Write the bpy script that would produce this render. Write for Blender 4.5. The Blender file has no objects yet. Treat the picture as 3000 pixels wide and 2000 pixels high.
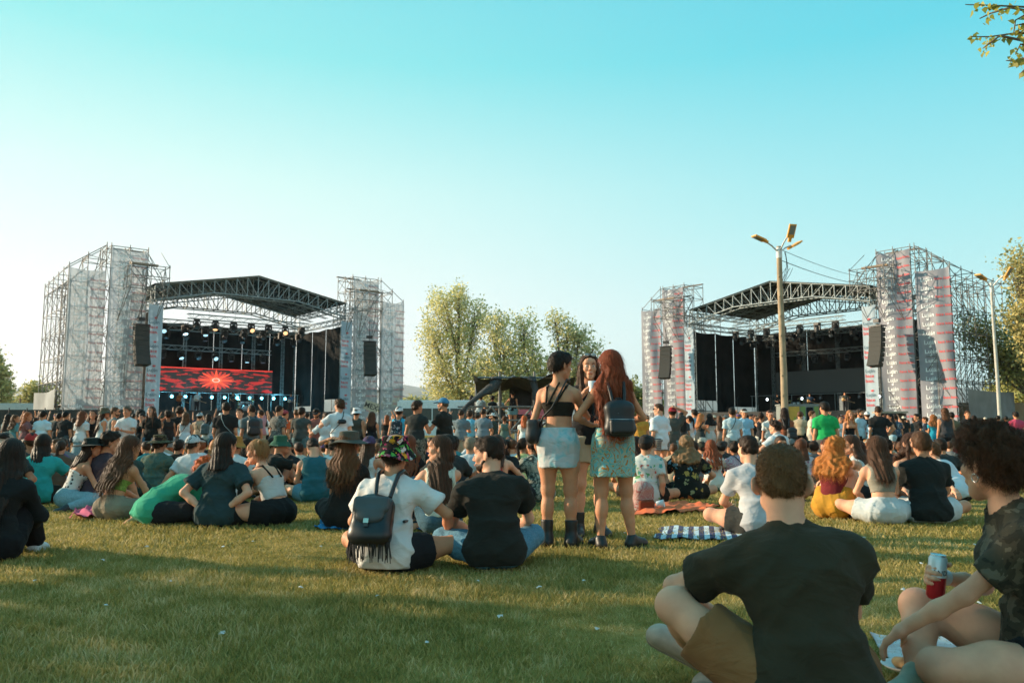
import bpy, math, random
import numpy as np
from math import sin, cos, pi, radians, sqrt
from mathutils import Vector, Matrix, Euler

random.seed(7); RNG = np.random.default_rng(7)
S = bpy.context.scene
COL = bpy.data.collections.new("scene"); S.collection.children.link(COL)

# ---------------------------------------------------------------- camera
CAMH = 1.0; FPX = 2350.0; HOR = 245.0            # eye height, focal length and horizon offset in a 3000 px wide frame
PITCH = math.atan(HOR / FPX)
cam_d = bpy.data.cameras.new("camera"); cam = bpy.data.objects.new("camera", cam_d); COL.objects.link(cam)
cam.location = (0, 0, CAMH); cam.rotation_euler = (pi / 2 + PITCH, 0, 0)
cam_d.sensor_width = 36.0; cam_d.lens = 36.0 * FPX / 3000.0
cam_d.clip_start = 0.1; cam_d.clip_end = 20000.0
cam_d.dof.use_dof = True; cam_d.dof.focus_distance = 6.8; cam_d.dof.aperture_fstop = 5.6
S.camera = cam
S.render.resolution_x = 1024; S.render.resolution_y = 682

# ---------------------------------------------------------------- sky and sun
SUN_AZ = radians(-76)         # measured from +Y (view direction), negative = to the left
SUN_EL = radians(17)
sun_dir = Vector((sin(SUN_AZ) * cos(SUN_EL), cos(SUN_AZ) * cos(SUN_EL), sin(SUN_EL)))
W = bpy.data.worlds.new("World"); S.world = W; W.use_nodes = True
nt = W.node_tree; nt.nodes.clear()
def N(t, k, **kw):
    n = t.nodes.new(k)
    for a, v in kw.items(): setattr(n, a, v)
    return n
wo = N(nt, 'ShaderNodeOutputWorld'); bg = N(nt, 'ShaderNodeBackground')
sky = N(nt, 'ShaderNodeTexSky'); sky.sky_type = 'NISHITA'; sky.sun_disc = False
sky.sun_elevation = SUN_EL; sky.sun_rotation = SUN_AZ; sky.air_density = 1.0; sky.dust_density = 1.2; sky.ozone_density = 1.0
tc = N(nt, 'ShaderNodeTexCoord'); sep = N(nt, 'ShaderNodeSeparateXYZ'); nt.links.new(tc.outputs['Generated'], sep.inputs[0])
def ramp(t, stops, interp='LINEAR'):
    r = N(t, 'ShaderNodeValToRGB'); cr = r.color_ramp; cr.interpolation = interp
    while len(cr.elements) < len(stops): cr.elements.new(0.5)
    for e, (p, c) in zip(cr.elements, stops): e.position = p; e.color = (*c, 1)
    return r
def srgb(r, g, b):
    f = lambda c: (c / 255 / 12.92) if c / 255 <= 0.04045 else ((c / 255 + 0.055) / 1.055) ** 2.4
    return (f(r), f(g), f(b))
# the clear evening sky: elevation gradient on the side of the sun and away from it
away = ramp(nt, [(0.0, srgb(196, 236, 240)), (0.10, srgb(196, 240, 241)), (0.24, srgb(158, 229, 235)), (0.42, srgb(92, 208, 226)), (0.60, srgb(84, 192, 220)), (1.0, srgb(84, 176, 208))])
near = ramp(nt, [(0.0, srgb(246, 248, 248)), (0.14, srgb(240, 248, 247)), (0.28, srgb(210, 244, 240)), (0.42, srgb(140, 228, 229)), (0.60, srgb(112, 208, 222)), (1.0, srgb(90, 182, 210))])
dt = N(nt, 'ShaderNodeVectorMath', operation='DOT_PRODUCT'); nt.links.new(tc.outputs['Generated'], dt.inputs[0])
dt.inputs[1].default_value = (sin(SUN_AZ), cos(SUN_AZ), 0)
mr = N(nt, 'ShaderNodeMapRange'); mr.inputs['From Min'].default_value = -0.40; mr.inputs['From Max'].default_value = 0.68
mr.interpolation_type = 'SMOOTHSTEP'
nt.links.new(dt.outputs['Value'], mr.inputs['Value'])
mx = N(nt, 'ShaderNodeMix', data_type='RGBA')
for r_ in (away, near): nt.links.new(sep.outputs['Z'], r_.inputs[0])
nt.links.new(mr.outputs[0], mx.inputs['Factor']); nt.links.new(away.outputs[0], mx.inputs[6]); nt.links.new(near.outputs[0], mx.inputs[7])
sk = N(nt, 'ShaderNodeMix', data_type='RGBA', blend_type='MIX'); sk.inputs['Factor'].default_value = 0.94
sm = N(nt, 'ShaderNodeVectorMath', operation='SCALE'); sm.inputs[3].default_value = 0.09
nt.links.new(sky.outputs[0], sm.inputs[0]); nt.links.new(sm.outputs[0], sk.inputs[6]); nt.links.new(mx.outputs[2], sk.inputs[7])
anti = ramp(nt, [(0.0, srgb(236, 222, 212)), (0.2, srgb(226, 222, 218)), (0.5, srgb(176, 206, 212)), (1.0, srgb(104, 180, 208))])     # unseen sky behind the camera, opposite the sun, warmed to add fill light
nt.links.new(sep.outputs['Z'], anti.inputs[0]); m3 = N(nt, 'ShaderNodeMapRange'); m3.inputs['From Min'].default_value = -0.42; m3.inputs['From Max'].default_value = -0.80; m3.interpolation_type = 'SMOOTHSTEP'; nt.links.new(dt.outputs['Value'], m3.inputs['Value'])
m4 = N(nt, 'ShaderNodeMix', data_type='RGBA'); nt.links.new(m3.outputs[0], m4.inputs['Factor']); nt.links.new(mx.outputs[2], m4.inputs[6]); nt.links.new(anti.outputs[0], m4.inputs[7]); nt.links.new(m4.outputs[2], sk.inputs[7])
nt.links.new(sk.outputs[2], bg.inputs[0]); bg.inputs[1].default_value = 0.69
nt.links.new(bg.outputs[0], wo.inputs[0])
sun_l = bpy.data.lights.new("sun", 'SUN'); sun_l.energy = 5.0; sun_l.angle = radians(0.6); sun_l.color = (1.0, 0.80, 0.56)
sun_o = bpy.data.objects.new("sun", sun_l); COL.objects.link(sun_o); sun_o.rotation_euler = sun_dir.to_track_quat('Z', 'Y').to_euler()
sun_o.location = (0, 0, 60)
S.view_settings.view_transform = 'Standard'; S.view_settings.look = 'None'; S.view_settings.gamma = 1.0
S.view_settings.exposure = 0.74; S.view_settings.use_curve_mapping = False
S.cycles.use_denoising = True
S.cycles.max_bounces = 6; S.cycles.diffuse_bounces = 3; S.cycles.transparent_max_bounces = 24; S.cycles.volume_bounces = 0
S.cycles.use_adaptive_sampling = True; S.cycles.adaptive_threshold = 0.02
S.cycles.caustics_reflective = False; S.cycles.caustics_refractive = False

# ---------------------------------------------------------------- placing helpers
def smooth(t): t = max(0, min(1, t)); return t * t * (3 - 2 * t)
def gz(x, y):                                   # the lawn falls away gently behind the nearest people
    return -0.30 * smooth((y - 8) / 12.0)
def xat(px, y, z=0.0):
    zc = y * cos(PITCH) + (z - CAMH) * sin(PITCH)
    return (px - 1500.0) * zc / FPX
def zat(py, y):
    t = (1000.0 - py) / FPX
    return CAMH + y * math.tan(PITCH + math.atan(t))
def at(px, py, y):
    z = zat(py, y); return Vector((xat(px, y, z), y, z))

# ---------------------------------------------------------------- objects
def tag(o, label=None, cat=None, group=None, kind=None):
    if label: o['label'] = label
    if cat: o['category'] = cat
    if group: o['group'] = group
    if kind: o['kind'] = kind
    return o
def empty(name, loc=(0, 0, 0), rz=0.0, **k):
    o = bpy.data.objects.new(name, None); COL.objects.link(o); o.empty_display_size = 0.2
    o.location = loc; o.rotation_euler = (0, 0, rz); return tag(o, **k)
def link(name, me, parent=None, mat=None, **k):
    o = bpy.data.objects.new(name, me); COL.objects.link(o)
    if parent is not None: o.parent = parent
    if mat is not None:
        if len(me.materials) == 0: me.materials.append(mat)
        elif me.materials[0] is not mat:
            o.material_slots[0].link = 'OBJECT'; o.material_slots[0].material = mat
    return tag(o, **k)
def npmesh(name, V, F, smooth_=True):
    """V (n,3) array; F (m,k) array of equal sized polygons"""
    me = bpy.data.meshes.new(name); V = np.asarray(V, np.float32); F = np.asarray(F, np.int32)
    k = F.shape[1]
    me.vertices.add(len(V)); me.vertices.foreach_set('co', V.ravel())
    me.loops.add(F.size); me.loops.foreach_set('vertex_index', F.ravel())
    me.polygons.add(len(F)); me.polygons.foreach_set('loop_start', np.arange(0, F.size, k, dtype=np.int32))
    me.polygons.foreach_set('loop_total', np.full(len(F), k, np.int32))
    if smooth_: me.polygons.foreach_set('use_smooth', np.ones(len(F), bool))
    me.update(calc_edges=True); return me

class MB:
    """collects boxes, tubes and polygons into one mesh"""
    def __init__(s): s.v = []; s.f = []; s.sm = []
    def add(s, vs, fs, sm=False):
        b = len(s.v); s.v += [tuple(v) for v in vs]; s.f += [tuple(b + i for i in f) for f in fs]; s.sm += [sm] * len(fs)
    def box(s, c, sz, M=None):
        x, y, z = sz[0] / 2, sz[1] / 2, sz[2] / 2
        vs = [Vector((a * x, b * y, d * z)) for a in (-1, 1) for b in (-1, 1) for d in (-1, 1)]
        if M is not None: vs = [M @ v for v in vs]
        c = Vector(c); vs = [v + c for v in vs]
        s.add(vs, [(0, 1, 3, 2), (4, 6, 7, 5), (0, 4, 5, 1), (2, 3, 7, 6), (0, 2, 6, 4), (1, 5, 7, 3)])
    def tube(s, a, b, r, n=6, r2=None, cap=True):
        a = Vector(a); b = Vector(b); r2 = r if r2 is None else r2
        d = (b - a)
        if d.length < 1e-6: return
        d.normalize(); u = d.orthogonal().normalized(); w = d.cross(u)
        vs = []
        for p, rr in ((a, r), (b, r2)):
            for i in range(n):
                t = 2 * pi * i / n; vs.append(p + (u * cos(t) + w * sin(t)) * rr)
        fs = [(i, (i + 1) % n, n + (i + 1) % n, n + i) for i in range(n)]
        s.add(vs, fs, n > 4)
        if cap: s.add(vs[:n], [tuple(range(n - 1, -1, -1))]); s.add(vs[n:], [tuple(range(n))])
    def path(s, pts, r, n=6, cap=True):
        pts = [Vector(p) for p in pts]; m = len(pts)
        rs = r if hasattr(r, '__len__') else [r] * m
        vs = []; u = None
        for i, p in enumerate(pts):
            d = (pts[min(i + 1, m - 1)] - pts[max(i - 1, 0)])
            if d.length < 1e-9: d = Vector((0, 0, 1))
            d.normalize()
            u = d.orthogonal().normalized() if u is None else (u - d * u.dot(d)).normalized()
            w = d.cross(u)
            for k in range(n):
                t = 2 * pi * k / n; vs.append(p + (u * cos(t) + w * sin(t)) * rs[i])
        fs = [(i * n + k, i * n + (k + 1) % n, (i + 1) * n + (k + 1) % n, (i + 1) * n + k) for i in range(m - 1) for k in range(n)]
        s.add(vs, fs, True)
        if cap: s.add(vs[:n], [tuple(range(n - 1, -1, -1))]); s.add(vs[-n:], [tuple(range(n))])
    def lathe(s, prof, n=16, M=None, cap=True):
        vs = []
        for r, z in prof:
            for k in range(n):
                t = 2 * pi * k / n; v = Vector((r * cos(t), r * sin(t), z)); vs.append(M @ v if M is not None else v)
        m = len(prof)
        fs = [(i * n + k, i * n + (k + 1) % n, (i + 1) * n + (k + 1) % n, (i + 1) * n + k) for i in range(m - 1) for k in range(n)]
        s.add(vs, fs, True)
        if cap: s.add(vs[:n], [tuple(range(n - 1, -1, -1))]); s.add(vs[-n:], [tuple(range(n))])
    def ball(s, c, r, n=10, m=6):
        rr = r if hasattr(r, '__len__') else (r, r, r); c = Vector(c)
        vs = [c + Vector((0, 0, -rr[2]))]
        for i in range(1, m):
            p = -pi / 2 + pi * i / m
            for k in range(n): vs.append(c + Vector((rr[0] * cos(p) * cos(2 * pi * k / n), rr[1] * cos(p) * sin(2 * pi * k / n), rr[2] * sin(p))))
        vs.append(c + Vector((0, 0, rr[2])))
        fs = [(0, 1 + (k + 1) % n, 1 + k) for k in range(n)]
        for i in range(m - 2):
            for k in range(n): fs.append((1 + i * n + k, 1 + i * n + (k + 1) % n, 1 + (i + 1) * n + (k + 1) % n, 1 + (i + 1) * n + k))
        e = len(vs) - 1; b = 1 + (m - 2) * n
        fs += [(b + k, b + (k + 1) % n, e) for k in range(n)]
        s.add(vs, fs, True)
    def mesh(s, name):
        me = bpy.data.meshes.new(name); me.from_pydata([tuple(v) for v in s.v], [], s.f)
        me.polygons.foreach_set('use_smooth', s.sm); me.update(); return me
    def build(s, name, mat, parent=None, **k): return link(name, s.mesh(name), parent, mat, **k)

# ---------------------------------------------------------------- materials
MATS = {}
def nodemat(key, fn):
    if key in MATS: return MATS[key]
    m = bpy.data.materials.new(str(key)[:60]); m.use_nodes = True; t = m.node_tree; t.nodes.clear()
    out = N(t, 'ShaderNodeOutputMaterial'); p = N(t, 'ShaderNodeBsdfPrincipled'); t.links.new(p.outputs[0], out.inputs[0])
    fn(t, p, out, lambda a, b: t.links.new(a, b)); MATS[key] = m; return m
def coords(t, kind='Object', scale=(1, 1, 1)):
    c = N(t, 'ShaderNodeTexCoord'); m = N(t, 'ShaderNodeMapping'); m.inputs['Scale'].default_value = scale
    t.links.new(c.outputs[kind], m.inputs[0]); return m.outputs[0]
def noise(t, co, scale, detail=3, rough=0.5, dist=0.0):
    n = N(t, 'ShaderNodeTexNoise'); n.inputs['Scale'].default_value = scale; n.inputs['Detail'].default_value = detail
    n.inputs['Roughness'].default_value = rough; n.inputs['Distortion'].default_value = dist
    if co is not None: t.links.new(co, n.inputs['Vector'])
    return n
def bump(t, h, p, strength=0.3, dist=0.01):
    b = N(t, 'ShaderNodeBump'); b.inputs['Strength'].default_value = strength; b.inputs['Distance'].default_value = dist
    t.links.new(h, b.inputs['Height']); t.links.new(b.outputs[0], p.inputs['Normal']); return b
def varied(t, col, fac, amt=0.25):
    """col, darkened and lightened by amt following fac"""
    r = ramp(t, [(0.25, tuple(c * (1 - amt) for c in col)), (0.75, tuple(min(1, c * (1 + amt)) for c in col))])
    t.links.new(fac, r.inputs[0]); return r.outputs[0]
def plain(name, col, rough=0.7, metal=0.0, amt=0.15, scale=6.0, spec=0.5, bmp=0.0):
    def fn(t, p, out, L):
        co = coords(t); n = noise(t, co, scale, 4)
        L(varied(t, col, n.outputs[0], amt), p.inputs['Base Color'])
        p.inputs['Roughness'].default_value = rough; p.inputs['Metallic'].default_value = metal; p.inputs['Specular IOR Level'].default_value = spec
        if bmp: bump(t, n.outputs[0], p, 0.4, bmp)
    return nodemat((name, col, rough, metal), fn)
# ---------------------------------------------------------------- implicit surfaces: smooth unions turned into one continuous mesh
def _v(a): return np.array(tuple(a), np.float32)
def cone(a, b, ra, rb, k=None): return ('c', _v(a), _v(b), ra, rb, k)
def fcone(a, b, ra, rb, k=None, sy=1.0): return ('f', _v(a), _v(b), ra, rb, k, sy)
def ell(c, r, R=None, k=None): return ('e', _v(c), _v(r), None if R is None else np.array(R, np.float32), k)
def bx(c, h, rad, R=None, k=None): return ('b', _v(c), _v(h), rad, None if R is None else np.array(R, np.float32), k)
def _bounds(p):
    if p[0] in 'cf':
        r = max(p[3], p[4]) * (1.05 if p[0] == 'c' else 1.2); return np.minimum(p[1], p[2]) - r, np.maximum(p[1], p[2]) + r
    r = np.full(3, max(p[2])) if p[3 if p[0] == 'e' else 4] is not None else p[2]
    if p[0] == 'b' and p[4] is not None: r = np.full(3, float(np.linalg.norm(p[2])))
    return p[1] - r, p[1] + r
def _dist(p, x, y, z):
    if p[0] == 'c':
        a, b = p[1], p[2]; d = b - a; L2 = float(d @ d) + 1e-9
        px, py, pz = x - a[0], y - a[1], z - a[2]
        t = np.clip((px * d[0] + py * d[1] + pz * d[2]) / L2, 0, 1)
        return np.sqrt((px - t * d[0]) ** 2 + (py - t * d[1]) ** 2 + (pz - t * d[2]) ** 2) - (p[3] + t * (p[4] - p[3]))
    if p[0] == 'f':
        a, b = p[1], p[2]; d = b - a; L = float(np.sqrt(d @ d)) + 1e-9; d = d / L; sy = p[6]
        px, py, pz = x - a[0], y - a[1], z - a[2]
        t = px * d[0] + py * d[1] + pz * d[2]
        qy = (py - t * d[1]) / sy
        rad = np.sqrt((px - t * d[0]) ** 2 + qy ** 2 + (pz - t * d[2]) ** 2) - (p[3] + np.clip(t / L, 0, 1) * (p[4] - p[3]))
        return np.maximum(rad, np.maximum(-t, t - L))
    if p[0] == 'e':
        c, r, R = p[1], p[2], p[3]
        qx, qy, qz = x - c[0], y - c[1], z - c[2]
        if R is not None: qx, qy, qz = (R[0, 0] * qx + R[1, 0] * qy + R[2, 0] * qz, R[0, 1] * qx + R[1, 1] * qy + R[2, 1] * qz, R[0, 2] * qx + R[1, 2] * qy + R[2, 2] * qz)
        k0 = np.sqrt((qx / r[0]) ** 2 + (qy / r[1]) ** 2 + (qz / r[2]) ** 2)
        k1 = np.sqrt((qx / r[0] ** 2) ** 2 + (qy / r[1] ** 2) ** 2 + (qz / r[2] ** 2) ** 2) + 1e-6
        return np.where(k0 < 0.02, -min(r), k0 * (k0 - 1) / k1)
    c, h, rad, R = p[1], p[2], p[3], p[4]
    qx, qy, qz = x - c[0], y - c[1], z - c[2]
    if R is not None: qx, qy, qz = (R[0, 0] * qx + R[1, 0] * qy + R[2, 0] * qz, R[0, 1] * qx + R[1, 1] * qy + R[2, 1] * qz, R[0, 2] * qx + R[1, 2] * qy + R[2, 2] * qz)
    qx, qy, qz = np.abs(qx) - h[0] + rad, np.abs(qy) - h[1] + rad, np.abs(qz) - h[2] + rad
    return np.sqrt(np.maximum(qx, 0) ** 2 + np.maximum(qy, 0) ** 2 + np.maximum(qz, 0) ** 2) + np.minimum(np.maximum(qx, np.maximum(qy, qz)), 0) - rad
_CO = np.array([(i, j, k) for i in (0, 1) for j in (0, 1) for k in (0, 1)])
_ED = [(a, b) for a in range(8) for b in range(a + 1, 8) if bin(a ^ b).count('1') == 1]
def iso(prims, h, k=0.03, subs=(), clips=(), disp=None, box=None, inflate=0.0):
    """prims joined by a smooth union, subs cut out, clips = (point, normal) kept on the side of the normal"""
    if box is None:
        B = [_bounds(p) for p in prims]
        lo = np.min([b[0] for b in B], 0) - inflate - 3 * h; hi = np.max([b[1] for b in B], 0) + inflate + 3 * h
    else: lo, hi = _v(box[0]), _v(box[1])
    n = np.ceil((hi - lo) / h).astype(int) + 1
    ax = [(lo[i] + h * np.arange(n[i])).astype(np.float32) for i in range(3)]
    F = np.full(n, 1.0, np.float32)
    def part(p, m):
        b = _bounds(p); s = []
        for i in range(3):
            i0 = int(np.floor((b[0][i] - m - lo[i]) / h)); i1 = int(np.ceil((b[1][i] + m - lo[i]) / h)) + 1
            i0 = max(0, i0); i1 = min(n[i], i1)
            if i1 <= i0: return None
            s.append(slice(i0, i1))
        s = tuple(s)
        return s, _dist(p, ax[0][s[0], None, None], ax[1][None, s[1], None], ax[2][None, None, s[2]])
    for p in prims:
        kk = p[5] if p[0] in 'cf' else p[4 if p[0] == 'e' else 5]
        kk = k if kk is None else kk
        r = part(p, kk + 2.5 * h + inflate)
        if r is None: continue
        s, d = r; d = d - inflate; f = F[s]
        q = np.maximum(kk - np.abs(f - d), 0) / max(kk, 1e-6)
        F[s] = np.minimum(f, d) - q * q * kk * 0.25
    if disp is not None:
        X, Y, Z = ax[0][:, None, None], ax[1][None, :, None], ax[2][None, None, :]
        F = F + disp(X, Y, Z)
    for p in subs:
        r = part(p, 0.03 + 2 * h)
        if r is None: continue
        s, d = r; F[s] = np.maximum(F[s], -d)
    for c, nn in clips:
        F = np.maximum(F, -((ax[0][:, None, None] - c[0]) * nn[0] + (ax[1][None, :, None] - c[1]) * nn[1] + (ax[2][None, None, :] - c[2]) * nn[2]))
    I = F < 0
    cs = I[:-1, :-1, :-1].astype(np.int8)
    for (i, j, l) in _CO[1:]: cs = cs + I[i:n[0] - 1 + i, j:n[1] - 1 + j, l:n[2] - 1 + l]
    C = np.argwhere((cs > 0) & (cs < 8))
    if len(C) == 0: return np.zeros((0, 3), np.float32), np.zeros((0, 4), np.int32)
    idx = np.full(cs.shape, -1, np.int32); idx[C[:, 0], C[:, 1], C[:, 2]] = np.arange(len(C))
    vals = np.stack([F[C[:, 0] + o[0], C[:, 1] + o[1], C[:, 2] + o[2]] for o in _CO], 1)
    P = np.zeros((len(C), 3)); cnt = np.zeros(len(C))
    for a, b in _ED:
        va, vb = vals[:, a], vals[:, b]; m = (va < 0) != (vb < 0)
        t = np.where(m, va / np.where(m, va - vb, 1), 0)[:, None]
        P += np.where(m[:, None], _CO[a] + (_CO[b] - _CO[a]) * t, 0); cnt += m
    V = (lo + (C + P / cnt[:, None]) * h).astype(np.float32)
    Q = []
    for d in range(3):
        s0 = [slice(None)] * 3; s1 = [slice(None)] * 3; s0[d] = slice(0, -1); s1[d] = slice(1, None)
        A, Bm = I[tuple(s0)], I[tuple(s1)]
        E = np.argwhere(A != Bm); u, w = (d + 1) % 3, (d + 2) % 3
        ok = (E[:, u] > 0) & (E[:, w] > 0) & (E[:, u] < n[u] - 1) & (E[:, w] < n[w] - 1); E = E[ok]
        if len(E) == 0: continue
        def g(du, dw):
            c = E.copy(); c[:, u] -= du; c[:, w] -= dw; return idx[c[:, 0], c[:, 1], c[:, 2]]
        q = np.stack([g(1, 1), g(0, 1), g(0, 0), g(1, 0)], 1)
        fl = ~A[E[:, 0], E[:, 1], E[:, 2]]; q[fl] = q[fl][:, ::-1]; Q.append(q)
    Fc = np.concatenate(Q); Fc = Fc[(Fc >= 0).all(1)]
    return V, Fc
def join(parts):
    V = []; F = []; b = 0
    for v, f in parts:
        if len(v) == 0: continue
        V.append(v); F.append(f + b); b += len(v)
    return np.concatenate(V), np.concatenate(F)
def wob(a, f, seed=0, ax=(1, 1, 1)):
    """cheap 3-D wrinkle field"""
    o = seed * 1.7
    def fn(x, y, z):
        u = x * ax[0] * f; v = y * ax[1] * f; w = z * ax[2] * f
        return a * (np.sin(u + 1.7 * np.sin(w * 0.7 + o) + o) * np.sin(v * 1.1 + np.sin(u * 0.6) + 2 * o) + 0.7 * np.sin(w + 1.3 * np.sin(v * 0.8 + o) + 1.9 * np.sin(u * .37 + o))) * 0.6
    return fn
# ---------------------------------------------------------------- people: one continuous body, clothes and hair as children
def RX(a): return np.array(Matrix.Rotation(radians(a), 3, 'X'), np.float32)
def RY(a): return np.array(Matrix.Rotation(radians(a), 3, 'Y'), np.float32)
def RZ(a): return np.array(Matrix.Rotation(radians(a), 3, 'Z'), np.float32)
def nrm(v): v = np.asarray(v, float); return v / (np.linalg.norm(v) + 1e-9)
def ik(root, tgt, l1, l2, hint):
    root = np.asarray(root, float); tgt = np.asarray(tgt, float); d = tgt - root; L = np.linalg.norm(d)
    L2 = min(max(L, abs(l1 - l2) + .02), (l1 + l2) * .995); dn = d / (L + 1e-9); tgt = root + dn * L2
    a = (l1 * l1 - l2 * l2 + L2 * L2) / (2 * L2); h = sqrt(max(l1 * l1 - a * a, 0))
    hv = np.asarray(hint, float); hv = hv - dn * (hv @ dn); hv = nrm(hv)
    return root + dn * a + hv * h, tgt
ARMS = {  # right hand, relative to the neck base: target, elbow hint, palm normal, finger curl
    'down': ((.235, .03, -.60), (.3, -1, 0), (-1, 0, 0), 18), 'downf': ((.21, .12, -.57), (.4, -1, 0), (-1, 0, 0), 25),
    'front': ((.07, .30, -.30), (.8, -.3, -1), (0, .2, 1), 35), 'phone': ((.05, .27, -.16), (.8, -.3, -1), (-.4, -.8, .2), 40),
    'hip': ((.20, .03, -.47), (1, -.5, 0), (-1, 0, 0), 40), 'fold': ((-.10, .19, -.26), (1, .1, -.8), (0, -1, 0), 30),
    'mouth': ((.03, .20, .08), (.9, .2, -1), (-.5, -.8, 0), 50), 'up': ((.22, .22, .38), (1, -.2, .2), (0, 1, 0), 30),
    'head': ((.10, -.02, .27), (1, .2, .3), (-.5, .5, -1), 30), 'knee': ((.30, .30, -.34), (.8, -.4, -.3), (0, 0, -1), 30),
    'lap': ((.07, .26, -.42), (1, -.3, -.3), (0, 0, -1), 30), 'out': ((.36, .36, -.12), (.5, -.4, -1), (0, 0, 1), 30),
    'back': ((.30, -.30, -.53), (.6, -.8, .2), (0, 0, -1), 8), 'hug': ((-.02, .40, -.30), (1, .2, -.4), (0, 0, -1), 35),
    'chin': ((.05, .17, .0), (.6, .3, -1), (-.3, -1, 0), 55), 'waistback': ((.13, -.12, -.36), (1, -.35, .05), (0, 1, 0), 12),
    'reach': ((.26, .50, -.20), (.6, -.3, -1), (0, 0, -1), 30),
}
def skel(p):
    F = p.get('sex', 'f') == 'f'; kind = p.get('pose', 'stand'); st = kind in ('stand', 'walk')
    J = {'F': F, 'st': st}
    lean = p.get('lean', 0 if st else 4); cur = p.get('curve', 3 if st else 11); tilt = p.get('tilt', 0); tw = p.get('twist', 0)
    P = np.array((0, 0, .905 if st else .118)); J['P'] = P
    R0 = RZ(0) @ RY(tilt * .5) @ RX(-lean); R1 = RZ(-tw * .5) @ RY(tilt) @ RX(-(lean + cur)); R2 = RZ(-tw) @ RY(tilt) @ RX(-(lean + 1.7 * cur))
    U0, U1, U2 = R0[:, 2], R1[:, 2], R2[:, 2]
    waist = P + U0 * .17; chest = waist + U1 * .17; Nk = chest + U2 * .175
    J.update(R0=R0, R1=R1, R2=R2, waist=waist, chest=chest, N=Nk)
    hy, hp, hr = p.get('hy', 0), p.get('hp', 0), p.get('hr', 0)
    nd = nrm(U2 * .5 + np.array((0, 0, .6)) + RZ(-hy)[:, 1] * sin(radians(hp)) * .45)
    RH = RZ(-(hy + tw)) @ RY(hr) @ RX(-hp); J['RH'] = RH; J['H'] = Nk + nd * .165 + RH[:, 1] * .012
    sw = (.148 if F else .172) * p.get('broad', 1); sh = p.get('shrug', 0)
    J['A'] = {}
    for s, nm in ((-1, 'L'), (1, 'R')):
        S0 = Nk + R2 @ np.array((s * sw, 0, -.082 + sh))
        a = p.get('arm' + nm, p.get('arms', 'down' if st else 'knee'))
        if isinstance(a, str): a = ARMS[a]
        tgt, hint, pn, curl = a
        tw_ = RZ(-tw)
        t3 = np.array(tgt if len(tgt) == 3 else tgt[:3], float)
        if len(tgt) == 4: T = t3                                      # absolute in the body's own frame
        else: T = Nk + tw_ @ (t3 * (s, 1, 1))
        E, Wr = ik(S0, T, .285 if not F else .27, .25 if not F else .235, tw_ @ (np.array(hint, float) * (s, 1, 1)))
        J['A'][nm] = (S0, E, Wr, tw_ @ (np.array(pn, float) * (s, 1, 1)), curl, s)
    hw = .095 if F else .09
    L = {}
    if kind == 'stand': d = {'L': ((-.10, .015, .49), (-.105, -.02, .085), (-.15, 1, 0)), 'R': ((.10, .03, .49), (.11, .0, .085), (.2, 1, 0))}
    elif kind == 'walk': d = {'L': ((-.09, .17, .50), (-.09, .20, .09), (0, 1, 0)), 'R': ((.09, -.02, .47), (.09, -.26, .17), (0, 1, -.5))}
    elif kind == 'cross': d = {'L': ((-.36, .27, .17), (.06, .38, .06), (.8, .3, 0)), 'R': ((.36, .27, .15), (-.08, .30, .06), (-.8, .3, 0))}
    elif kind == 'knees': d = {'L': ((-.13, .28, .45), (-.12, .46, .07), (0, 1, -.1)), 'R': ((.13, .28, .45), (.12, .46, .07), (0, 1, -.1))}
    elif kind == 'long': d = {'L': ((-.12, .42, .20), (-.10, .82, .07), (-.2, .3, 1)), 'R': ((.12, .42, .18), (.14, .82, .07), (.2, .3, 1))}
    elif kind == 'side': d = {'L': ((-.20, .38, .12), (.16, .52, .06), (.8, .1, 0)), 'R': ((.30, .30, .12), (.46, -.08, .06), (.3, -1, 0))}
    elif kind == 'kneel': d = {'L': ((-.12, .38, .10), (-.12, -.02, .06), (0, -1, 0)), 'R': ((.12, .38, .10), (.12, -.02, .06), (0, -1, 0))}
    elif kind == 'mixed': d = {'L': ((-.16, .30, .43), (-.12, .50, .07), (0, 1, -.1)), 'R': ((.36, .26, .15), (-.04, .34, .06), (-.8, .3, 0))}
    d.update(p.get('legs', {}))
    for s, nm in ((-1, 'L'), (1, 'R')):
        K, A, td = d[nm]; Hp = P + np.array((s * hw, 0, 0)); L[nm] = (Hp, np.array(K, float), np.array(A, float), nrm(td), s)
    J['L'] = L
    return J
def torso(J, big=1.0):
    F = J['F']; P, Wst, Ch, Nk = J['P'], J['waist'], J['chest'], J['N']; R0, R1, R2 = J['R0'], J['R1'], J['R2']
    up = R2[:, 2]; b = big
    T = [ell(P + R0 @ (0, -.012, .025), (.150 * b if F else .145 * b, .112, .125), R0),
         ell(Wst, ((.118 if F else .142) * b, (.088 if F else .108) * b, .15), R1),
         ell(Ch + R2 @ (0, 0, .01), ((.142 if F else .170) * b, .102 if F else .118, .165), R2)]
    for nm in 'LR':
        S0 = J['A'][nm][0]; s = J['A'][nm][5]
        T += [cone(Nk - up * .085, S0 - up * .015, .062, .044 if F else .052), cone(Nk + up * .015, S0 + up * .006, .036, .034 if F else .038)]
        T += [ell(P + R0 @ (s * .075, -.045, .0), (.088, .095, .095), R0)]
        T += [ell(Ch + R2 @ (s * .07, -.055, .045), (.07, .045, .09), R2)]          # shoulder blades
        if F: T += [ell(Ch + R2 @ (s * .065, .085, .03), (.058, .055, .06), R2)]
    return T
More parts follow.
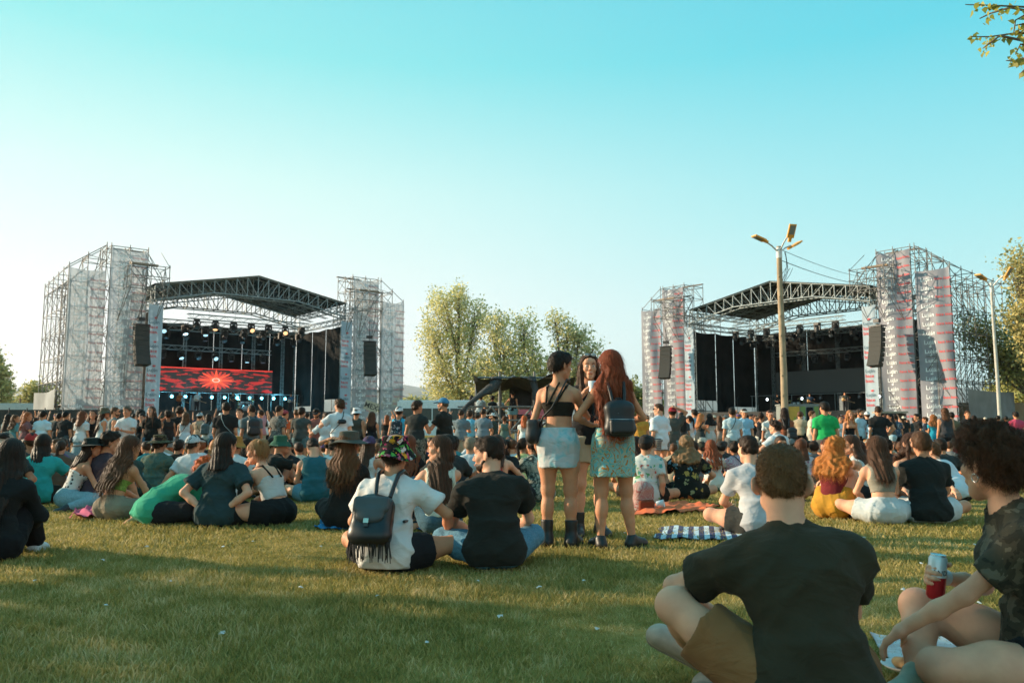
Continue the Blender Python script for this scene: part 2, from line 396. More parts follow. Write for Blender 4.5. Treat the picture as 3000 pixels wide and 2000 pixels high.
def hand(J, nm, full=True):
    S0, E, Wr, pn, curl, s = J['A'][nm]
    d = nrm(Wr - E); n = np.array(pn) - d * (np.array(pn) @ d); n = nrm(n if np.linalg.norm(n) > .05 else np.cross(d, (0, 0, 1)))
    bend = radians(min(curl, 40) * .35); d2 = nrm(d * cos(bend) + n * sin(bend)); n = nrm(n - d2 * (n @ d2)); d = d2
    w = np.cross(d, n); R = np.stack([w, d, n], 1); fs = .92 if J['F'] else 1.0
    pr = [bx(Wr + d * .052 * fs, (.038 * fs, .046 * fs, .0145), .013, R, .01), cone(E + (Wr - E) * .72, Wr + d * .02, .028 * fs, .024 * fs, .02)]
    for i, (o, ln) in enumerate(((.029, .066), (.0105, .076), (-.0095, .071), (-.029, .055))):
        q = Wr + d * .092 * fs + w * s * o * fs; a = radians(curl * .5 + i * 3 + (2 - i) * 2); dd = d + w * s * o * 2.0
        for j, f in enumerate((.45, .32, .26)):
            e = q + nrm(dd * cos(a) + n * sin(a)) * ln * f * fs
            pr.append(cone(q, e, .0088 - j * .0009, .0082 - j * .0009, .005)); q = e; a += radians(curl * .85)
    q = Wr + d * .022 * fs + w * s * .026 * fs + n * .006; dd = nrm(d * .75 + w * s * .62 + n * (.25 + curl / 90))
    e = q + dd * .042; pr.append(cone(q, e, .0135, .0105, .012)); dd = nrm(dd + d * .5 + n * curl / 90); pr.append(cone(e, e + dd * .032, .010, .0085, .004))
    return pr
def arms(J, hands=True, upto=1.0):
    F = J['F']; pr = []
    for nm in 'LR':
        S0, E, Wr, pn, curl, s = J['A'][nm]; m = (S0 + E) / 2
        pr += [ell(S0 + (E - S0) * .12, (.050 if not F else .042,) * 3), cone(S0, E, .047 if not F else .039, .037 if not F else .031, .025), cone(E, E * .55 + Wr * .45, .037 if not F else .031, .038 if not F else .031, .02), cone(E * .55 + Wr * .45, Wr, .036 if not F else .030, .0245 if not F else .0215, .02)]
        if hands: pr += [ell(Wr + nrm(Wr - E) * .07, (.03, .03, .03)), cone(Wr, Wr + nrm(Wr - E) * .13, .028, .015)]
    return pr
def legs(J, infl=0.0):
    F = J['F']; pr = []
    for nm in 'LR':
        Hp, K, A, td, s = J['L'][nm]
        hd = nrm(K - Hp); cd = nrm(A - K)
        back = nrm(-hd + cd * .0 + (cd - hd) * .0); bk = nrm(np.cross(np.cross(cd, td), cd)) if abs(cd @ td) < .98 else -hd
        pr += [cone(Hp + hd * .02, Hp + hd * .20, .092, .083, .04), cone(Hp + hd * .20, K, .083, .055, .04), ell(K, (.056, .056, .056)), cone(K, K * .35 + A * .65, .050, .043, .03), cone(K * .35 + A * .65, A, .042, .033, .02),
               ell(K * .68 + A * .32 - bk * .018, (.050, .050, .05), None, .04), ell(K * .55 + A * .45 - bk * .012, (.045, .045, .045), None, .04)]
    return pr
def foot(J, nm, fat=0.0):
    Hp, K, A, td, s = J['L'][nm]; dn = nrm(A - K); t = nrm(td - dn * 0)
    # the sole lies along td, the heel below the ankle
    sd = np.cross(t, nrm(dn - t * (dn @ t)) if abs(dn @ t) < .95 else (0, 0, 1)); sd = nrm(sd); dw = nrm(np.cross(sd, t)); dw = dw if dw @ dn > 0 else -dw
    hl = A + dw * .045 - t * .03
    return [cone(A, hl, .036 + fat, .034 + fat), ell(hl, (.034 + fat,) * 3), cone(hl + t * .02 + dw * .002, A + t * .13 + dw * .052, .036 + fat, .031 + fat), ell(A + t * .135 + dw * .055, (.038 + fat, .038 + fat, .028 + fat)), cone(A + t * .0 + dw * .01, A + t * .12 + dw * .045, .036 + fat, .03 + fat)]
def head(J):
    R, H = J['RH'], J['H']; F = J['F']; j = .92 if F else 1.0
    g = lambda *q: H + R @ np.array(q, float)
    E = lambda c, r, k=.02: ell(g(*c), r, R, k)
    pr = [E((0, -.014, .035), (.076, .096, .088)), E((0, .022, -.02), (.062 * j, .072, .085)), cone(g(0, .040, -.085), g(0, .062, -.100), .032 * j, .024 * j, .03),
          cone(g(-.045 * j, .005, -.06), g(0, .060, -.095), .026, .022, .025), cone(g(.045 * j, .005, -.06), g(0, .060, -.095), .026, .022, .025),
          E((0, .070, .045), (.052, .028, .034), .02), E((-.037, .060, -.022), (.024, .026, .024), .02), E((.037, .060, -.022), (.024, .026, .024), .02),
          cone(g(0, .092, .012), g(0, .110 if F else .113, -.024), .0062 if F else .0075, .0092 if F else .0115, .012), E((-.010 if F else -.011, .100, -.029), (.0075 if F else .0085, .010, .006), .006), E((.010 if F else .011, .100, -.029), (.0075 if F else .0085, .010, .006), .006),
          E((0, .088, -.060), (.026, .014, .018), .012), E((0, .094, -.055), (.021, .0085, .0055), .005), E((0, .093, -.0655), (.018, .009, .0062), .005)]
    for s in (-1, 1):
        pr += [ell(g(s * .083, -.016, -.006), (.0085, .023, .033), R @ RZ(s * 42) @ RX(12), .006), ell(g(s * .093, -.030, -.002), (.0055, .010, .027), R @ RZ(s * 45), .004)]
    sub = [ell(g(-.031, .100, .006), (.017, .012, .0095), R), ell(g(.031, .100, .006), (.017, .012, .0095), R), ell(g(-.084, -.002, -.004), (.005, .008, .014), R), ell(g(.084, -.002, -.004), (.005, .008, .014), R)]
    nk = J['N']; u = J['R2'][:, 2]
    neck = [cone(nk - u * .03, g(0, -.030, -.040), .064 if not F else .050, .058 if not F else .043, .03)]
    return pr, neck, sub
def strands(V, Fc, n, ln, w, curl=0.0, rng=None, down=(0, 0, -1), lift=.3, part=None):
    rng = rng or RNG; a, b, c = V[Fc[:, 0]], V[Fc[:, 1]], V[Fc[:, 2]]
    nn = np.cross(b - a, c - a); nn /= (np.linalg.norm(nn, axis=1, keepdims=True) + 1e-9)
    i = rng.integers(0, len(Fc), n); p = (a + (c - a) * rng.random((len(a), 1)))[i]; nn = nn[i]
    dn = np.array(down, float) + rng.normal(0, .22, (n, 3)) + nn * lift; t = dn - nn * (dn * nn).sum(1, keepdims=True) * .85; t /= np.linalg.norm(t, axis=1, keepdims=True) + 1e-9
    m = 5; L = ln * (.5 + rng.random((n, 1))); sd = np.cross(t, nn); sd /= np.linalg.norm(sd, axis=1, keepdims=True) + 1e-9
    ph = rng.random((n, 1)) * 6.28; pts = []
    for k in range(m):
        q = k / (m - 1); o = p + t * L * q + nn * (.001 + lift * .05 * q * L / .05 * .4) + np.array((0, 0, -1)) * L * q * q * .25
        if curl: o = o + (sd * np.sin(ph + q * 9) + nn * (np.cos(ph + q * 9) + 1)) * curl * (0.3 + q)
        pts.append(o)
    V2 = []
    for k in range(m):
        ww = w * (1 - .8 * k / (m - 1)); V2 += [pts[k] - sd * ww, pts[k] + sd * ww]
    V2 = np.stack(V2, 1).reshape(-1, 3); base = np.arange(n)[:, None] * 2 * m
    Q = np.concatenate([np.concatenate([base + 2 * k, base + 2 * k + 1, base + 2 * k + 3, base + 2 * k + 2], 1) for k in range(m - 1)])
    return V2.astype(np.float32), Q.astype(np.int32)
def hairmesh(J, p, D):
    st = p['hair'][0]; R, H = J['RH'], J['H']; g = lambda *q: H + R @ np.array(q, float)
    hh = (.012, .009, .0055)[D]; out = []; rng = np.random.default_rng(abs(hash(str(p.get('seed', 3)))) % 9999 if False else p.get('seed', 3))
    t = {'buzz': .004, 'short': .012, 'bob': .018, 'long': .012, 'wavy': .014, 'curly': .018, 'curlylong': .024, 'bun': .008, 'pony': .007, 'fade': .008, 'afro': .05, 'braid': .008, 'halfup': .010}[st]
    pr = [ell((0, -.016, .036), (.079 + t, .099 + t, .090 + t)), ell((0, -.045, .0), (.072 + t, .068 + t, .07 + t), None, .02)]
    if st in ('short', 'curly', 'afro'): pr.append(ell((0, .045, .085), (.06 + t * .5, .05 + t * .3, .035 + t), None, .03))
    if st == 'fade': pr = [ell((0, -.016, .036), (.0785, .099, .091)), ell((0, -.052, -.004), (.060, .058, .046), None, .02), ell((0, .0, .085), (.060, .085, .045), None, .03)]
    hl = p.get('hairline', .0); lowb = -.040 if st in ('fade', 'buzz') else -.058 if st in ('short', 'fade', 'buzz', 'curly') else -.10
    clips = [((0, .0, .006 + hl), (0, -.78, 1) if st not in ('bob', 'long', 'wavy', 'curlylong', 'halfup') else (0, -.95, .8)), ((0, 0, lowb), (0, -.12 if st in ('fade', 'buzz') else -.3, 1))]
    if st in ('curly', 'afro', 'curlylong'): dsp = wob(.012, 75, p.get('seed', 3)); 
    elif st in ('wavy', 'long', 'halfup', 'pony', 'bun', 'bob', 'braid'):
        def dsp(x, y, z): return .0022 * np.sin(np.arctan2(x, -y - .02 + 0 * z) * 26 + 2.2 * np.sin(z * 30) + 0 * z)
    else: dsp = wob(.004, 90, p.get('seed', 3))
    esub = [ell((s * .088, -.008, -.012), (.024, .030, .034)) for s in (-1, 1)] if D and st in ('fade', 'short', 'buzz') else []
    V, Fc = iso(pr, hh, .02, subs=esub, clips=clips, disp=dsp if D else None); V = V @ np.array(R).T + H; out.append((V.astype(np.float32), Fc))
    N_, R2 = J['N'], J['R2']; bk = -R2[:, 1]; fl = []
    if st in ('long', 'wavy', 'curlylong', 'halfup', 'bob'):
        ln = p['hair'][2] if len(p['hair']) > 2 else .30
        if st == 'bob': ln = .05
        wd = {'curlylong': .155, 'wavy': .135, 'bob': .085}.get(st, .085); n = 7
        for i in range(n):
            u = (i - (n - 1) / 2) / ((n - 1) / 2); a = u * 1.25
            q0 = g(.074 * sin(a), -.012 - .088 * cos(a), .02); q1 = g(.082 * sin(a), -.020 - .092 * cos(a), -.07)
            lo = N_ + np.array((u * wd + rng.normal(0, .006), 0, 0)); z1 = -.02 - ln * (1 - .18 * abs(u)) * (.93 + .1 * rng.random())
            q2 = lo + bk * .125 * (1 - .45 * abs(u)) + np.array((0, 0, -.02)); q3 = N_ + R2 @ np.array((u * wd * .95, 0, z1)) + bk * .170 * (1 - .12 * abs(u)); q3[2] = min(q3[2], N_[2] + z1 * .9)
            rr = .030 if st != 'curlylong' else .045
            fl += [cone(q0, q1, .026, rr), cone(q1, q2, rr, rr)] + ([cone(q2, q3, rr, .010 if st != 'curlylong' else .03)] if ln > .03 else [])
        for s in p.get('front', ()):                                 # locks falling in front of a shoulder
            q1 = g(s * .080, .03, -.04); q2 = N_ + R2 @ np.array((s * .085, .075, -.02)); q3 = N_ + R2 @ np.array((s * .10, .12, -ln * .8))
            fl += [cone(g(s * .075, .02, .04), q1, .016, .018), cone(q1, q2, .020, .022), cone(q2, q3, .022, .008)]
    if st == 'pony':
        ln = p['hair'][2] if len(p['hair']) > 2 else .25; q = g(0, -.115, .05); fl += [cone(q, g(0, -.15, -.02), .020, .026), cone(g(0, -.15, -.02), N_ + bk * .14 + np.array((0, 0, -ln * .6)), .028, .024), cone(N_ + bk * .14 + np.array((0, 0, -ln * .6)), N_ + bk * .14 + np.array((0, 0, -ln)), .024, .006)]
    if st == 'braid':
        q = g(0, -.10, -.03); e = N_ + bk * .14 + np.array((0, 0, -.22))
        for i in range(8): c = q + (e - q) * i / 7; fl += [ell(c + np.array(((-1) ** i * .008, 0, 0)), (.020, .020, .022))]
    if st == 'bun': 
        b = p.get('bunpos', (0, -.10, .075)); fl += [ell(g(*b), (.036, .036, .034))]
        if p.get('buns'): fl = [ell(g(s * .05, -.07, .095), (.026, .026, .026)) for s in (-1, 1)]
    if fl:
        if st == 'curlylong': d2 = wob(.014, 62, p.get('seed', 5))
        elif st == 'wavy':
            def d2(x, y, z): return .0055 * np.sin(x * 150 + 3.4 * np.sin(z * 24 + y * 9) + y * 40) + .004 * np.sin(z * 40 + x * 25)
        else:
            def d2(x, y, z): return .0035 * np.sin(x * 190 + 1.5 * np.sin(z * 8) + y * 60)
        V, Fc = iso(fl, hh * 1.15, .022, disp=d2 if D else None); out.append((V, Fc))
    V, Fc = join(out)
    if D >= 1:
        n = int(p.get('nstr', {1: 500, 2: 1800}[D])); cu = {'curly': .010, 'curlylong': .012, 'wavy': .006, 'afro': .010}.get(st, 0)
        ln = {'buzz': .010, 'short': .022, 'fade': .008, 'curly': .022, 'curlylong': .06, 'wavy': .09, 'long': .10, 'afro': .04}.get(st, .06)
        sv, sf = strands(V, Fc, n, ln, (.0016, .0011)[D - 1], cu, rng, (0, 0, -.15) if st in ('fade', 'buzz') else (0, 0, -1), lift={'short': .7, 'buzz': .9, 'curly': .35, 'afro': 1.2, 'fade': .6}.get(st, .18))
        V, Fc = join([(V, Fc), (sv, sf)])
    return V, Fc
def tops(J, p, D):
    k = p['top'][0]; h = (.024, .015, .011)[D]; T = torso(J, p.get('big', 1)); st = J['st']; F = J['F']; P, R0, R1, R2, Nk = J['P'], J['R0'], J['R1'], J['R2'], J['N']
    U0, U1, U2 = R0[:, 2], R1[:, 2], R2[:, 2]; clips = []; subs = []; inf = .012; kk = .05
    wr = wob(.0045 if D else .003, 17, p.get('seed', 3), (1, 1, 2.1)); w2 = wob(.0030, 34, p.get('seed', 3) + 2, (1.2, 1, 1))
    fa = (.0, .006, .009)[D] * p.get('folds', 1); sd_ = p.get('seed', 3)
    disp = (lambda x, y, z: wr(x, y, z + x * .6) + w2(x, y, z) - fa * (1 - np.abs(np.sin(15 * z + 11 * np.abs(x) + 1.8 * np.sin(9 * x + sd_) + 1.2 * np.sin(8 * z + sd_ * 2)))) ** 3 - fa * .7 * (1 - np.abs(np.sin(13 * x - 6 * z + 1.5 * np.sin(11 * z + sd_)))) ** 4 + fa * .5) if D else None
    low = p.get('hem', -.05 if st else -.09)
    sl = {'tee': .60, 'polo': .66, 'long': 2, 'dress': .35, 'cropt': .5, 'cap': .3, 'big': .8}.get(k, 0)
    if k in ('tee', 'polo', 'long', 'dress', 'cap', 'big', 'tank', 'vest'):
        inf = .014 if k not in ('tank', 'vest') else .010
        T = T + [ell(P + U0 * .06, ((.155 if F else .158) * p.get('big', 1), .122, .17), R0), fcone(J['waist'], P + U0 * (low + .02), .125 if F else .14, .145 if F else .15, .06, .85)]
        clips.append((P + U0 * low, U0))
        if not st: clips.append(((0, 0, .012), (0, 0, 1))); T += [ell(P + R0 @ (s * .080, -.035, .01), (.112 * p.get('big', 1), .112, .112), R0) for s in (-1, 1)] if low < 0 else []
    if k in ('crop', 'bra', 'tube', 'halter', 'cropt'):
        lo, hi = {'crop': (.10, 9), 'bra': (.20, 9), 'tube': (.20, .34), 'halter': (.12, 9), 'cropt': (.12, 9)}[k]
        lo, hi = p.get('band', (lo, hi)); inf = .007 if k != 'cropt' else .014; kk = .04; clips.append((J['waist'] + U1 * (lo - .17), U1))
        if hi < 1: clips.append((J['waist'] + U1 * (hi - .17), -U1))
        wr = wob(.0015, 30, 2); disp = (lambda x, y, z: wr(x, y, z)) if D else None
    if k in ('tank', 'crop', 'bra', 'halter', 'vest'):
        top = {'tank': .09, 'vest': .10, 'crop': .13, 'bra': .17, 'halter': .17}[k]
        clips.append((Nk - U2 * top + R2 @ (0, 0, 0), -U2)) if k in ('bra', 'halter') else None
        for nm in 'LR':
            S0, s = J['A'][nm][0], J['A'][nm][5]; subs.append(ell(S0 + R2 @ (s * .035, 0, -.03), (.062, .16, .10), R2))
        if k in ('tank', 'crop', 'vest'): subs.append(ell(Nk + R2 @ (0, .05, .0), (.075, .10, .09), R2)); subs.append(ell(Nk + R2 @ (0, -.06, .03), (.07, .06, .07), R2))
    for nm in 'LR':
        S0, E, Wr, pn, c, s = J['A'][nm]
        if sl and sl <= 1: r0, r1 = (.041, .048) if F else (.052, .062); r1 += p.get('slv', 0); T += [fcone(S0 + (E - S0) * .02, S0 + (E - S0) * sl, r0, r1, .03), ell(S0 + (E - S0) * .08, (r0,) * 3)]
        elif sl: T += [fcone(S0, E, .046, .042, .03), fcone(E, Wr, .042, .030, .03), ell(E, (.043,) * 3), ell(S0 + (E - S0) * .08, (.048,) * 3)]
    if k != 'tube': subs.append(ell(Nk + R2 @ (0, .012, .045), (.062, .062, .055), R2))
    if k == 'dress' and st: T.append(fcone(P + U0 * .1, P - np.array((0, 0, .38)), .13, .21, .05, .85)); clips = []; 
    if k == 'dress' and not st: T.append(ell((0, .10, .12), (.30, .30, .14))); clips = [((0, 0, .01), (0, 0, 1))]
    T = T + p.get('extra_top', [])
    V, Fc = iso(T, h, kk, subs=subs, clips=clips, disp=disp, inflate=inf); out = [('top', V, Fc)]
    sp = []
    if k in ('bra', 'halter', 'tube') and p.get('straps'):
        for a, b in p['straps']: sp += [cone(Nk + R2 @ np.array(a), Nk + R2 @ np.array(b), .010, .010)]
    if k == 'polo':
        mb = MB(); cen = Nk + U2 * .012
        ring = [cen + R2 @ np.array((.072 * cos(a), .066 * sin(a) - .005, .020 + .012 * (-sin(a)))) for a in np.linspace(0, 2 * pi, 21)]
        mb.path(ring, .012, 6); out.append(('collar', mb, None))
    return out, sp
def bottoms(J, p, D):
    k = p['bot'][0]; h = (.024, .015, .011)[D]; st = J['st']; F = J['F']; P, R0 = J['P'], J['R0']; U0 = R0[:, 2]
    big = p.get('big', 1); T = [ell(P + R0 @ (0, -.012, .03), ((.152 if F else .148) * big, .114, .125), R0)]
    T.append(ell(J['waist'] - U0 * .03, (.122 if F else .142, .092 if F else .108, .12), R0) if st else ell(P + U0 * .05, ((.140 if F else .146) * big, .105, .11 + p.get('rise', 0) * .3), R0))
    f = {'shorts': .50, 'long_shorts': .72, 'trousers': 2, 'jeans': 2, 'mini': .32, 'leggings': 2, 'skirt': 0, 'longskirt': 0}[k]; loose = .006 if k in ('jeans', 'leggings', 'mini') else .012 if k == 'long_shorts' else .022
    for nm in 'LR':
        Hp, K, A, td, s = J['L'][nm]; hd = K - Hp; T.append(ell(P + R0 @ (s * .075, -.045, .0), (.090, .097, .097), R0))
        if f == 2: T += [cone(Hp, K, .086 + loose, .056 + loose, .04), cone(K, A - nrm(A - K) * .04, .052 + loose, .040 + loose, .04)] + (legs(J) if s > 0 else [])
        elif f: T += [ell(Hp, (.10, .10, .10)), fcone(Hp, Hp + hd * f, .098 + loose, .080 + loose + .012 * (1 - f), .04)]
    if k == 'skirt': T.append(fcone(P + U0 * .13, P - np.array((0, 0, p.get('sklen', .30))), .135, p.get('skw', .20), .04, .82)); T += [ell(P + R0 @ (s * .07, .0, -.06), (.105, .115, .16), R0) for s in (-1, 1)]
    if k == 'longskirt': T.append(fcone(P + U0 * .13, P - np.array((0, 0, .62)), .128, .25, .04, .85))
    up = p.get('rise', .13 if F else .09)
    clips = [(P + U0 * up, -U0)] if st else []
    if not st: clips.append(((0, 0, .006), (0, 0, 1)))
    wr = wob((.004, .004, .0055)[D], 24, p.get('seed', 3) + 5, (1, 1.3, 1.3)); disp = (lambda x, y, z: wr(x, y, z) - .006 * (1 - np.abs(np.sin(34 * x + 22 * y + 16 * z + 1.5 * np.sin(12 * z)))) ** 3) if D else None
    V, Fc = iso(T, h, .045, clips=clips, disp=disp, inflate=.008); return [(k if k in ('skirt', 'jeans', 'leggings', 'trousers', 'shorts') else {'mini': 'shorts', 'long_shorts': 'shorts', 'longskirt': 'skirt'}[k], V, Fc)]
def hatmesh(J, p, D):
    k = p['hat'][0]; R, H = J['RH'], J['H']; h = (.014, .010, .006)[D]
    if k in ('cap', 'capback', 'beanie'):
        V, Fc = iso([ell((0, -.014, .040), (.094, .112, .098)), ell((0, -.03, .02), (.09, .098, .06))], h, .03, clips=[((0, 0, .030), (0, -.12, 1))])
        s = -1 if k == 'capback' else 1; parts = [(V, Fc)]
        if k != 'beanie': parts.append(iso([ell((0, s * .125, .040), (.075, .085, .009), RX(-s * 10)), ell((0, s * .11, .044), (.07, .07, .010), RX(-s * 8))], h * .6, .01))
        V, Fc = join(parts)
    else:
        br = {'bucket': .148, 'boonie': .185, 'wide': .215}[k]; dr = {'bucket': .070, 'boonie': .035, 'wide': .02}[k]
        cr = fcone((0, -.014, .045), (0, -.014, .128), .106, .092, .01); V1, F1 = iso([cr, ell((0, -.014, .125), (.088, .09, .018), None, .02)], h, .02, disp=wob(.0025, 40, 2) if D else None)
        mb = MB(); n = 40; vs = []; fs = []
        for j in range(5):
            q = j / 4
            for i in range(n):
                a = 2 * pi * i / n; r = .100 + (br - .100) * q; w = 1 + .05 * sin(a * 3 + 1) * q; z = .052 - dr * q ** 1.1 + .012 * q * sin(2 * a + p.get('seed', 3)) + .008 * q * sin(3 * a)
                vs.append((r * cos(a) * w * .96, r * sin(a) * w * 1.08 - .014, z))
        for j in range(4):
            for i in range(n): fs.append((j * n + i, j * n + (i + 1) % n, (j + 1) * n + (i + 1) % n, (j + 1) * n + i))
        V2 = np.array(vs, np.float32); F2 = np.array(fs, np.int32); V3 = V2 + np.array((0, 0, .005), np.float32)
        rim = np.array([(4 * n + i, 4 * n + (i + 1) % n, 4 * n + (i + 1) % n + len(V2), 4 * n + i + len(V2)) for i in range(n)], np.int32)
        V, Fc = join([(V1, F1), (np.concatenate([V2, V3]), np.concatenate([F2[:, ::-1], F2 + len(V2), rim]))])
    return (V @ np.array(R).T + H).astype(np.float32), Fc
def facebits(J, p):
    R, H = J['RH'], J['H']; g = lambda *q: Vector(H + R @ np.array(q, float)); o = []
    for s in (-1, 1):
        e = MB(); ir = MB(); br = MB()
        e.ball(g(s * .031, .0775, .006), .0125, 10, 6); ir.ball(g(s * .0305, .0870, .0055), .0058, 8, 5)
        br.path([g(s * .014, .0985, .026), g(s * .030, .0965, .0305), g(s * .046, .083, .027)], [.0022, .0034, .0016], 5)
        o += [('eye', e, 'eyewhite'), ('iris', ir, 'iris'), ('eyebrow', br, 'brow')]
    li = MB(); li.path([g(-.024, .089, -.061), g(-.009, .1015, -.062), g(.009, .1015, -.062), g(.024, .089, -.061)], [.002, .0078, .0078, .002], 6)
    o.append(('lips', li, 'lip')); return o
def buildperson(p, D):
    """returns a list of (part, mesh, material); the first is the body"""
    J = skel(p); hb = (.026, .016, .0115)[D]; out = []
    body = torso(J, p.get('big', 1)) + arms(J, hands=(D == 0)) + legs(J); hd, nk, sub = head(J)
    shoe = p.get('shoe', ('shoe', (.03, .03, .035)))
    if shoe is None or D == 0 and shoe is None:
        for nm in 'LR': body += foot(J, nm)
    V, Fc = iso(body + nk, hb, .03); parts = [(V, Fc)]
    parts.append(iso(hd + nk, (.016, .0085, .0052)[D], .02, subs=sub if D else ()))
    if D:
        for nm in 'LR': parts.append(iso(hand(J, nm), (.02, .0075, .005)[D], .008))
    V, Fc = join(parts); out.append(('person', npmesh('body', V, Fc), skin(p.get('skin', 1))))
    if p.get('bot'):
        for n, V, Fc in bottoms(J, p, D): out.append((n, npmesh(n, V, Fc), cloth(p['bot'][1])))
    strapm = None
    if p.get('top'):
        tp, sp = tops(J, p, D); nm_ = {'tee': 't_shirt', 'polo': 'polo_shirt', 'long': 'long_sleeved_shirt', 'dress': 'dress', 'tank': 'tank_top', 'vest': 'tank_top', 'crop': 'crop_top', 'cropt': 'crop_top', 'bra': 'crop_top', 'tube': 'tube_top', 'halter': 'halter_top', 'cap': 'blouse', 'big': 't_shirt'}[p['top'][0]]
        for n, V, Fc in tp:
            if isinstance(V, MB): out.append(('collar', V.mesh('collar'), cloth(p['top'][1])))
            else: out.append((nm_, npmesh(nm_, V, Fc), cloth(p['top'][1])))
        if sp:
            V, Fc = iso(sp, .006 if D else .012, .01); out.append(('shoulder_strap', npmesh('shoulder_strap', V, Fc), cloth(p.get('strapc', p['top'][1]))))
    if p.get('hair') and p['hair'][0] != 'bald': V, Fc = hairmesh(J, p, D); out.append(('hair', npmesh('hair', V, Fc), hairmat(p['hair'][1])))
    if p.get('hat'): V, Fc = hatmesh(J, p, D); out.append(({'cap': 'cap', 'capback': 'cap', 'beanie': 'beanie'}.get(p['hat'][0], 'hat'), npmesh('hat', V, Fc), cloth(p['hat'][1])))
    if shoe is not None:
        kind, c = shoe
        for nm in 'LR':
            pr = foot(J, nm, .009)
            if kind == 'boot': Hp, K, A, td, s = J['L'][nm]; pr += [fcone(A - nrm(A - K) * .15, A, .056, .050, .03)] + foot(J, nm, .016)
            V, Fc = iso(pr, (.022, .013, .009)[D], .02, clips=[((0, 0, .004), (0, 0, 1))]); out.append(('boot' if kind == 'boot' else 'shoe', npmesh('shoe', V, Fc), leather(c)))
            if D == 2:
                Hp, K, A, td, s = J['L'][nm]; dn = nrm(A - K); sd = nrm(np.cross(td, dn)); dw = nrm(np.cross(sd, td)); dw = dw if dw @ dn > 0 else -dw
                V, Fc = iso([cone(A + dw * .075 - td * .03, A + td * .135 + dw * .082, .046, .046)], .008, .01, clips=[(A + dw * .068, dw), (A + dw * .090, -dw), ((0, 0, .002), (0, 0, 1))])
                if len(V): out.append(('sole', npmesh('sole', V, Fc), plain('sole', (.30, .24, .19) if c[0] > .1 else (.02, .02, .02), .8)))
    if D and p.get('face', p.get('_face', 1)):
        for n, mb, m in facebits(J, p): out.append((n, mb.mesh(n), facemat(m, p)))
    if D and p.get('beard'):
        R, H = J['RH'], J['H']
        V, Fc = iso([ell((0, .045, -.078), (.056, .052, .045)), cone((-.066, .0, -.03), (-.05, .02, -.07), .014, .022), cone((.066, .0, -.03), (.05, .02, -.07), .014, .022), cone((-.022, .097, -.048), (.022, .097, -.048), .008, .008)], .008 if D == 1 else .006, .02, clips=[((0, 0, -.030), (0, -.25, -1))], subs=[ell((0, .105, -.061), (.024, .012, .010))], disp=wob(.0025, 120, 1))
        V = V @ np.array(R).T + H; out.append(('beard', npmesh('beard', V, Fc), hairmat(p['hair'][1])))
    if p.get('glasses'):
        R, H = J['RH'], J['H']; g = lambda *q: Vector(H + R @ np.array(q, float)); mb = MB(); RM = Matrix([list(r) for r in R.tolist()])
        for s in (-1, 1):
            mb.ball(g(s * .032, .099, .006), (.024, .024, .019), 10, 6); mb.path([g(s * .055, .092, .012), g(s * .078, .05, .012), g(s * .083, -.01, .006)], .0028, 5)
        mb.path([g(-.01, .108, .010), g(.01, .108, .010)], .003, 5); out.append(('sunglasses', mb.mesh('sunglasses'), plain('lens', (.012, .010, .010), .15)))
    return J, out
PEOPLE = []
def put(parts, px, y, yaw, ht=1.7, label=None, group=None, z=None, fix=None, cat='person'):
    sc = ht / 1.7
    gx = xat(px, y, 0.5) if fix is None else fix[0]
    zz = gz(gx, y) if z is None else z
    o = None
    for i, (n, me, m) in enumerate(parts):
        if i == 0:
            o = link('person', me, None, m, label=label, cat=cat, group=group); o.location = (gx, y, zz); o.rotation_euler = (0, 0, radians(-yaw)); o.scale = (sc,) * 3; root = o
        else:
            if n == 'iris': link(n, me, last, m); continue
            last = link(n, me, root, m, kind='stuff' if n == 'hair' else None)
    PEOPLE.append(root); return root
def person(px, s, yaw, p, label, ht=1.7, D=1, z=None, group=None):
    fy = (yaw + p.get('hy', 0) + p.get('twist', 0)) % 360; p['_face'] = 60 < fy < 300
    J, parts = buildperson(p, D); y = FPX / s
    root = put(parts, px, y, yaw, ht, label, group, z)
    M = Matrix.Translation(root.location) @ Matrix.Rotation(radians(-yaw), 4, 'Z') @ Matrix.Scale(ht / 1.7, 4)
    return root, J, M
# ---- materials of people
SK = [(.74, .40, .26), (.60, .29, .165), (.40, .18, .095), (.24, .10, .055)]
def skin(i):
    c = SK[i]
    def fn(t, p, out, L):
        co = coords(t); n = noise(t, co, 9, 4); n2 = noise(t, co, 70, 2)
        r = ramp(t, [(.3, (c[0] * .84, c[1] * .76, c[2] * .74)), (.7, (min(1, c[0] * 1.08), c[1] * 1.02, c[2] * .98))]); L(n.outputs[0], r.inputs[0]); L(r.outputs[0], p.inputs['Base Color'])
        p.inputs['Roughness'].default_value = .6; p.inputs['Specular IOR Level'].default_value = .25
        p.inputs['Subsurface Weight'].default_value = .08; p.inputs['Subsurface Radius'].default_value = (.02, .007, .004); p.inputs['Subsurface Scale'].default_value = .6
        bump(t, n2.outputs[0], p, .3, .003)
    return nodemat(('skin', i), fn)
def hairmat(c):
    def fn(t, p, out, L):
        co = coords(t, 'Object', (90, 90, 6)); n = noise(t, co, 1.6, 3, .6, .6); c2 = (c[0] * 1.35, c[1] * 1.02, c[2] * .72); r = ramp(t, [(.3, tuple(x * .5 for x in c2)), (.62, c2), (.85, (min(1, c2[0] * 2 + .014), min(1, c2[1] * 1.8 + .007), min(1, c2[2] * 1.5 + .003)))])
        L(n.outputs[0], r.inputs[0]); L(r.outputs[0], p.inputs['Base Color']); p.inputs['Roughness'].default_value = .55; p.inputs['Specular IOR Level'].default_value = .22
        bump(t, n.outputs[0], p, .5, .004)
    return nodemat(('hair', c), fn)
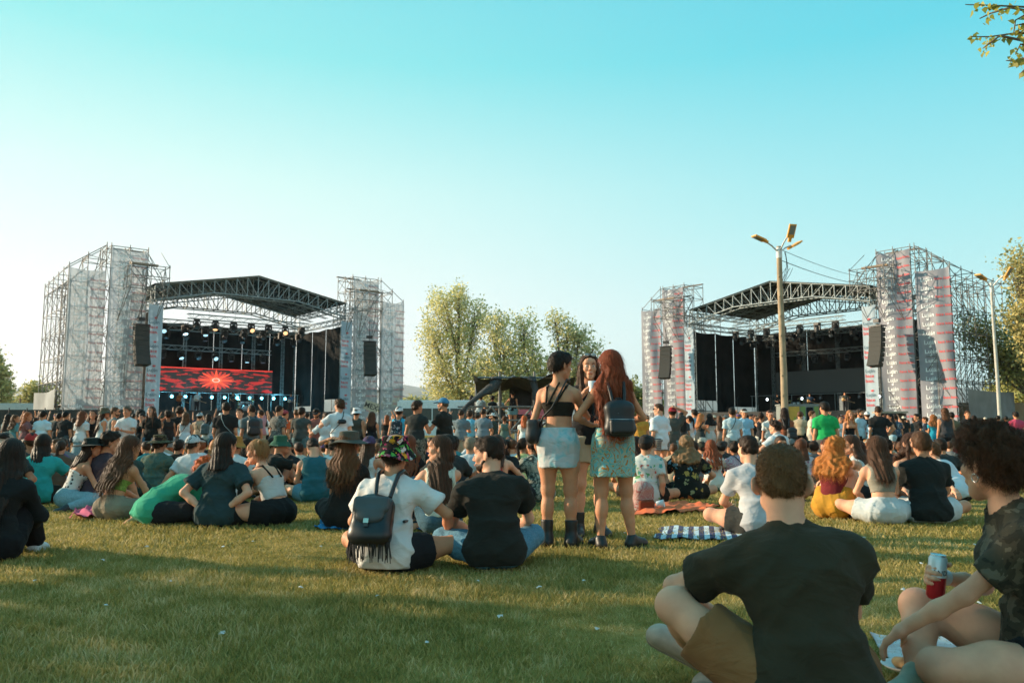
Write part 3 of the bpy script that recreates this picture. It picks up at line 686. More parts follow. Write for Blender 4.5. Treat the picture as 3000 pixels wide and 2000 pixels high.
def facemat(k, p):
    if k == 'eyewhite': return plain('eyewhite', (.62, .58, .55), .3)
    if k == 'iris': return plain('iris', (.03, .018, .012), .15)
    if k == 'brow': return plain('brow', tuple(x * .6 for x in p['hair'][1]) if p.get('hair') else (.03, .02, .015), .8)
    c = SK[p.get('skin', 1)]; return plain('lip', (c[0] * .85, c[1] * .48, c[2] * .50) if not p.get('lipred') else (.45, .07, .07), .4)
def leather(c): return plain('leather', c, .45, 0, .25, 20, .5, .002)
def cloth(c):
    """c: a colour, or (pattern, colours...)"""
    def fn(t, p, out, L):
        co = coords(t); n = noise(t, co, 5, 4); fine = noise(t, co, 260, 2)
        if not isinstance(c[0], str): L(varied(t, c, n.outputs[0], .13), p.inputs['Base Color'])
        else:
            k = c[0]; cs = c[1:]
            if k == 'dots':
                v = N(t, 'ShaderNodeTexVoronoi'); v.inputs['Scale'].default_value = 22; L(co, v.inputs['Vector']); v.inputs['Randomness'].default_value = .45
                r = ramp(t, [(.0, cs[1]), (.30, cs[0])], 'CONSTANT'); L(v.outputs['Distance'], r.inputs[0])
            elif k in ('floral', 'bigfloral', 'hatfloral'):
                sc_ = {'floral': 16, 'bigfloral': 9, 'hatfloral': 26}[k]
                wv = noise(t, co, sc_ * .5, 2); mp = N(t, 'ShaderNodeMix', data_type='RGBA', blend_type='LINEAR_LIGHT'); mp.inputs['Factor'].default_value = .06; L(co, mp.inputs[6]); L(wv.outputs['Color'], mp.inputs[7])
                v = N(t, 'ShaderNodeTexVoronoi'); v.inputs['Scale'].default_value = sc_; L(mp.outputs[2], v.inputs['Vector'])
                s3 = N(t, 'ShaderNodeSeparateColor'); L(v.outputs['Color'], s3.inputs[0])
                m = len(cs); r1 = ramp(t, [(i / m, x) for i, x in enumerate(cs)], 'CONSTANT'); L(s3.outputs[0], r1.inputs[0])
                # petals: ripple the cell distance with the direction inside the cell
                v2 = N(t, 'ShaderNodeTexVoronoi'); v2.inputs['Scale'].default_value = sc_ * 3.1; L(mp.outputs[2], v2.inputs['Vector'])
                ad = N(t, 'ShaderNodeMath', operation='MULTIPLY_ADD'); L(v2.outputs['Distance'], ad.inputs[0]); ad.inputs[1].default_value = .55; L(v.outputs['Distance'], ad.inputs[2])
                gt = N(t, 'ShaderNodeMath', operation='GREATER_THAN'); L(ad.outputs[0], gt.inputs[0]); gt.inputs[1].default_value = .80 if k == 'hatfloral' else .66
                ce = N(t, 'ShaderNodeMath', operation='LESS_THAN'); L(v.outputs['Distance'], ce.inputs[0]); ce.inputs[1].default_value = .13
                m1 = N(t, 'ShaderNodeMix', data_type='RGBA'); L(gt.outputs[0], m1.inputs['Factor']); L(r1.outputs[0], m1.inputs[6]); m1.inputs[7].default_value = (*cs[0], 1)
                m2 = N(t, 'ShaderNodeMix', data_type='RGBA'); L(ce.outputs[0], m2.inputs['Factor']); L(m1.outputs[2], m2.inputs[6]); m2.inputs[7].default_value = (.55, .35, .05, 1) if k == 'hatfloral' else (*cs[-1], 1); r = m2
            elif k in ('tiedye', 'camo', 'blotch'):
                nn = noise(t, co, {'tiedye': 9, 'camo': 13, 'blotch': 7}[k], 3, .55, {'tiedye': 2.5, 'camo': .4, 'blotch': 1.2}[k]); m = len(cs)
                r = ramp(t, [(.36 + .30 * i / m, x) for i, x in enumerate(cs)], 'CONSTANT' if k == 'camo' else 'LINEAR'); L(nn.outputs[0], r.inputs[0])
            elif k == 'swirl':
                nn = noise(t, co, 6, 2, .5, 1.2); ml = N(t, 'ShaderNodeMath', operation='MULTIPLY'); L(nn.outputs[0], ml.inputs[0]); ml.inputs[1].default_value = 7.0
                fr = N(t, 'ShaderNodeMath', operation='FRACT'); L(ml.outputs[0], fr.inputs[0]); m = len(cs); r = ramp(t, [(i / m, x) for i, x in enumerate(cs)], 'CONSTANT'); L(fr.outputs[0], r.inputs[0])
            elif k in ('stripes', 'vstripes'):
                w = N(t, 'ShaderNodeTexWave'); w.bands_direction = 'Z' if k == 'stripes' else 'X'; w.inputs['Scale'].default_value = 8 if k == 'stripes' else 5; w.inputs['Distortion'].default_value = .2; L(co, w.inputs['Vector'])
                r = ramp(t, [(0, cs[0]), (.5, cs[1])], 'CONSTANT'); L(w.outputs[0], r.inputs[0])
            elif k == 'check':
                ck = N(t, 'ShaderNodeTexChecker'); ck.inputs['Scale'].default_value = 60; nz = noise(t, co, 7, 1); mp = N(t, 'ShaderNodeMix', data_type='RGBA', blend_type='LINEAR_LIGHT'); mp.inputs['Factor'].default_value = .04
                L(co, mp.inputs[6]); L(nz.outputs['Color'], mp.inputs[7]); L(mp.outputs[2], ck.inputs['Vector']); ck.inputs[1].default_value = (*cs[0], 1); ck.inputs[2].default_value = (*cs[1], 1); r = ck
            elif k == 'denim':
                n3 = noise(t, co, 90, 2, .6); r = ramp(t, [(.35, tuple(x * .8 for x in cs[0])), (.7, tuple(min(1, x * 1.25) for x in cs[0]))]); L(n3.outputs[0], r.inputs[0])
            L(r.outputs[2] if r.bl_idname == 'ShaderNodeMix' else r.outputs[0], p.inputs['Base Color'])
        p.inputs['Roughness'].default_value = .9; p.inputs['Specular IOR Level'].default_value = .12
        p.inputs['Sheen Weight'].default_value = .04; p.inputs['Sheen Roughness'].default_value = .5
        # folds: a stretched, distorted noise, and the weave
        cf = coords(t, 'Object', (1, 1, 1.7)); fo = noise(t, cf, 7, 3, .45, 1.8)
        b1 = N(t, 'ShaderNodeBump'); b1.inputs['Strength'].default_value = .55; b1.inputs['Distance'].default_value = .022; L(fo.outputs[0], b1.inputs['Height'])
        b2 = N(t, 'ShaderNodeBump'); b2.inputs['Strength'].default_value = .2; b2.inputs['Distance'].default_value = .002; L(fine.outputs[0], b2.inputs['Height']); L(b1.outputs[0], b2.inputs['Normal']); L(b2.outputs[0], p.inputs['Normal'])
    return nodemat(('cloth', c), fn)
HAZE = .00009
# ---------------------------------------------------------------- ground
def grass_mat(blade):
    def fn(t, p, out, L):
        co = coords(t, 'Object'); n1 = noise(t, co, .7, 5, .7); n2 = noise(t, co, 4, 5, .7)
        ad = N(t, 'ShaderNodeMath', operation='ADD'); L(n1.outputs[0], ad.inputs[0]); L(n2.outputs[0], ad.inputs[1]); hf = N(t, 'ShaderNodeMath', operation='MULTIPLY'); L(ad.outputs[0], hf.inputs[0]); hf.inputs[1].default_value = .5
        if blade: gi = N(t, 'ShaderNodeNewGeometry'); mi = N(t, 'ShaderNodeMath', operation='MULTIPLY_ADD'); L(gi.outputs['Random Per Island'], mi.inputs[0]); mi.inputs[1].default_value = .20; L(hf.outputs[0], mi.inputs[2]); mj = N(t, 'ShaderNodeMath', operation='SUBTRACT'); L(mi.outputs[0], mj.inputs[0]); mj.inputs[1].default_value = .10; hf = mj
        if blade: r = ramp(t, [(.36, (.20, .18, .045)), (.47, (.33, .275, .075)), (.55, (.45, .355, .125)), (.66, (.64, .50, .26))])
        else: r = ramp(t, [(.36, (.20, .14, .030)), (.52, (.28, .19, .05)), (.68, (.40, .28, .10))])
        L(hf.outputs[0], r.inputs[0]); L(r.outputs[0], p.inputs['Base Color']); p.inputs['Roughness'].default_value = .75 if blade else .95; p.inputs['Specular IOR Level'].default_value = .3 if blade else .1
        if blade:
            tr = N(t, 'ShaderNodeBsdfTranslucent'); L(r.outputs[0], tr.inputs[0]); ms = N(t, 'ShaderNodeMixShader'); ms.inputs[0].default_value = .35
            L(p.outputs[0], ms.inputs[1]); L(tr.outputs[0], ms.inputs[2]); L(ms.outputs[0], out.inputs[0])
        else: bump(t, n2.outputs[0], p, .8, .03)
    return nodemat(('grass', blade), fn)
ys = np.concatenate([np.linspace(-40, 24, 65), np.linspace(30, 400, 20), np.array([800., 2000., 6000.])]); xs = np.concatenate([[-5000, -1500, -400], np.linspace(-120, 120, 61), [400, 1500, 5000]])
gv = np.array([(x, y, gz(x, y) + (0.012 * sin(x * 1.3) * sin(y * 1.1) if abs(x) < 100 and y < 25 else 0)) for y in ys for x in xs]); nx_ = len(xs)
gf = np.array([(j * nx_ + i, j * nx_ + i + 1, (j + 1) * nx_ + i + 1, (j + 1) * nx_ + i) for j in range(len(ys) - 1) for i in range(nx_ - 1)])
link('ground', npmesh('ground', gv, gf), None, grass_mat(False), kind='structure')
def blades(n, y0, y1, hgt, wid, seed):
    r = np.random.default_rng(seed); y = y0 + (y1 - y0) * r.random(n) ** .8; x = (r.random(n) * 2 - 1) * (y * .66 + .8)
    cl = np.sin(x * 2.1 + 1.3 * np.sin(y * 1.7)) * np.sin(y * 2.6 + np.sin(x * 3)) * .3 + 1      # taller and shorter patches
    h = hgt * (.45 + r.random(n) * .9) * cl; a = r.random(n) * 6.283; w = wid * (.6 + .8 * r.random(n)); ln = h * (.25 + .9 * r.random(n)); b = r.random(n) * 6.283
    z = np.array([-0.30 * smooth((q - 8) / 12.0) for q in y]) + .012 * np.sin(x * 1.3) * np.sin(y * 1.1) - .004
    dx, dy = np.cos(a) * w, np.sin(a) * w; lx, ly = np.cos(b) * ln, np.sin(b) * ln
    P = [(x - dx, y - dy, z), (x + dx, y + dy, z), (x + lx * .35 + dx * .8, y + ly * .35 + dy * .8, z + h * .6), (x + lx * .35 - dx * .8, y + ly * .35 - dy * .8, z + h * .6), (x + lx, y + ly, z + h)]
    V = np.stack([np.stack(q, 1) for q in P], 1).reshape(-1, 3); k = np.arange(n)[:, None] * 5
    F = np.concatenate([np.concatenate([k, k + 1, k + 2], 1), np.concatenate([k, k + 2, k + 3], 1), np.concatenate([k + 3, k + 2, k + 4], 1)])
    return V, F
if not globals().get('NOGRASS'):
    gr_parts = [blades(150000, 2.1, 6.5, .036, .0030, 1), blades(140000, 6.0, 12, .038, .0050, 2), blades(70000, 11.5, 22, .05, .010, 3)]
    V_, F_ = join([(v.astype(np.float32), f.astype(np.int32)) for v, f in gr_parts])
    link('grass', npmesh('grass', V_, F_, False), None, grass_mat(True), kind='stuff', label='short green and straw coloured lawn grass', cat='grass')

# ---------------------------------------------------------------- mountains
def hill(name, y, x0, x1, prof, mat, depth=900):
    n = 90; r = np.random.default_rng(int(y)); vs = []
    for j, (dy, f) in enumerate(((0, 0), (depth * .3, .55), (depth * .6, .85), (depth, 1.0), (depth * 1.6, .3))):
        for i in range(n):
            q = i / (n - 1); X = x0 + (x1 - x0) * q; h = np.interp(X, [a for a, b in prof], [b for a, b in prof]) * f
            h *= 1 + .06 * sin(i * .9 + j * 1.7) + .05 * sin(i * 2.3 + j); vs.append((X, y + dy, max(-1, h)))
    fs = [(j * n + i, j * n + i + 1, (j + 1) * n + i + 1, (j + 1) * n + i) for j in range(4) for i in range(n - 1)]
    link(name, npmesh(name, vs, np.array(fs)), None, mat, kind='structure')
hm = plain('hillside', (.05, .09, .10), .95, 0, .3, .01)
HB = 4000.0
def hp(px, py): v = at(px, py, HB); return (v.x, v.z)
hill('mountains', HB, -4600, 4600, [hp(-900, 1170), hp(-300, 1185), hp(0, 1130), hp(60, 1112), hp(110, 1106), hp(200, 1120), hp(420, 1165), hp(800, 1160), hp(1100, 1150), hp(1180, 1118), hp(1230, 1122), hp(1330, 1160), hp(1600, 1165), hp(1760, 1120), hp(1830, 1104), hp(1880, 1118), hp(1990, 1160), hp(2500, 1180), hp(3800, 1190)], hm)
hill('mountains', 5200.0, -5600, 5600, [(-5600, 200), (-3000, 330), (-1500, 240), (0, 330), (1500, 250), (3000, 300), (5600, 200)], hm)

# ---------------------------------------------------------------- trees
def leaf_mat(c, key='leaf'):
    def fn(t, p, out, L):
        co = coords(t, 'Object'); n = noise(t, co, 1.1, 4, .7); g_ = N(t, 'ShaderNodeNewGeometry')
        ad = N(t, 'ShaderNodeMath', operation='MULTIPLY_ADD'); L(g_.outputs['Random Per Island'], ad.inputs[0]); ad.inputs[1].default_value = .5; L(n.outputs[0], ad.inputs[2])
        r = ramp(t, [(.30, tuple(x * .55 for x in c)), (.62, c), (.95, (min(1, c[0] * 1.75), min(1, c[1] * 1.5), c[2] * 1.3))]); L(ad.outputs[0], r.inputs[0]); L(r.outputs[0], p.inputs['Base Color'])
        p.inputs['Roughness'].default_value = .5; p.inputs['Specular IOR Level'].default_value = .4
        tr = N(t, 'ShaderNodeBsdfTranslucent'); L(r.outputs[0], tr.inputs[0]); ms = N(t, 'ShaderNodeMixShader'); ms.inputs[0].default_value = .45
        L(p.outputs[0], ms.inputs[1]); L(tr.outputs[0], ms.inputs[2]); L(ms.outputs[0], out.inputs[0])
    return nodemat((key, c), fn)
bark = plain('bark', (.16, .12, .085), .9, 0, .35, 3, .2, .02)
def leafcloud(centres, per, spread, size, rng, tri=False):
    n = len(centres) * per; c = np.repeat(centres, per, 0) + rng.normal(0, 1, (n, 3)) * spread
    a = rng.normal(0, 1, (n, 3)); a /= np.linalg.norm(a, axis=1, keepdims=True); b = np.cross(a, rng.normal(0, 1, (n, 3))); b /= np.linalg.norm(b, axis=1, keepdims=True) + 1e-9
    s = size * (.5 + rng.random((n, 1)))
    V = np.stack([c - a * s, c + b * s * .62, c + a * s, c - b * s * .62 + a * s * .2], 1).reshape(-1, 3); F = np.arange(4 * n).reshape(-1, 4); return V, F
def tree(name, x, y, lobes, trunk_h, tr, nclump, per, size, col, seed, label, group=None, spread=.45, name2='crown', up=.5):
    """lobes: (dx, dy, z, rx, rz); a trunk, a limb into every lobe, twigs, and small leaves in clumps around the twig ends"""
    rng = np.random.default_rng(seed); z0 = gz(x, y) - .1; root = empty(name, (x, y, z0), label=label, cat='tree', group=group); mb = MB(); ends = []
    top = Vector((0, 0, trunk_h)); mb.path([(0, 0, 0), (.1, .05, trunk_h * .5), top], [tr * 1.25, tr, tr * .75], 8)
    vol = np.array([l[3] ** 2 * l[4] for l in lobes]) ** .75; vol = vol / vol.sum()
    for li, (dx, dy, z, rx, rz) in enumerate(lobes):
        c = Vector((dx, dy, z)); st = top * (.75 + .25 * rng.random()); mid = st.lerp(c, .5) + Vector((rng.normal(0, .3), rng.normal(0, .3), rng.random() * .6 * up))
        mb.path([st, mid, c, c + Vector((0, 0, rz * .5))], [tr * .5, tr * .34, tr * .2, tr * .06], 6)
        k = max(4, int(nclump * vol[li])); d = rng.normal(0, 1, (k, 3)); d /= np.linalg.norm(d, axis=1, keepdims=True); rr = rng.random((k, 1)) ** .38
        pts = np.array(c) + d * rr * np.array((rx, rx, rz)); ends.append(pts)
        for q in pts[:: max(1, k // 26)]:
            b0 = mid.lerp(c, rng.random() * .9); e = Vector(q); m2 = b0.lerp(e, .55) + Vector((0, 0, .25)); mb.path([b0, m2, e], [tr * .11, tr * .07, .012], 4, False)
    mb.build('trunk', bark, root)
    V, F = leafcloud(np.concatenate(ends), per, spread, size, rng)
    link(name2, npmesh('crown', V, F, False), root, leaf_mat(col), kind='stuff'); return root
LF = (.52, .53, .27)
TG = 'poplars behind the lawn between the stages'
def tx(px, y): return xat(px, y, 6)
def lobe(px, py, y, x0, r, rz, dy=0): v = at(px, py, y + dy); return (v.x - x0, dy, v.z + .4, r, rz)
x0 = tx(1345, 100)
tree('poplar_tree', x0, 100, [lobe(1310, 905, 100, x0, 2.6, 3.0), lobe(1265, 985, 100, x0, 1.9, 3.2), lobe(1340, 1000, 100, x0, 3.0, 3.2, 1), lobe(1290, 1080, 100, x0, 2.4, 2.6), lobe(1385, 1090, 100, x0, 2.8, 2.8, -1), lobe(1300, 1150, 100, x0, 2.6, 2.2), lobe(1390, 935, 100, x0, 1.9, 2.6), lobe(1370, 1165, 100, x0, 2.6, 1.8), lobe(1345, 870, 100, x0, 1.4, 1.7)], 6, .38, 620, 26, .15, LF, 11, 'tallest poplar between the stages, with a tall pointed crown on its left side', TG)
x0 = tx(1465, 97)
tree('poplar_tree', x0, 97, [lobe(1455, 965, 97, x0, 1.9, 2.4), lobe(1480, 1030, 97, x0, 2.4, 2.8), lobe(1440, 1090, 97, x0, 2.6, 2.6), lobe(1500, 1110, 97, x0, 2.2, 2.4), lobe(1440, 1160, 97, x0, 2.6, 2.0), lobe(1505, 1165, 97, x0, 2.2, 1.8)], 5, .32, 360, 26, .15, (.50, .51, .26), 12, 'middle poplar with a rounded crown behind the scaffold canopy', TG)
x0 = tx(1580, 96)
tree('poplar_tree', x0, 96, [lobe(1535, 965, 96, x0, 1.8, 2.2), lobe(1560, 1030, 96, x0, 1.7, 2.2), lobe(1585, 1090, 96, x0, 2.0, 2.2), lobe(1540, 1100, 96, x0, 1.6, 2.2), lobe(1570, 1170, 96, x0, 2.3, 1.8)], 5, .3, 230, 22, .15, (.52, .53, .27), 13, 'thin open poplar with a forked trunk right of the middle poplar', TG)
x0 = tx(1665, 94)
tree('poplar_tree', x0, 94, [lobe(1628, 945, 94, x0, 1.1, 2.1), lobe(1660, 985, 94, x0, 1.5, 2.0), lobe(1700, 990, 94, x0, 1.5, 1.7), lobe(1650, 1050, 94, x0, 1.7, 2.0), lobe(1735, 1030, 94, x0, 1.4, 1.3), lobe(1700, 1070, 94, x0, 1.7, 1.8), lobe(1665, 1130, 94, x0, 2.0, 2.0), lobe(1720, 1140, 94, x0, 1.8, 1.8)], 5, .3, 330, 19, .16, (.48, .49, .26), 14, 'open poplar with sparse branches behind the three standing women', TG)
x0 = tx(1830, 120)
tree('tree', x0, 120, [lobe(1830, 1180, 120, x0, 3.5, 2.6), lobe(1865, 1165, 120, x0, 3.0, 2.6), lobe(1890, 1190, 120, x0, 3, 2.2)], 3, .3, 260, 30, .22, (.24, .27, .10), 15, 'low round tree at the left foot of the right stage')
x0 = tx(3040, 62)
tree('tree', x0, 62, [lobe(2985, 790, 62, x0, 1.1, 1.6), lobe(3045, 860, 62, x0, 1.9, 3.0), lobe(2995, 930, 62, x0, 1.2, 1.6), lobe(3050, 990, 62, x0, 1.9, 2.4)], 5, .3, 300, 32, .125, (.42, .40, .18), 16, 'tall slender tree at the right edge behind the metal lamp post')
x0 = tx(3020, 70)
tree('tree', x0, 70, [lobe(2965, 1050, 70, x0, 2.0, 1.7), lobe(2990, 1010, 70, x0, 1.9, 2.4), lobe(2900, 1000, 70, x0, 1.9, 1.6), lobe(2865, 960, 70, x0, 1.6, 1.4), lobe(3020, 1060, 70, x0, 2.4, 2.6), lobe(2930, 1090, 70, x0, 1.6, 1.2)], 4, .3, 260, 30, .13, (.26, .27, .11), 17, 'dark leafed tree growing behind the right scaffold tower')
x0 = tx(2985, 95)
tree('tree', x0, 95, [lobe(2985, 1150, 95, x0, 3.2, 2.4), lobe(3030, 1120, 95, x0, 3, 3), lobe(2955, 1175, 95, x0, 2.2, 1.6)], 3, .3, 330, 30, .2, (.45, .45, .18), 18, 'low bushy tree above the plywood wall at the right edge')
x0 = tx(5, 95)
tree('tree', x0, 95, [lobe(-22, 1110, 95, x0, 1.5, 2.4), lobe(-35, 1060, 95, x0, 1.4, 1.8), lobe(0, 1160, 95, x0, 1.4, 1.7), lobe(-45, 1140, 95, x0, 2.4, 3)], 4, .3, 330, 30, .19, (.40, .40, .18), 19, 'small tree at the left edge behind the black fence')
x0 = tx(110, 105)
tree('tree', x0, 105, [lobe(115, 1155, 105, x0, 1.7, 1.5), lobe(95, 1175, 105, x0, 1.3, 1.2), lobe(130, 1180, 105, x0, 1.5, 1.2)], 2.5, .2, 150, 26, .19, (.32, .33, .14), 20, 'little tree beside the foot of the left scaffold tower')
for i, (px, py, w, sd) in enumerate([(1175, 1195, 3.5, 31), (1215, 1192, 3.0, 32), (1905, 1205, 4, 33), (60, 1190, 4, 34)]):
    x0 = tx(px, 135); tree('bush', x0, 135, [lobe(px, py, 135, x0, w, 1.5), lobe(px + 22, py + 6, 135, x0, w * .8, 1.3)], 1, .15, 120, 24, .22, (.30, .32, .14), sd, ['faint round bush far behind the bus', 'pale bush right of the utility pole', 'bush behind the left foot of the right stage', 'far bush beyond the black fence on the left'][i])
# branches reaching into the top right corner from a tree that stands beside the frame
def corner_branches():
    rng = np.random.default_rng(5); root = empty('poplar_tree', (8.3, 9.2, gz(8, 9)), label='poplar whose leafy twigs reach into the top right corner', cat='tree')
    mb = MB(); o = Vector(root.location); mb.path([(0, 0, 0), (.1, 0, 3), (-.1, 0, 6), (-.2, 0, 9)], [.22, .18, .14, .08], 8); V = []
    ends = []
    for pts in ([(3120, 30), (2990, 20), (2900, 16), (2828, 14)], [(2960, 22), (2900, 40), (2870, 55)], [(3120, 120), (2990, 95), (2900, 108), (2845, 108)], [(2930, 105), (2895, 130), (2880, 142)], [(3100, 60), (3010, 40), (2975, 60), (2970, 95)], [(3100, 150), (3010, 165), (2985, 180), (2948, 178)], [(3080, 190), (3010, 195), (2992, 215)], [(3040, 140), (2990, 130), (2975, 160)], [(3060, 80), (3000, 70), (2975, 75)]):
        w = [at(a, b, 9.2 + rng.normal(0, .12)) - o for a, b in pts]; mb.path([Vector((-.1, 0, w[0].z - .5)), *w], [.03] + [.012 * (1 - i / len(w)) + .003 for i in range(len(w))], 5)
        for a, b in zip(w[:-1], w[1:]):
            k = int((b - a).length * 40)
            for _ in range(k): ends.append(a.lerp(b, rng.random()) + Vector(rng.normal(0, .03, 3)) + Vector((0, 0, -.02)))
    mb.build('trunk', bark, root)
    n = len(ends); c = np.array([tuple(e) for e in ends]); a = rng.normal(0, 1, (n, 3)); a[:, 2] -= .6; a /= np.linalg.norm(a, axis=1, keepdims=True); b = np.cross(a, rng.normal(0, 1, (n, 3))); b /= np.linalg.norm(b, axis=1, keepdims=True)
    s = .036 * (.6 + .7 * rng.random((n, 1))); V = np.stack([c, c + a * s * .5 + b * s * .9, c + a * s * 1.2 + b * s * .55, c + a * s * 2.2, c + a * s * 1.2 - b * s * .55, c + a * s * .5 - b * s * .9], 1).reshape(-1, 3)
    link('crown', npmesh('crown', V, np.arange(6 * n).reshape(-1, 6), False), root, leaf_mat((.34, .33, .07), 'leaf2'), kind='stuff')
corner_branches()
# trees standing left of the frame: the low sun comes through them, so the near lawn lies in their shade
for i, (x, y, h, r, sd, nc) in enumerate([(-15, 6.2, 7.5, 2.6, 41, 90), (-13, 2.6, 7.5, 2.8, 43, 110), (-21, 5.0, 8.5, 2.4, 45, 70), (-26, 17.0, 8, 2.0, 44, 60)]):
    tree('tree', x, y, [(0, 0, h * .45, r, h * .28), (r * .5, r * .4, h * .68, r * .8, h * .24), (-r * .5, -r * .3, h * .62, r * .9, h * .26), (0, 0, h * .85, r * .7, h * .18)], h * .3, .25, nc, 26, .17, LF, sd, ['spreading tree left of the lawn', 'low tree left of the camera', 'second row tree left of the lawn', 'farthest tree left of the lawn'][i], 'trees left of the lawn')
# the air: pale evening haze
mb = MB(); mb.box((0, 3300, 173), (12400, 7600, 352)); hz = mb.mesh('haze'); hzm = bpy.data.materials.new('haze'); hzm.use_nodes = True; t_ = hzm.node_tree; t_.nodes.clear()
ho = N(t_, 'ShaderNodeOutputMaterial'); pv = N(t_, 'ShaderNodeVolumePrincipled'); pv.inputs['Color'].default_value = (1.0, 1.0, 1.0, 1); pv.inputs['Density'].default_value = HAZE; pv.inputs['Anisotropy'].default_value = .35
t_.links.new(pv.outputs[0], ho.inputs['Volume']); link('haze', hz, None, hzm, kind='stuff', label='pale evening haze over the field', cat='haze')
# ---------------------------------------------------------------- stages
steel = plain('galvanised steel', (.20, .19, .18), .55, .3, .4, 4); alu = plain('aluminium truss', (.30, .34, .35), .5, .3, .15, 3)
black_cloth = plain('black stage cloth', (.022, .022, .022), .95, 0, .35, .6, .1, .05); deckm = plain('deck', (.03, .03, .03), .8); roofm = plain('roof membrane', (.055, .058, .058), .85, 0, .2, .5, .2)
blackm = plain('black plastic', (.02, .02, .021), .5); speakm = plain('speaker grille', (.05, .049, .045), .7, 0, .2, 30, .2, .003)
def text_mesh(body, size, align='LEFT'):
    cu = bpy.data.curves.new('lettering', 'FONT'); cu.body = body; cu.size = size; cu.align_x = align; cu.resolution_u = 2; cu.offset = size * .012
    o = bpy.data.objects.new('lettering', cu); me = o.to_mesh()
    V = np.array([v.co[:] for v in me.vertices], np.float32).reshape(-1, 3); F = []
    for p in me.polygons:
        vs = list(p.vertices)
        for i in range(1, len(vs) - 1): F.append((vs[0], vs[i], vs[i + 1]))
    o.to_mesh_clear(); bpy.data.objects.remove(o); bpy.data.curves.remove(cu); return V, np.array(F, np.int32)
TXT = {k: text_mesh(*k) for k in (('Luján', .50), ('hace bien.', .44), ('Luján', .40), ('hace', .40), ('bien.', .40))}
def banner_mat(c, alpha):
    def fn(t, p, out, L):
        co = coords(t, 'Object', (1, 1, .35)); n = noise(t, co, 1.3, 4, .6, 1.0); L(varied(t, c, n.outputs[0], .12), p.inputs['Base Color']); p.inputs['Roughness'].default_value = .7
        bump(t, n.outputs[0], p, .5, .03)
        tr = N(t, 'ShaderNodeBsdfTranslucent'); tr.inputs[0].default_value = (*c, 1); m1 = N(t, 'ShaderNodeMixShader'); m1.inputs[0].default_value = .42; L(p.outputs[0], m1.inputs[1]); L(tr.outputs[0], m1.inputs[2])
        tp = N(t, 'ShaderNodeBsdfTransparent'); m2 = N(t, 'ShaderNodeMixShader'); m2.inputs[0].default_value = alpha; L(tp.outputs[0], m2.inputs[1]); L(m1.outputs[0], m2.inputs[2]); L(m2.outputs[0], out.inputs[0])
    return nodemat(('banner', c, alpha), fn)
print_w = plain('white print', (.80, .84, .86), .7); print_r = plain('red print', (.72, .07, .07), .7); print_p = plain('faded red print', (.60, .24, .24), .7); print_b = plain('slate print', (.13, .22, .28), .7)
def frame_matrix(Lc, Rc):
    L_ = Vector((*Lc, 0)); R_ = Vector((*Rc, 0)); u = (R_ - L_).normalized(); v = Vector((-u.y, u.x, 0)); o = (L_ + R_) / 2
    if v.y < 0: v = -v
    return Matrix(((u.x, v.x, 0, o.x), (u.y, v.y, 0, o.y), (0, 0, 1, 0), (0, 0, 0, 1))), (R_ - L_).length
def truss(mb, a, b, w=.35, n=None, r=.035, rw=.018, upv=Vector((0, 0, 1))):
    a, b = Vector(a), Vector(b); d = b - a; L = d.length; d.normalize(); n = n or max(2, int(L / (w * 1.4))); sd = d.cross(upv).normalized(); up = sd.cross(d).normalized()
    cs = [(sd * i + up * j) * w / 2 for i in (-1, 1) for j in (-1, 1)]
    for c in cs: mb.tube(a + c, b + c, r, 5, cap=False)
    for (i, j) in ((0, 1), (2, 3), (0, 2), (1, 3)):
        for k in range(n):
            p, q = a + d * L * k / n, a + d * L * (k + 1) / n
            if k % 2: mb.tube(p + cs[i], q + cs[j], rw, 4, cap=False)
            else: mb.tube(p + cs[j], q + cs[i], rw, 4, cap=False)
def panel(root, name, u0, u1, z0, z1, v, amp, seed, mat, nu=16, nz=60, hang=1.0):
    """cloth hung between u0 and u1 with folds; returns its displacement function"""
    r = random.Random(seed); ph = [r.random() * 6 for _ in range(5)]
    def dv(u, z):
        a = (u - u0) / (u1 - u0); e = sin(pi * min(max(a, 0), 1)) ** .5
        return v - amp * e * (.75 * np.sin(z * .42 + ph[0] + a * 3.1) + .35 * np.sin(z * .9 + a * 5 + ph[1]) + .35 * np.sin(a * 9 + z * .35 + ph[2]) + .10 * np.sin(a * 17 - z * .8 + ph[3]))
    V = []; F = []
    for j in range(nz + 1):
        for i in range(nu + 1):
            u = u0 + (u1 - u0) * i / nu; z = z0 + (z1 - z0) * j / nz; V.append((u, dv(u, z), z - (.12 * sin(pi * i / nu) if j == nz else 0)))
    for j in range(nz):
        for i in range(nu): k = j * (nu + 1) + i; F.append((k, k + 1, k + nu + 2, k + nu + 1))
    V = np.array(V, np.float32)
    V2 = V + np.array((0, .012, 0), np.float32); F = np.array(F); V_, F_ = join([(V, F), (V2, F[:, ::-1])])
    o = link(name, npmesh(name, V_, F_), root, mat); return dv
def lettering(root, items, dv, off=.035):
    for m, lst in items.items():
        parts = []
        for (V, F), x, z, s in lst:
            P = np.zeros_like(V); P[:, 0] = x + V[:, 0] * s; P[:, 2] = z + V[:, 1] * s
            P[:, 1] = np.array([float(dv(a, b)) for a, b in zip(P[:, 0], P[:, 2])]) - off; parts.append((P, F))
        V, F = join(parts); link('lettering', npmesh('lettering', V, F, False), root, {'w': print_w, 'r': print_r, 'b': print_b, 'p': print_p}[m], kind='stuff')
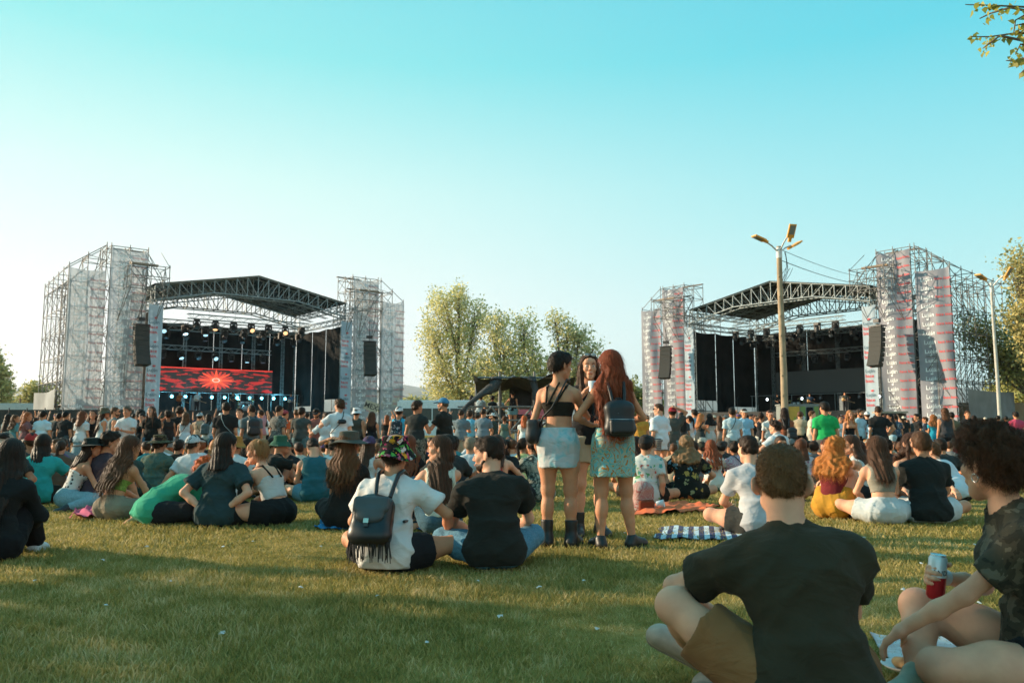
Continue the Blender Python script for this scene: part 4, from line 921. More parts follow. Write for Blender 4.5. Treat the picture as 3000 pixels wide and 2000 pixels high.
def rays(s=1.0):
    V = []; F = []
    for i, a in enumerate((115, 90, 65)):
        c = Vector((cos(radians(a)), sin(radians(a)), 0)); w = Vector((-c.y, c.x, 0)); p = c * .10 * s; q = c * .26 * s; b = len(V)
        V += [p - w * .02 * s, p + w * .02 * s, q + w * .045 * s, q - w * .045 * s]; F += [(b, b + 1, b + 2), (b, b + 2, b + 3)]
    return np.array([tuple(v) for v in V], np.float32), np.array(F, np.int32)
RAY = rays()
def big_banner(M, name, u0, u1, z0, z1, amp, seed, label, mat, group, mirror_dark=False):
    root = empty(name, M @ Vector(((u0 + u1) / 2, 0, z0)), label=label, cat='banner', group=group); root.matrix_world = M @ Matrix.Translation((0, 0, 0))
    dv = panel(root, 'fabric', u0, u1, z0, z1, -.16, amp, seed, mat)
    it = {'w': [], 'r': []}; z = z0 + .9; w = u1 - u0
    while z < z1 - .5:
        x = u0 + w * .16
        it['w'] += [(TXT[('Luján', .50)], x, z, .95), (RAY, x + .45, z + .40, .8)]; it['r'].append((TXT[('hace bien.', .44)], x + 1.18, z, .62 if w < 2.6 else .70)); z += .74
    if M.translation.x < 0: it = {'w': it['w'], 'p': it['r']}
    lettering(root, it, dv); return root
def pillar_banner(M, u0, u1, z0, z1, seed, label, group):
    root = empty('banner', label=label, cat='banner', group=group); root.matrix_world = M.copy()
    dv = panel(root, 'fabric', u0, u1, z0, z1, -.34, .05, seed, banner_mat((.62, .72, .80), 1.0), 8, 40)
    it = {'b': [], 'r': []}; z = z1 - 1.7
    while z > z0 + .9:
        k = (u1 - u0) / 1.15; x = u0 + .06
        it['b'] += [(TXT[('Luján', .40)], x, z, k), (TXT[('bien.', .40)], x, z - .80 * k, k)] if False else [(TXT[('Luján', .40)], x, z, k)]
        it['r'] += [(TXT[('hace', .40)], x, z - .42 * k, k), (TXT[('bien.', .40)], x, z - .84 * k, k), (RAY, x + .55 * k, z + .3 * k, 1.0)]; z -= 2.05
    lettering(root, it, dv); return root
def scaffold(M, name, us, vs, top, label, group, step=2.0, slope=None, side=1):
    """standards on a grid, ledgers every step metres, zig-zag braces"""
    root = empty(name, label=label, cat='scaffold tower', group=group); root.matrix_world = M.copy(); br = MB(); ld = MB()
    h = lambda u, v: slope(u, v) if slope else top
    for u in us:
        for v in vs:
            mb = MB(); zt = h(u, v) + .25; mb.tube((u, v, -.3), (u, v, zt), .036, 6)
            for z in np.arange(.7, zt, 1.0): mb.tube((u, v, z), (u, v, z + .06), .055, 6)
            mb.build('standard', steel, root)
    def bays(A, B):
        zt = min(h(*A), h(*B)); z = .6; k = 0
        while z < zt - .1:
            ld.tube((*A, z), (*B, z), .030, 5, cap=False)
            z2 = min(z + step, zt)
            if (Vector(A) - Vector(B)).length > .1:
                a, b = (A, B) if k % 2 == 0 else (B, A); br.tube((*a, z), (*b, z2), .026, 5, cap=False)
            z += step; k += 1
        ld.tube((*A, h(*A)), (*B, h(*B)), .034, 5, cap=False)
    for u in us:
        for v0, v1 in zip(vs[:-1], vs[1:]): bays((u, v0), (u, v1))
    for v in vs:
        for u0, u1 in zip(us[:-1], us[1:]): bays((u0, v), (u1, v))
    ld.build('ledgers', steel, root, kind='stuff'); br.build('diagonal_braces', steel, root, kind='stuff'); return root
def line_array(M, u, v, z, n, side, label, group, tilt=1):
    root = empty('line_array_speaker', label=label, cat='speaker', group=group); root.matrix_world = M @ Matrix.Translation((u, v, z)) @ Matrix.Rotation(radians(-side * 14), 4, 'Z')
    mb = MB(); mb.box((0, 0, .10), (1.25, .7, .10)); mb.build('flying_frame', blackm, root)
    mb = MB(); mb.box((-.02, 0, .55), (.55, .3, .28)); mb.tube((0, 0, .1), (0, 0, 2.2), .03, 6); mb.build('hoist', blackm, root)
    p = Vector((0, 0, 0)); a = 2.0; me = MB(); h = .42; D_ = .62
    me.add([(-.6, -D_ / 2, 0), (.6, -D_ / 2, 0), (.52, D_ / 2, -.04), (-.52, D_ / 2, -.04), (-.6, -D_ / 2, -h + .02), (.6, -D_ / 2, -h + .02), (.52, D_ / 2, -h + .06), (-.52, D_ / 2, -h + .06)], [(0, 1, 2, 3), (7, 6, 5, 4), (0, 4, 5, 1), (1, 5, 6, 2), (2, 6, 7, 3), (3, 7, 4, 0)]); me = me.mesh('speaker_cabinet')
    for i in range(n):
        o = link('speaker_cabinet', me, root, speakm); o.location = p; o.rotation_euler = (radians(-a * tilt), 0, 0); p = p + Matrix.Rotation(radians(-a * tilt), 3, 'X') @ Vector((0, 0, -h)); a += 1.0 + i * .5
    return root
_sl = {}
def light_meshes():
    if _sl: return _sl
    mb = MB(); mb.box((0, 0, -.08), (.36, .30, .14)); _sl['base'] = mb.mesh('base')
    mb = MB(); mb.box((-.20, 0, -.30), (.06, .12, .36)); mb.box((.20, 0, -.30), (.06, .12, .36)); mb.box((0, 0, -.145), (.46, .12, .05)); _sl['yoke'] = mb.mesh('yoke')
    mb = MB(); mb.lathe([(.06, .16), (.15, .12), (.165, -.02), (.15, -.20), (.175, -.24), (.17, -.26)], 10); _sl['head'] = mb.mesh('head')
    mb = MB(); mb.lathe([(.15, -.262), (.10, -.285), (.01, -.292)], 10); _sl['lens'] = mb.mesh('lens'); return _sl
def emit(c, s):
    def fn(t, p, out, L): p.inputs['Base Color'].default_value = (*c, 1); p.inputs['Emission Color'].default_value = (*c, 1); p.inputs['Emission Strength'].default_value = s
    return nodemat(('emit', c, s), fn)
lens_off = plain('lens glass', (.10, .12, .14), .15)
def stage_light(M, u, v, z, tilt, pan, lens, label, group, sc=1.0):
    m = light_meshes(); r = link('stage_light', m['yoke'], None, blackm, label=label, cat='stage light', group=group); r.matrix_world = M @ Matrix.Translation((u, v, z)) @ Matrix.Rotation(radians(pan), 4, 'Z') @ Matrix.Scale(sc, 4)
    link('base', m['base'], r, blackm); h = link('head', m['head'], r, blackm); h.location = (0, 0, -.36); h.rotation_euler = (radians(tilt), 0, 0); link('lens', m['lens'], h, lens)
def led_mat(on):
    def fn(t, p, out, L):
        if not on: p.inputs['Base Color'].default_value = (.07, .072, .072, 1); p.inputs['Roughness'].default_value = .6; return
        tcn = N(t, 'ShaderNodeTexCoord'); sx = N(t, 'ShaderNodeSeparateXYZ'); L(tcn.outputs['Object'], sx.inputs[0])
        def M_(op, a, b=None, c=None):
            m = N(t, 'ShaderNodeMath', operation=op)
            for i, q in enumerate((a, b, c)):
                if q is None: continue
                if isinstance(q, (int, float)): m.inputs[i].default_value = q
                else: L(q, m.inputs[i])
            return m.outputs[0]
        x = M_('MULTIPLY', sx.outputs['X'], .52); z = M_('MULTIPLY', sx.outputs['Z'], 1.0)
        rr = M_('SQRT', M_('ADD', M_('MULTIPLY', x, x), M_('MULTIPLY', z, z))); th = M_('ARCTAN2', z, x)
        spike = M_('ABSOLUTE', M_('SINE', M_('MULTIPLY', th, 4.0))); edge = M_('MULTIPLY_ADD', M_('POWER', M_('SUBTRACT', 1.0, spike), 1.6), .75, .34)
        star = M_('LESS_THAN', rr, edge); inner = M_('LESS_THAN', rr, .30); ring = M_('MULTIPLY', M_('LESS_THAN', rr, .20), M_('GREATER_THAN', rr, .155)); spikes2 = M_('ABSOLUTE', M_('SINE', M_('MULTIPLY', th, 11.0)))
        cb = N(t, 'ShaderNodeCombineXYZ'); L(M_('MULTIPLY', M_('ABSOLUTE', sx.outputs['X']), .55), cb.inputs[0]); L(M_('MULTIPLY', sx.outputs['Z'], 2.6), cb.inputs[1]); nf = noise(t, cb.outputs[0], 1.25, 3, .55, .6)
        flame = M_('GREATER_THAN', nf.outputs[0], .56); nearc = M_('LESS_THAN', M_('ADD', rr, M_('MULTIPLY', spikes2, -.5)), .45)
        topb = M_('GREATER_THAN', sx.outputs['Z'], 1.08)
        def mixc(f, a, b):
            m = N(t, 'ShaderNodeMix', data_type='RGBA'); L(f, m.inputs['Factor'])
            for i, q in ((6, a), (7, b)):
                if isinstance(q, tuple): m.inputs[i].default_value = (*q, 1)
                else: L(q, m.inputs[i])
            return m.outputs[2]
        c = mixc(flame, (.020, .014, .012), (.42, .020, .014)); c = mixc(nearc, c, (.62, .05, .03)); c = mixc(star, c, (.95, .10, .04)); c = mixc(inner, c, (1.0, .17, .07)); c = mixc(ring, c, (1.0, .75, .65)); c = mixc(topb, c, (.85, .05, .03))
        p.inputs['Base Color'].default_value = (.01, .01, .01, 1); L(c, p.inputs['Emission Color']); p.inputs['Emission Strength'].default_value = .75
    return nodemat(('led', on), fn)
ORD = 'first second third fourth fifth sixth seventh eighth ninth tenth eleventh twelfth'.split()
def make_stage(Lc, Rc, side, nm, on):
    """side = -1: the left stage (its open wing is seen on the right), +1: the right stage, mirrored"""
    M, Wd = frame_matrix(Lc, Rc); hw = Wd / 2; G = 'parts of the ' + nm; D = 12.0
    st = empty('stage', label=f'{"working concert" if on else "idle black concert"} stage with a gabled truss roof on the {nm[:5].strip()} of the field', cat='stage'); st.matrix_world = M.copy()
    mb = MB(); mb.box((0, D / 2, 1.0), (Wd, D, 2.0 + .6)); mb.build('deck', deckm, st)
    # roof: front and rear gable trusses, purlins, membrane
    top = [(-hw, 13.0), (0, 14.75), (hw, 13.0)]; bot = [(-hw, 11.7), (-.22 * Wd, 12.8), (.22 * Wd, 12.8), (hw, 11.7)]
    zt = lambda u: float(np.interp(u, [a for a, b in top], [b for a, b in top])); zb = lambda u: float(np.interp(u, [a for a, b in bot], [b for a, b in bot]))
    for v, nmr in ((0, 'front_truss'), (D, 'rear_truss')):
        mb = MB(); nb = 18; us = [-hw + Wd * i / nb for i in range(nb + 1)]
        for dv in (0, 1.25):
            vv = v + dv * (1 if v == 0 else -1)
            for a, b in zip(us[:-1], us[1:]):
                mb.tube((a, vv, zt(a)), (b, vv, zt(b)), .065, 6, cap=False); mb.tube((a, vv, zb(a)), (b, vv, zb(b)), .065, 6, cap=False)
                if a < 0: mb.tube((a, vv, zt(a)), (b, vv, zb(b)), .042, 5, cap=False)
                else: mb.tube((a, vv, zb(a)), (b, vv, zt(b)), .042, 5, cap=False)
            for a in us: mb.tube((a, vv, zt(a)), (a, vv, zb(a)), .05, 5, cap=False)
        for a in us[::2]:
            vv = v + (1.25 if v == 0 else -1.25); mb.tube((a, v, zb(a)), (a, vv, zb(a)), .04, 5, cap=False); mb.tube((a, v, zt(a)), (a, vv, zb(a)), .03, 4, cap=False)
        mb.build(nmr, alu, st, kind='stuff')
    mb = MB()
    for u in np.linspace(-hw, hw, 9):
        truss(mb, (u, 1.3, zt(u) - .35), (u, D - 1.3, zt(u) - .35), .42, 14, .032, .018)
    for v in (4, 7.5): 
        for a, b in ((-hw, 0), (0, hw)): truss(mb, (a, v, zt(a) - .8), (b, v, zt(b) - .8), .5, 12, .032, .02)
    mb.build('purlins', alu, st, kind='stuff')
    for s in (-1, 1):
        mb = MB(); mb.add([(0, -.15, 14.84), (s * (hw + .1), -.15, 13.09), (s * (hw + .1), D + .2, 13.09), (0, D + .2, 14.84), (0, -.15, 14.80), (s * (hw + .1), -.15, 13.05), (s * (hw + .1), D + .2, 13.05), (0, D + .2, 14.80)], [(0, 1, 2, 3), (4, 7, 6, 5), (0, 4, 5, 1), (1, 5, 6, 2), (2, 6, 7, 3), (3, 7, 4, 0)])
        mb.build('roof_membrane', roofm, st)
    for u in (-hw, hw):
        for v in (0.3, D - .3):
            mb = MB(); truss(mb, (u, v, -.3), (u, v, 11.8), .5, 18, .035, .02, Vector((0, 1, 0))); mb.build('corner_tower', alu, st, kind='stuff')
        mb = MB(); truss(mb, (u, .3, 11.4), (u, D - .3, 11.4), .5, 16, .04, .022); mb.build('side_truss', alu, st, kind='stuff')
    # drapes: rear wall in widths of cloth, and the wing that can be seen
    n = 6
    for i in range(n):
        a, b = -hw + Wd * i / n + .02, -hw + Wd * (i + 1) / n - .02
        panel(st, 'rear_drape', a, b, 2.0, 11.3, D - .4, .10, i + 3, black_cloth, 20, 16)
    w = -side * hw; q = empty('side_drape', (0, 0, 0)); q.parent = st; q.matrix_local = Matrix.Translation((w, 0, 0)) @ Matrix.Rotation(pi / 2, 4, 'Z')
    for k, (v0, v1, z0, z1) in enumerate(((.6, 4.2, 3.6, 10.9), (4.3, 7.4, 2.2, 10.9), (7.5, 11.4, 3.0, 10.9))):
        panel(q, 'drape_width', v0, v1, z0, z1, 0, .16, 20 + k, black_cloth, 20, 16)
    w = side * hw; q = empty('side_drape', (0, 0, 0)); q.parent = st; q.matrix_local = Matrix.Translation((w, 0, 0)) @ Matrix.Rotation(pi / 2, 4, 'Z')
    panel(q, 'drape_width', 1.5, 11.4, 2.0, 10.9, 0, .16, 29, black_cloth, 30, 16)
    # lit support poles in front of the rear drape
    for u in (-.36, -.17, .03, .22, .40):
        mb = MB(); truss(mb, (u * Wd, D - 1.1, 2.0), (u * Wd, D - 1.1, 10.9), .26, 24, .022, .013, Vector((0, 1, 0))); mb.build('support_pole', alu, st, kind='stuff')
    # flown lighting trusses
    rows = [(2.8, 10.9, -.30, .36), (5.6, 10.6, -.42, .42), (8.6, 10.4, -.46, .46), (9.8, 8.6, -.44, .30)]
    for v, z, a, b in rows:
        a, b = (a, b) if side < 0 else (-b, -a)
        mb = MB(); truss(mb, (a * Wd, v, z), (b * Wd, v, z), .42, int(Wd * (b - a) / .55), .030, .018)
        for u in np.linspace(a * Wd * .9, b * Wd * .9, 3): mb.tube((u, v, z), (u, v, zt(u) - .5), .012, 4)
        mb.build('lighting_truss', alu, st, kind='stuff')
    # led wall
    s0, s1 = (-.33, .33); mb = MB(); mb.box((0, 0, 0), ((s1 - s0) * Wd, .12, 2.35)); sc = mb.build('led_screen', led_mat(on), None, label='long LED screen showing a red star and flames on the left stage' if on else 'long grey switched off screen on the right stage', cat='screen'); sc.matrix_world = M @ Matrix.Translation(((s0 + s1) / 2 * Wd, D - 1.5, 5.55))
    mb = MB()
    for z in (-1.2, 1.2): mb.tube((s0 * Wd, .14, z), (s1 * Wd, .14, z), .03, 5)
    mb.build('frame', blackm, sc)
    # lamps
    k = 0
    for ri, (v, z, a, b) in enumerate(rows):
        nn = (7, 8, 9, 8)[ri]; a, b = (a, b) if side < 0 else (-b, -a)
        for i in range(nn):
            u = (a + (b - a) * (i + .5) / nn) * Wd; lit = on and ((ri == 1 and i in (0, 1, 2)) or (ri == 3 and i % 2 == 0)); wm = on and ri == 0 and i % 2 == 1
            stage_light(M, u, v, z - .22, random.uniform(-60, 5), random.uniform(-20, 20), emit((.5, .85, 1.0), 5 if ri == 1 and i == 1 else .7) if lit else (emit((1.0, .55, .25), 1.0) if wm else lens_off), f'moving head lamp, {ORD[i]} from left on the {["front", "second", "third", "low rear"][ri]} truss of the {nm}', f'moving head lamps on the {["front", "second", "third", "low rear"][ri]} truss of the {nm}', 1.45)
    for i in range(12 if on else 8):
        u = (-.40 + .85 * i / (12 if on else 8)) * Wd * (-side); r = None
        stage_light(M, u, 9.3, 4.15, -86, 0, emit((.20, .80, 1.0), 5.0) if on else (emit((.85, .95, 1.0), 3.0) if i in (1, 5, 7) else lens_off), f'{"cyan spot" if on else "small spot"} lamp, {ORD[i if side > 0 else i]} from {"left" if side < 0 else "right"} in the low row of the {nm}', f'spot lamps in the low row of the {nm}', 1.0)
    mb = MB(); mb.tube((-.46 * Wd, 9.3, 4.2), (.47 * Wd, 9.3, 4.2), .03, 6)
    for u in (-.45, -.2, .05, .3, .46): mb.tube((u * Wd, 9.3, 2.3), (u * Wd, 9.3, 4.2), .03, 6)
    mb.build('lamp_rail', alu, st)
    if on:
        for u in (-.33, -.12, .1, .33):
            ld_ = bpy.data.lights.new('spot_glow', 'POINT'); ld_.energy = 150; ld_.color = (.2, .75, 1.0); ld_.shadow_soft_size = .3; lo_ = bpy.data.objects.new('spot_glow', ld_); COL.objects.link(lo_); lo_.matrix_world = M @ Matrix.Translation((u * Wd, 8.6, 3.8))
    # side towers with banners, cantilevered cage and line array
    for s in (-1, 1):
        far = s == -side; where = f'{"outer" if s == side else "inner"} side of {nm}'
        B_u = sorted([s * (hw + .7), s * (hw + 2.15), s * (hw + 3.6)]); A_u = sorted([s * (hw + 3.95), s * (hw + 5.3), s * (hw + 6.65)])
        scaffold(M, 'scaffold_tower', B_u, [0, 1.6, 3.2], 15.9, f'taller scaffold tower nearest the roof on the {where}', None)
        lim = s * (hw + 6.65)
        scaffold(M, 'scaffold_tower', A_u, [0.0, 2.2, 4.4, 6.6, 8.8, 10.6], 13.9, f'long stepped scaffold tower furthest out on the {where}', None, slope=lambda u, v, s=s: 13.9 + (2.0 * (1 - (abs(u) - hw - 3.95) / 2.7) if v < 4 else 0) - .04 * v)
        if True:
            rt = scaffold(M, 'speaker_cage', sorted([s * (hw + .0), s * (hw + 1.5), s * (hw + 2.9)]), [-2.6, -1.3, -.25], 13.6, f'scaffold cage cantilevered towards the lawn on the {where}', None, step=1.0) if False else None
            root = empty('scaffold_cage', label=f'cantilevered scaffold cage that carries the speakers on the {where}', cat='scaffold cage'); root.matrix_world = M.copy(); c1 = MB(); c2 = MB()
            uu = [s * (hw - .35), s * (hw + 1.1), s * (hw + 2.6)]
            for u in uu:
                for v in (-2.7, -1.4):
                    c1.tube((u, v, 12.2), (u, v, 14.3), .036, 6); c2.tube((u, v, 12.2), (u * 1.0 + s * .3, 0, 9.6), .028, 5)
                for z in (12.3, 13.2, 14.1): c1.tube((u, -2.9, z), (u, 0, z), .032, 5)
                c2.tube((u, -2.7, 14.1), (u, 0, 15.8), .030, 5); c2.tube((u, -2.7, 12.3), (u, -1.4, 14.1), .026, 5); c2.tube((u, -1.4, 14.1), (u, 0, 12.3), .026, 5); c2.tube((u, -1.4, 12.3), (u, 0, 14.1), .026, 5)
            for v in (-2.7, -1.4):
                for z in (12.3, 13.2, 14.1): c1.tube((uu[0], v, z), (uu[2], v, z), .032, 5)
                for a, b in zip(uu[:-1], uu[1:]): c2.tube((a, v, 12.3), (b, v, 14.1), .026, 5)
            for a in (0, 1.3): c2.tube((uu[0], -a - 1.4, 12.3), (s * (hw + .7), 0, 15.6), .028, 5)
            c1.build('frame', steel, root, kind='stuff'); c2.build('diagonal_braces', steel, root, kind='stuff')
            mb = MB(); mb.box((s * (hw + 1.5), -2.0, 14.25), (2.2, .22, .18)); mb.build('beam', plain('timber', (.30, .20, .12), .8), root)
        for k2, zz in enumerate((14.7, 16.2)):
            mb = MB(); mb.box((s * (hw + 1.6), .5 + k2 * 2.2, 0), (2.6, .24, .10)); o = mb.build('walkway_plank', plain('plank', (.16, .12, .09), .8), None, label=f'{["lower", "upper"][k2]} dark plank lying on top of the scaffold on the {where}', cat='plank'); o.matrix_world = M @ Matrix.Translation((0, 0, zz))
        mat = banner_mat((.52, .56, .60) if side < 0 else (.42, .42, .47), .55 if side < 0 else .92)
        big_banner(M, 'banner', *sorted((s * (hw + .75), s * (hw + 3.6))), 0.0, 15.7, .14 if side < 0 else .26, 5 + s + side * 3, f'tallest grey lettered banner on the {where}', mat, None)
        big_banner(M, 'banner', *sorted((s * (hw + 3.95), s * (hw + 6.65))), 0.0, 13.7, .14 if side < 0 else .26, 9 + s + side * 3, f'shorter outermost grey lettered banner on the {where}', mat, None)
        pillar_banner(M, *sorted((s * (hw - .62), s * (hw + .55))), .6, 11.3, 3 + s, f'narrow pale blue lettered banner on the {"outer" if s == side else "inner"} front pillar of the {nm}', None)
        line_array(M, s * (hw + 1.55), -2.1, 9.1, 8, s, f'hanging column of black speakers on the {where}', None)
        if s == side:
            root = empty('tarpaulin', label=f'grey tarpaulin strung along the outer scaffold behind the {nm}', cat='tarpaulin'); root.matrix_world = M @ Matrix.Translation((s * (hw + 6.9), 0, 0)) @ Matrix.Rotation(pi / 2, 4, 'Z')
            panel(root, 'sheet', 1.5, 11.2, 1.6, 3.9, 0, .18, 77, plain('tarp', (.20, .22, .23), .8, 0, .25, .7), 60, 8)
    return M, Wd
LST, LW = make_stage((-30.6, 68.0), (-16.6, 79.4), -1, 'left stage', True)
RST, RW = make_stage((18.8, 84.0), (31.1, 68.9), 1, 'right stage', False)
mb = MB()
# ---------------------------------------------------------------- things standing on the field
conc = plain('concrete pole', (.50, .47, .42), .85, 0, .2, 3, .2, .01); wood = plain('pole timber', (.36, .27, .18), .85, 0, .3, 2.5, .2, .01); orange = plain('orange lamp housing', (.72, .33, .05), .5); darkm = plain('dark metal', (.04, .045, .05), .5)
def lamp_post(px, y, ptop, r, mat, heads, label):
    x = xat(px, y, 5); z0 = gz(x, y); zt = zat(ptop, y); root = empty('lamp_post', (x, y, z0), label=label, cat='lamp post'); H_ = zt - z0
    mb = MB(); mb.path([(0, 0, -.2), (.02, 0, H_ * .4), (-.01, 0, H_ * .8), (0, 0, H_)], [r * 1.2, r * 1.05, r * .9, r * .8], 12)
    if mat is wood:
        for z in np.arange(.8, H_ - 1, .9): mb.ball((r * sin(z * 7), -abs(r * cos(z * 7)) * .9, z), .05, 6, 4)
    mb.build('pole', mat, root); mb = MB(); mb.lathe([(r * .95, H_ - .55), (r * .95, H_ - .1), (r * .6, H_)], 12); mb.build('collar', plain('pale collar', (.62, .62, .60), .6), root)
    for (ax, ay, az, tilt) in heads:
        d = Vector((ax, ay, az)); e = Vector((0, 0, H_ - .2)) + d; dn = Vector((ax, ay, az * .6)).normalized()
        mb = MB(); mb.path([(0, 0, H_ - .3), Vector((0, 0, H_ - .2)) + d * .5, e], .035, 6); arm = mb.build('bracket', plain('bracket steel', (.50, .52, .54), .5, .5), root)
        hd = MB(); u = dn; w = u.cross(Vector((0, 0, 1))).normalized(); n_ = w.cross(u); Mr = Matrix((w, u, n_)).transposed().to_3x3(); Mr = Mr @ Matrix.Rotation(tilt, 3, 'X')
        c = e + u * .30; hd.box(c, (.34, .62, .07), Mr); hd.box(c + Mr @ Vector((0, -.38, 0)), (.14, .22, .09), Mr); o = hd.build('lamp_head', orange, root); g2 = MB(); g2.box(c + Mr @ Vector((0, .05, -.045)), (.24, .40, .02), Mr); g2.build('glass', plain('lamp glass', (.18, .20, .20), .3), o)
    return root, Vector((x, y, zt))
_, ptop = lamp_post(2291, 36, 722, .14, wood, [(-.75, -.3, .40, .0), (.18, -.75, .55, .70), (.62, .25, .30, .25)], 'tall wooden lamp post with three orange lamp heads before the right stage')
lamp_post(2916, 43, 828, .085, conc, [(-.55, -.3, .35, 0), (.35, -.55, .50, .55)], 'slim metal lamp post with two orange heads near the right edge')
mb = MB()
r_ = random.Random(4)
for k in range(3):
    p = ptop + Vector((.15, -.05, -.25)); q = [p + Vector((.1 + .35 * sin(i * .8 + k * .6) * (i / 8), r_.uniform(-.1, .1), -.30 * i * (1 + .1 * k) if i < 6 else -1.8 + .35 * (i - 5))) for i in range(9)]; mb.path(q, .012, 4)
mb.build('cable_loop', darkm, None, label='loose loops of black cable hanging from the top of the wooden lamp post', cat='cable', kind=None)
def wire(name, a, b, sag, r, label, n=16):
    mb = MB(); a, b = Vector(a), Vector(b); mb.path([a.lerp(b, i / n) + Vector((0, 0, -4 * sag * (i / n) * (1 - i / n))) for i in range(n + 1)], r, 5); mb.build(name, darkm, None, label=label, cat='cable')
wire('cable', ptop + Vector((.1, 0, -.15)), RST @ Vector((RW / 2 + .7, 0, 13.6)), .3, .014, 'upper black cable from the lamp post to the right scaffold tower')
wire('cable', ptop + Vector((.1, 0, -.65)), RST @ Vector((RW / 2 + .7, 0, 13.0)), .3, .018, 'lower black cable from the lamp post to the right scaffold tower')
wire('cable', at(2916, 832, 43), (40, 40, 9), .2, .012, 'thin cable leaving the metal lamp post to the right')
# utility poles far behind
for px, py, y, lab in ((1173, 1132, 90, 'thin utility pole left of the bus'), (1191, 1180, 110, 'short dark post between the left stage and the bus'), (60, 1165, 100, 'thin post beyond the black fence at left')):
    v = at(px, py, y); mb = MB(); mb.tube((v.x, y, -.5), v, .12, 8); mb.tube((v.x - .4, y, v.z - .2), (v.x + .4, y, v.z - .2), .05, 6); mb.build('utility_pole', wood, None, label=lab, cat='utility pole')
wire('cable', at(1162, 1150, 90), at(1260, 1180, 90), .2, .03, 'drooping wire right of the left stage')
wire('cable', at(1850, 1150, 95), at(1900, 1135, 95), .2, .03, 'drooping wire left of the right stage')
# recycling kiosk
def kiosk():
    y = 36.0; x = xat(2345, y, 1); z0 = gz(x, y); root = empty('recycling_kiosk', (x, y, z0), radians(-8), label='yellow and green recycling kiosk with a dark slot beside the wooden lamp post', cat='kiosk'); h = 2.18
    yel = plain('kiosk yellow', (.62, .36, .05), .5); grn = plain('kiosk green', (.17, .26, .07), .5); grey = plain('kiosk frame', (.22, .24, .23), .5); lg = plain('leaf print', (.25, .36, .06), .5)
    mb = MB(); mb.box((0, .55, h / 2), (1.66, 1.08, h)); mb.box((0, .55, h + .03), (1.74, 1.16, .06)); mb.build('housing', grey, root)
    def pan(name, u0, u1, z0_, z1, m, off=.0, parent=root): b = MB(); b.box(((u0 + u1) / 2, -.012 - off, (z0_ + z1) / 2), (u1 - u0, .02, z1 - z0_)); return b.build(name, m, parent)
    pan('panel', -.80, -.02, .10, h - .05, yel); pan('panel', .02, .24, .10, h - .05, grn); pan('panel', .28, .56, .10, 1.38, grn); pan('panel', .60, .80, .10, h - .05, grn)
    pan('slot', .28, .56, 1.42, h - .08, plain('slot', (.01, .01, .01), .9)); pan('notice', .31, .53, .80, 1.10, plain('orange notice', (.55, .22, .05), .6), .012); pan('notice', .31, .53, .50, .70, plain('pale notice', (.45, .42, .2), .6), .012); pan('notice', .06, .20, .75, 1.0, plain('white notice', (.6, .62, .58), .6), .012)
    for k in range(6): pan('print_line', .63, .77, .7 + k * .17, .76 + k * .17, plain('print line', (.36, .44, .16), .6), .012)
    b = MB(); b.lathe([(.085, 0), (.085, .02)], 20, Matrix.Translation((.13, -.02, 1.62)) @ Matrix.Rotation(pi / 2, 4, 'X')); b.build('emblem', plain('emblem white', (.7, .72, .7), .6), root)
    b = MB(); pts = [(-.42, .35), (-.20, .55), (-.16, .95), (-.30, 1.45), (-.24, 1.70), (-.12, 1.50), (-.05, 1.0), (-.10, .5), (-.30, .22)]; b.add([(a, -.026, c) for a, c in pts], [tuple(range(len(pts)))]); b.build('leaf_print', lg, root)
    b = MB(); pts = [(-.78, .75), (-.55, .95), (-.35, .70), (-.5, .40), (-.78, .35)]; b.add([(a, -.026, c) for a, c in pts], [tuple(range(len(pts)))]); b.build('leaf_print', plain('amber print', (.70, .42, .06), .6), root)
    V, F = text_mesh('an', .24); P = np.zeros_like(V); P[:, 0] = V[:, 0] - .34; P[:, 2] = V[:, 1] + .13; P[:, 1] = -.028; link('lettering', npmesh('lettering', P, F, False), root, plain('dark print', (.03, .03, .03), .7), kind='stuff')
    V, F = text_mesh('37', .11); P = np.zeros_like(V); P[:, 0] = V[:, 0] + .068; P[:, 2] = V[:, 1] + 1.58; P[:, 1] = -.045; link('lettering', npmesh('lettering', P, F, False), root, plain('dark print', (.03, .03, .03), .7), kind='stuff')
kiosk()
# buses
def bus(px0, px1, pt, y, label, col, gh=3.1, z0=-.3):
    x0_, x1_ = xat(px0, y, 1), xat(px1, y, 1); z1 = zat(pt, y); root = empty('bus', ((x0_ + x1_) / 2, y, z0), label=label, cat='bus'); L_ = x1_ - x0_; H_ = z1 - z0; wh = plain('bus paint', col, .4); gl = plain('bus glass', (.05, .06, .055), .2, spec=.5)
    mb = MB(); mb.box((0, 1.25, H_ * .5 + .2), (L_, 2.5, H_ - .45)); mb.box((0, 1.25, H_ + .02), (L_ - .3, 2.3, .12)); mb.build('body', wh, root)
    n = max(3, int(L_ / 1.5)); 
    for i in range(n): b = MB(); b.box((-L_ / 2 + L_ * (i + .5) / n, -.012, H_ * .66), (L_ / n - .10, .04, H_ * .30)); b.build('window', gl, root)
    for i in range(2):
        b = MB(); b.lathe([(.0, -.05), (.48, -.05), (.48, .22), (0, .22)], 16, Matrix.Translation(((-1, 1)[i] * L_ * .32, .1, .48)) @ Matrix.Rotation(-pi / 2, 4, 'X'), cap=False); b.build('wheel', blackm, root)
bus(1163, 1420, 1174, 70, 'white bus with dark windows parked behind the crowd right of the left stage', (.72, .74, .74))
bus(-120, 128, 1183, 74, 'long pale bus behind the black fence at the left edge', (.45, .50, .50))
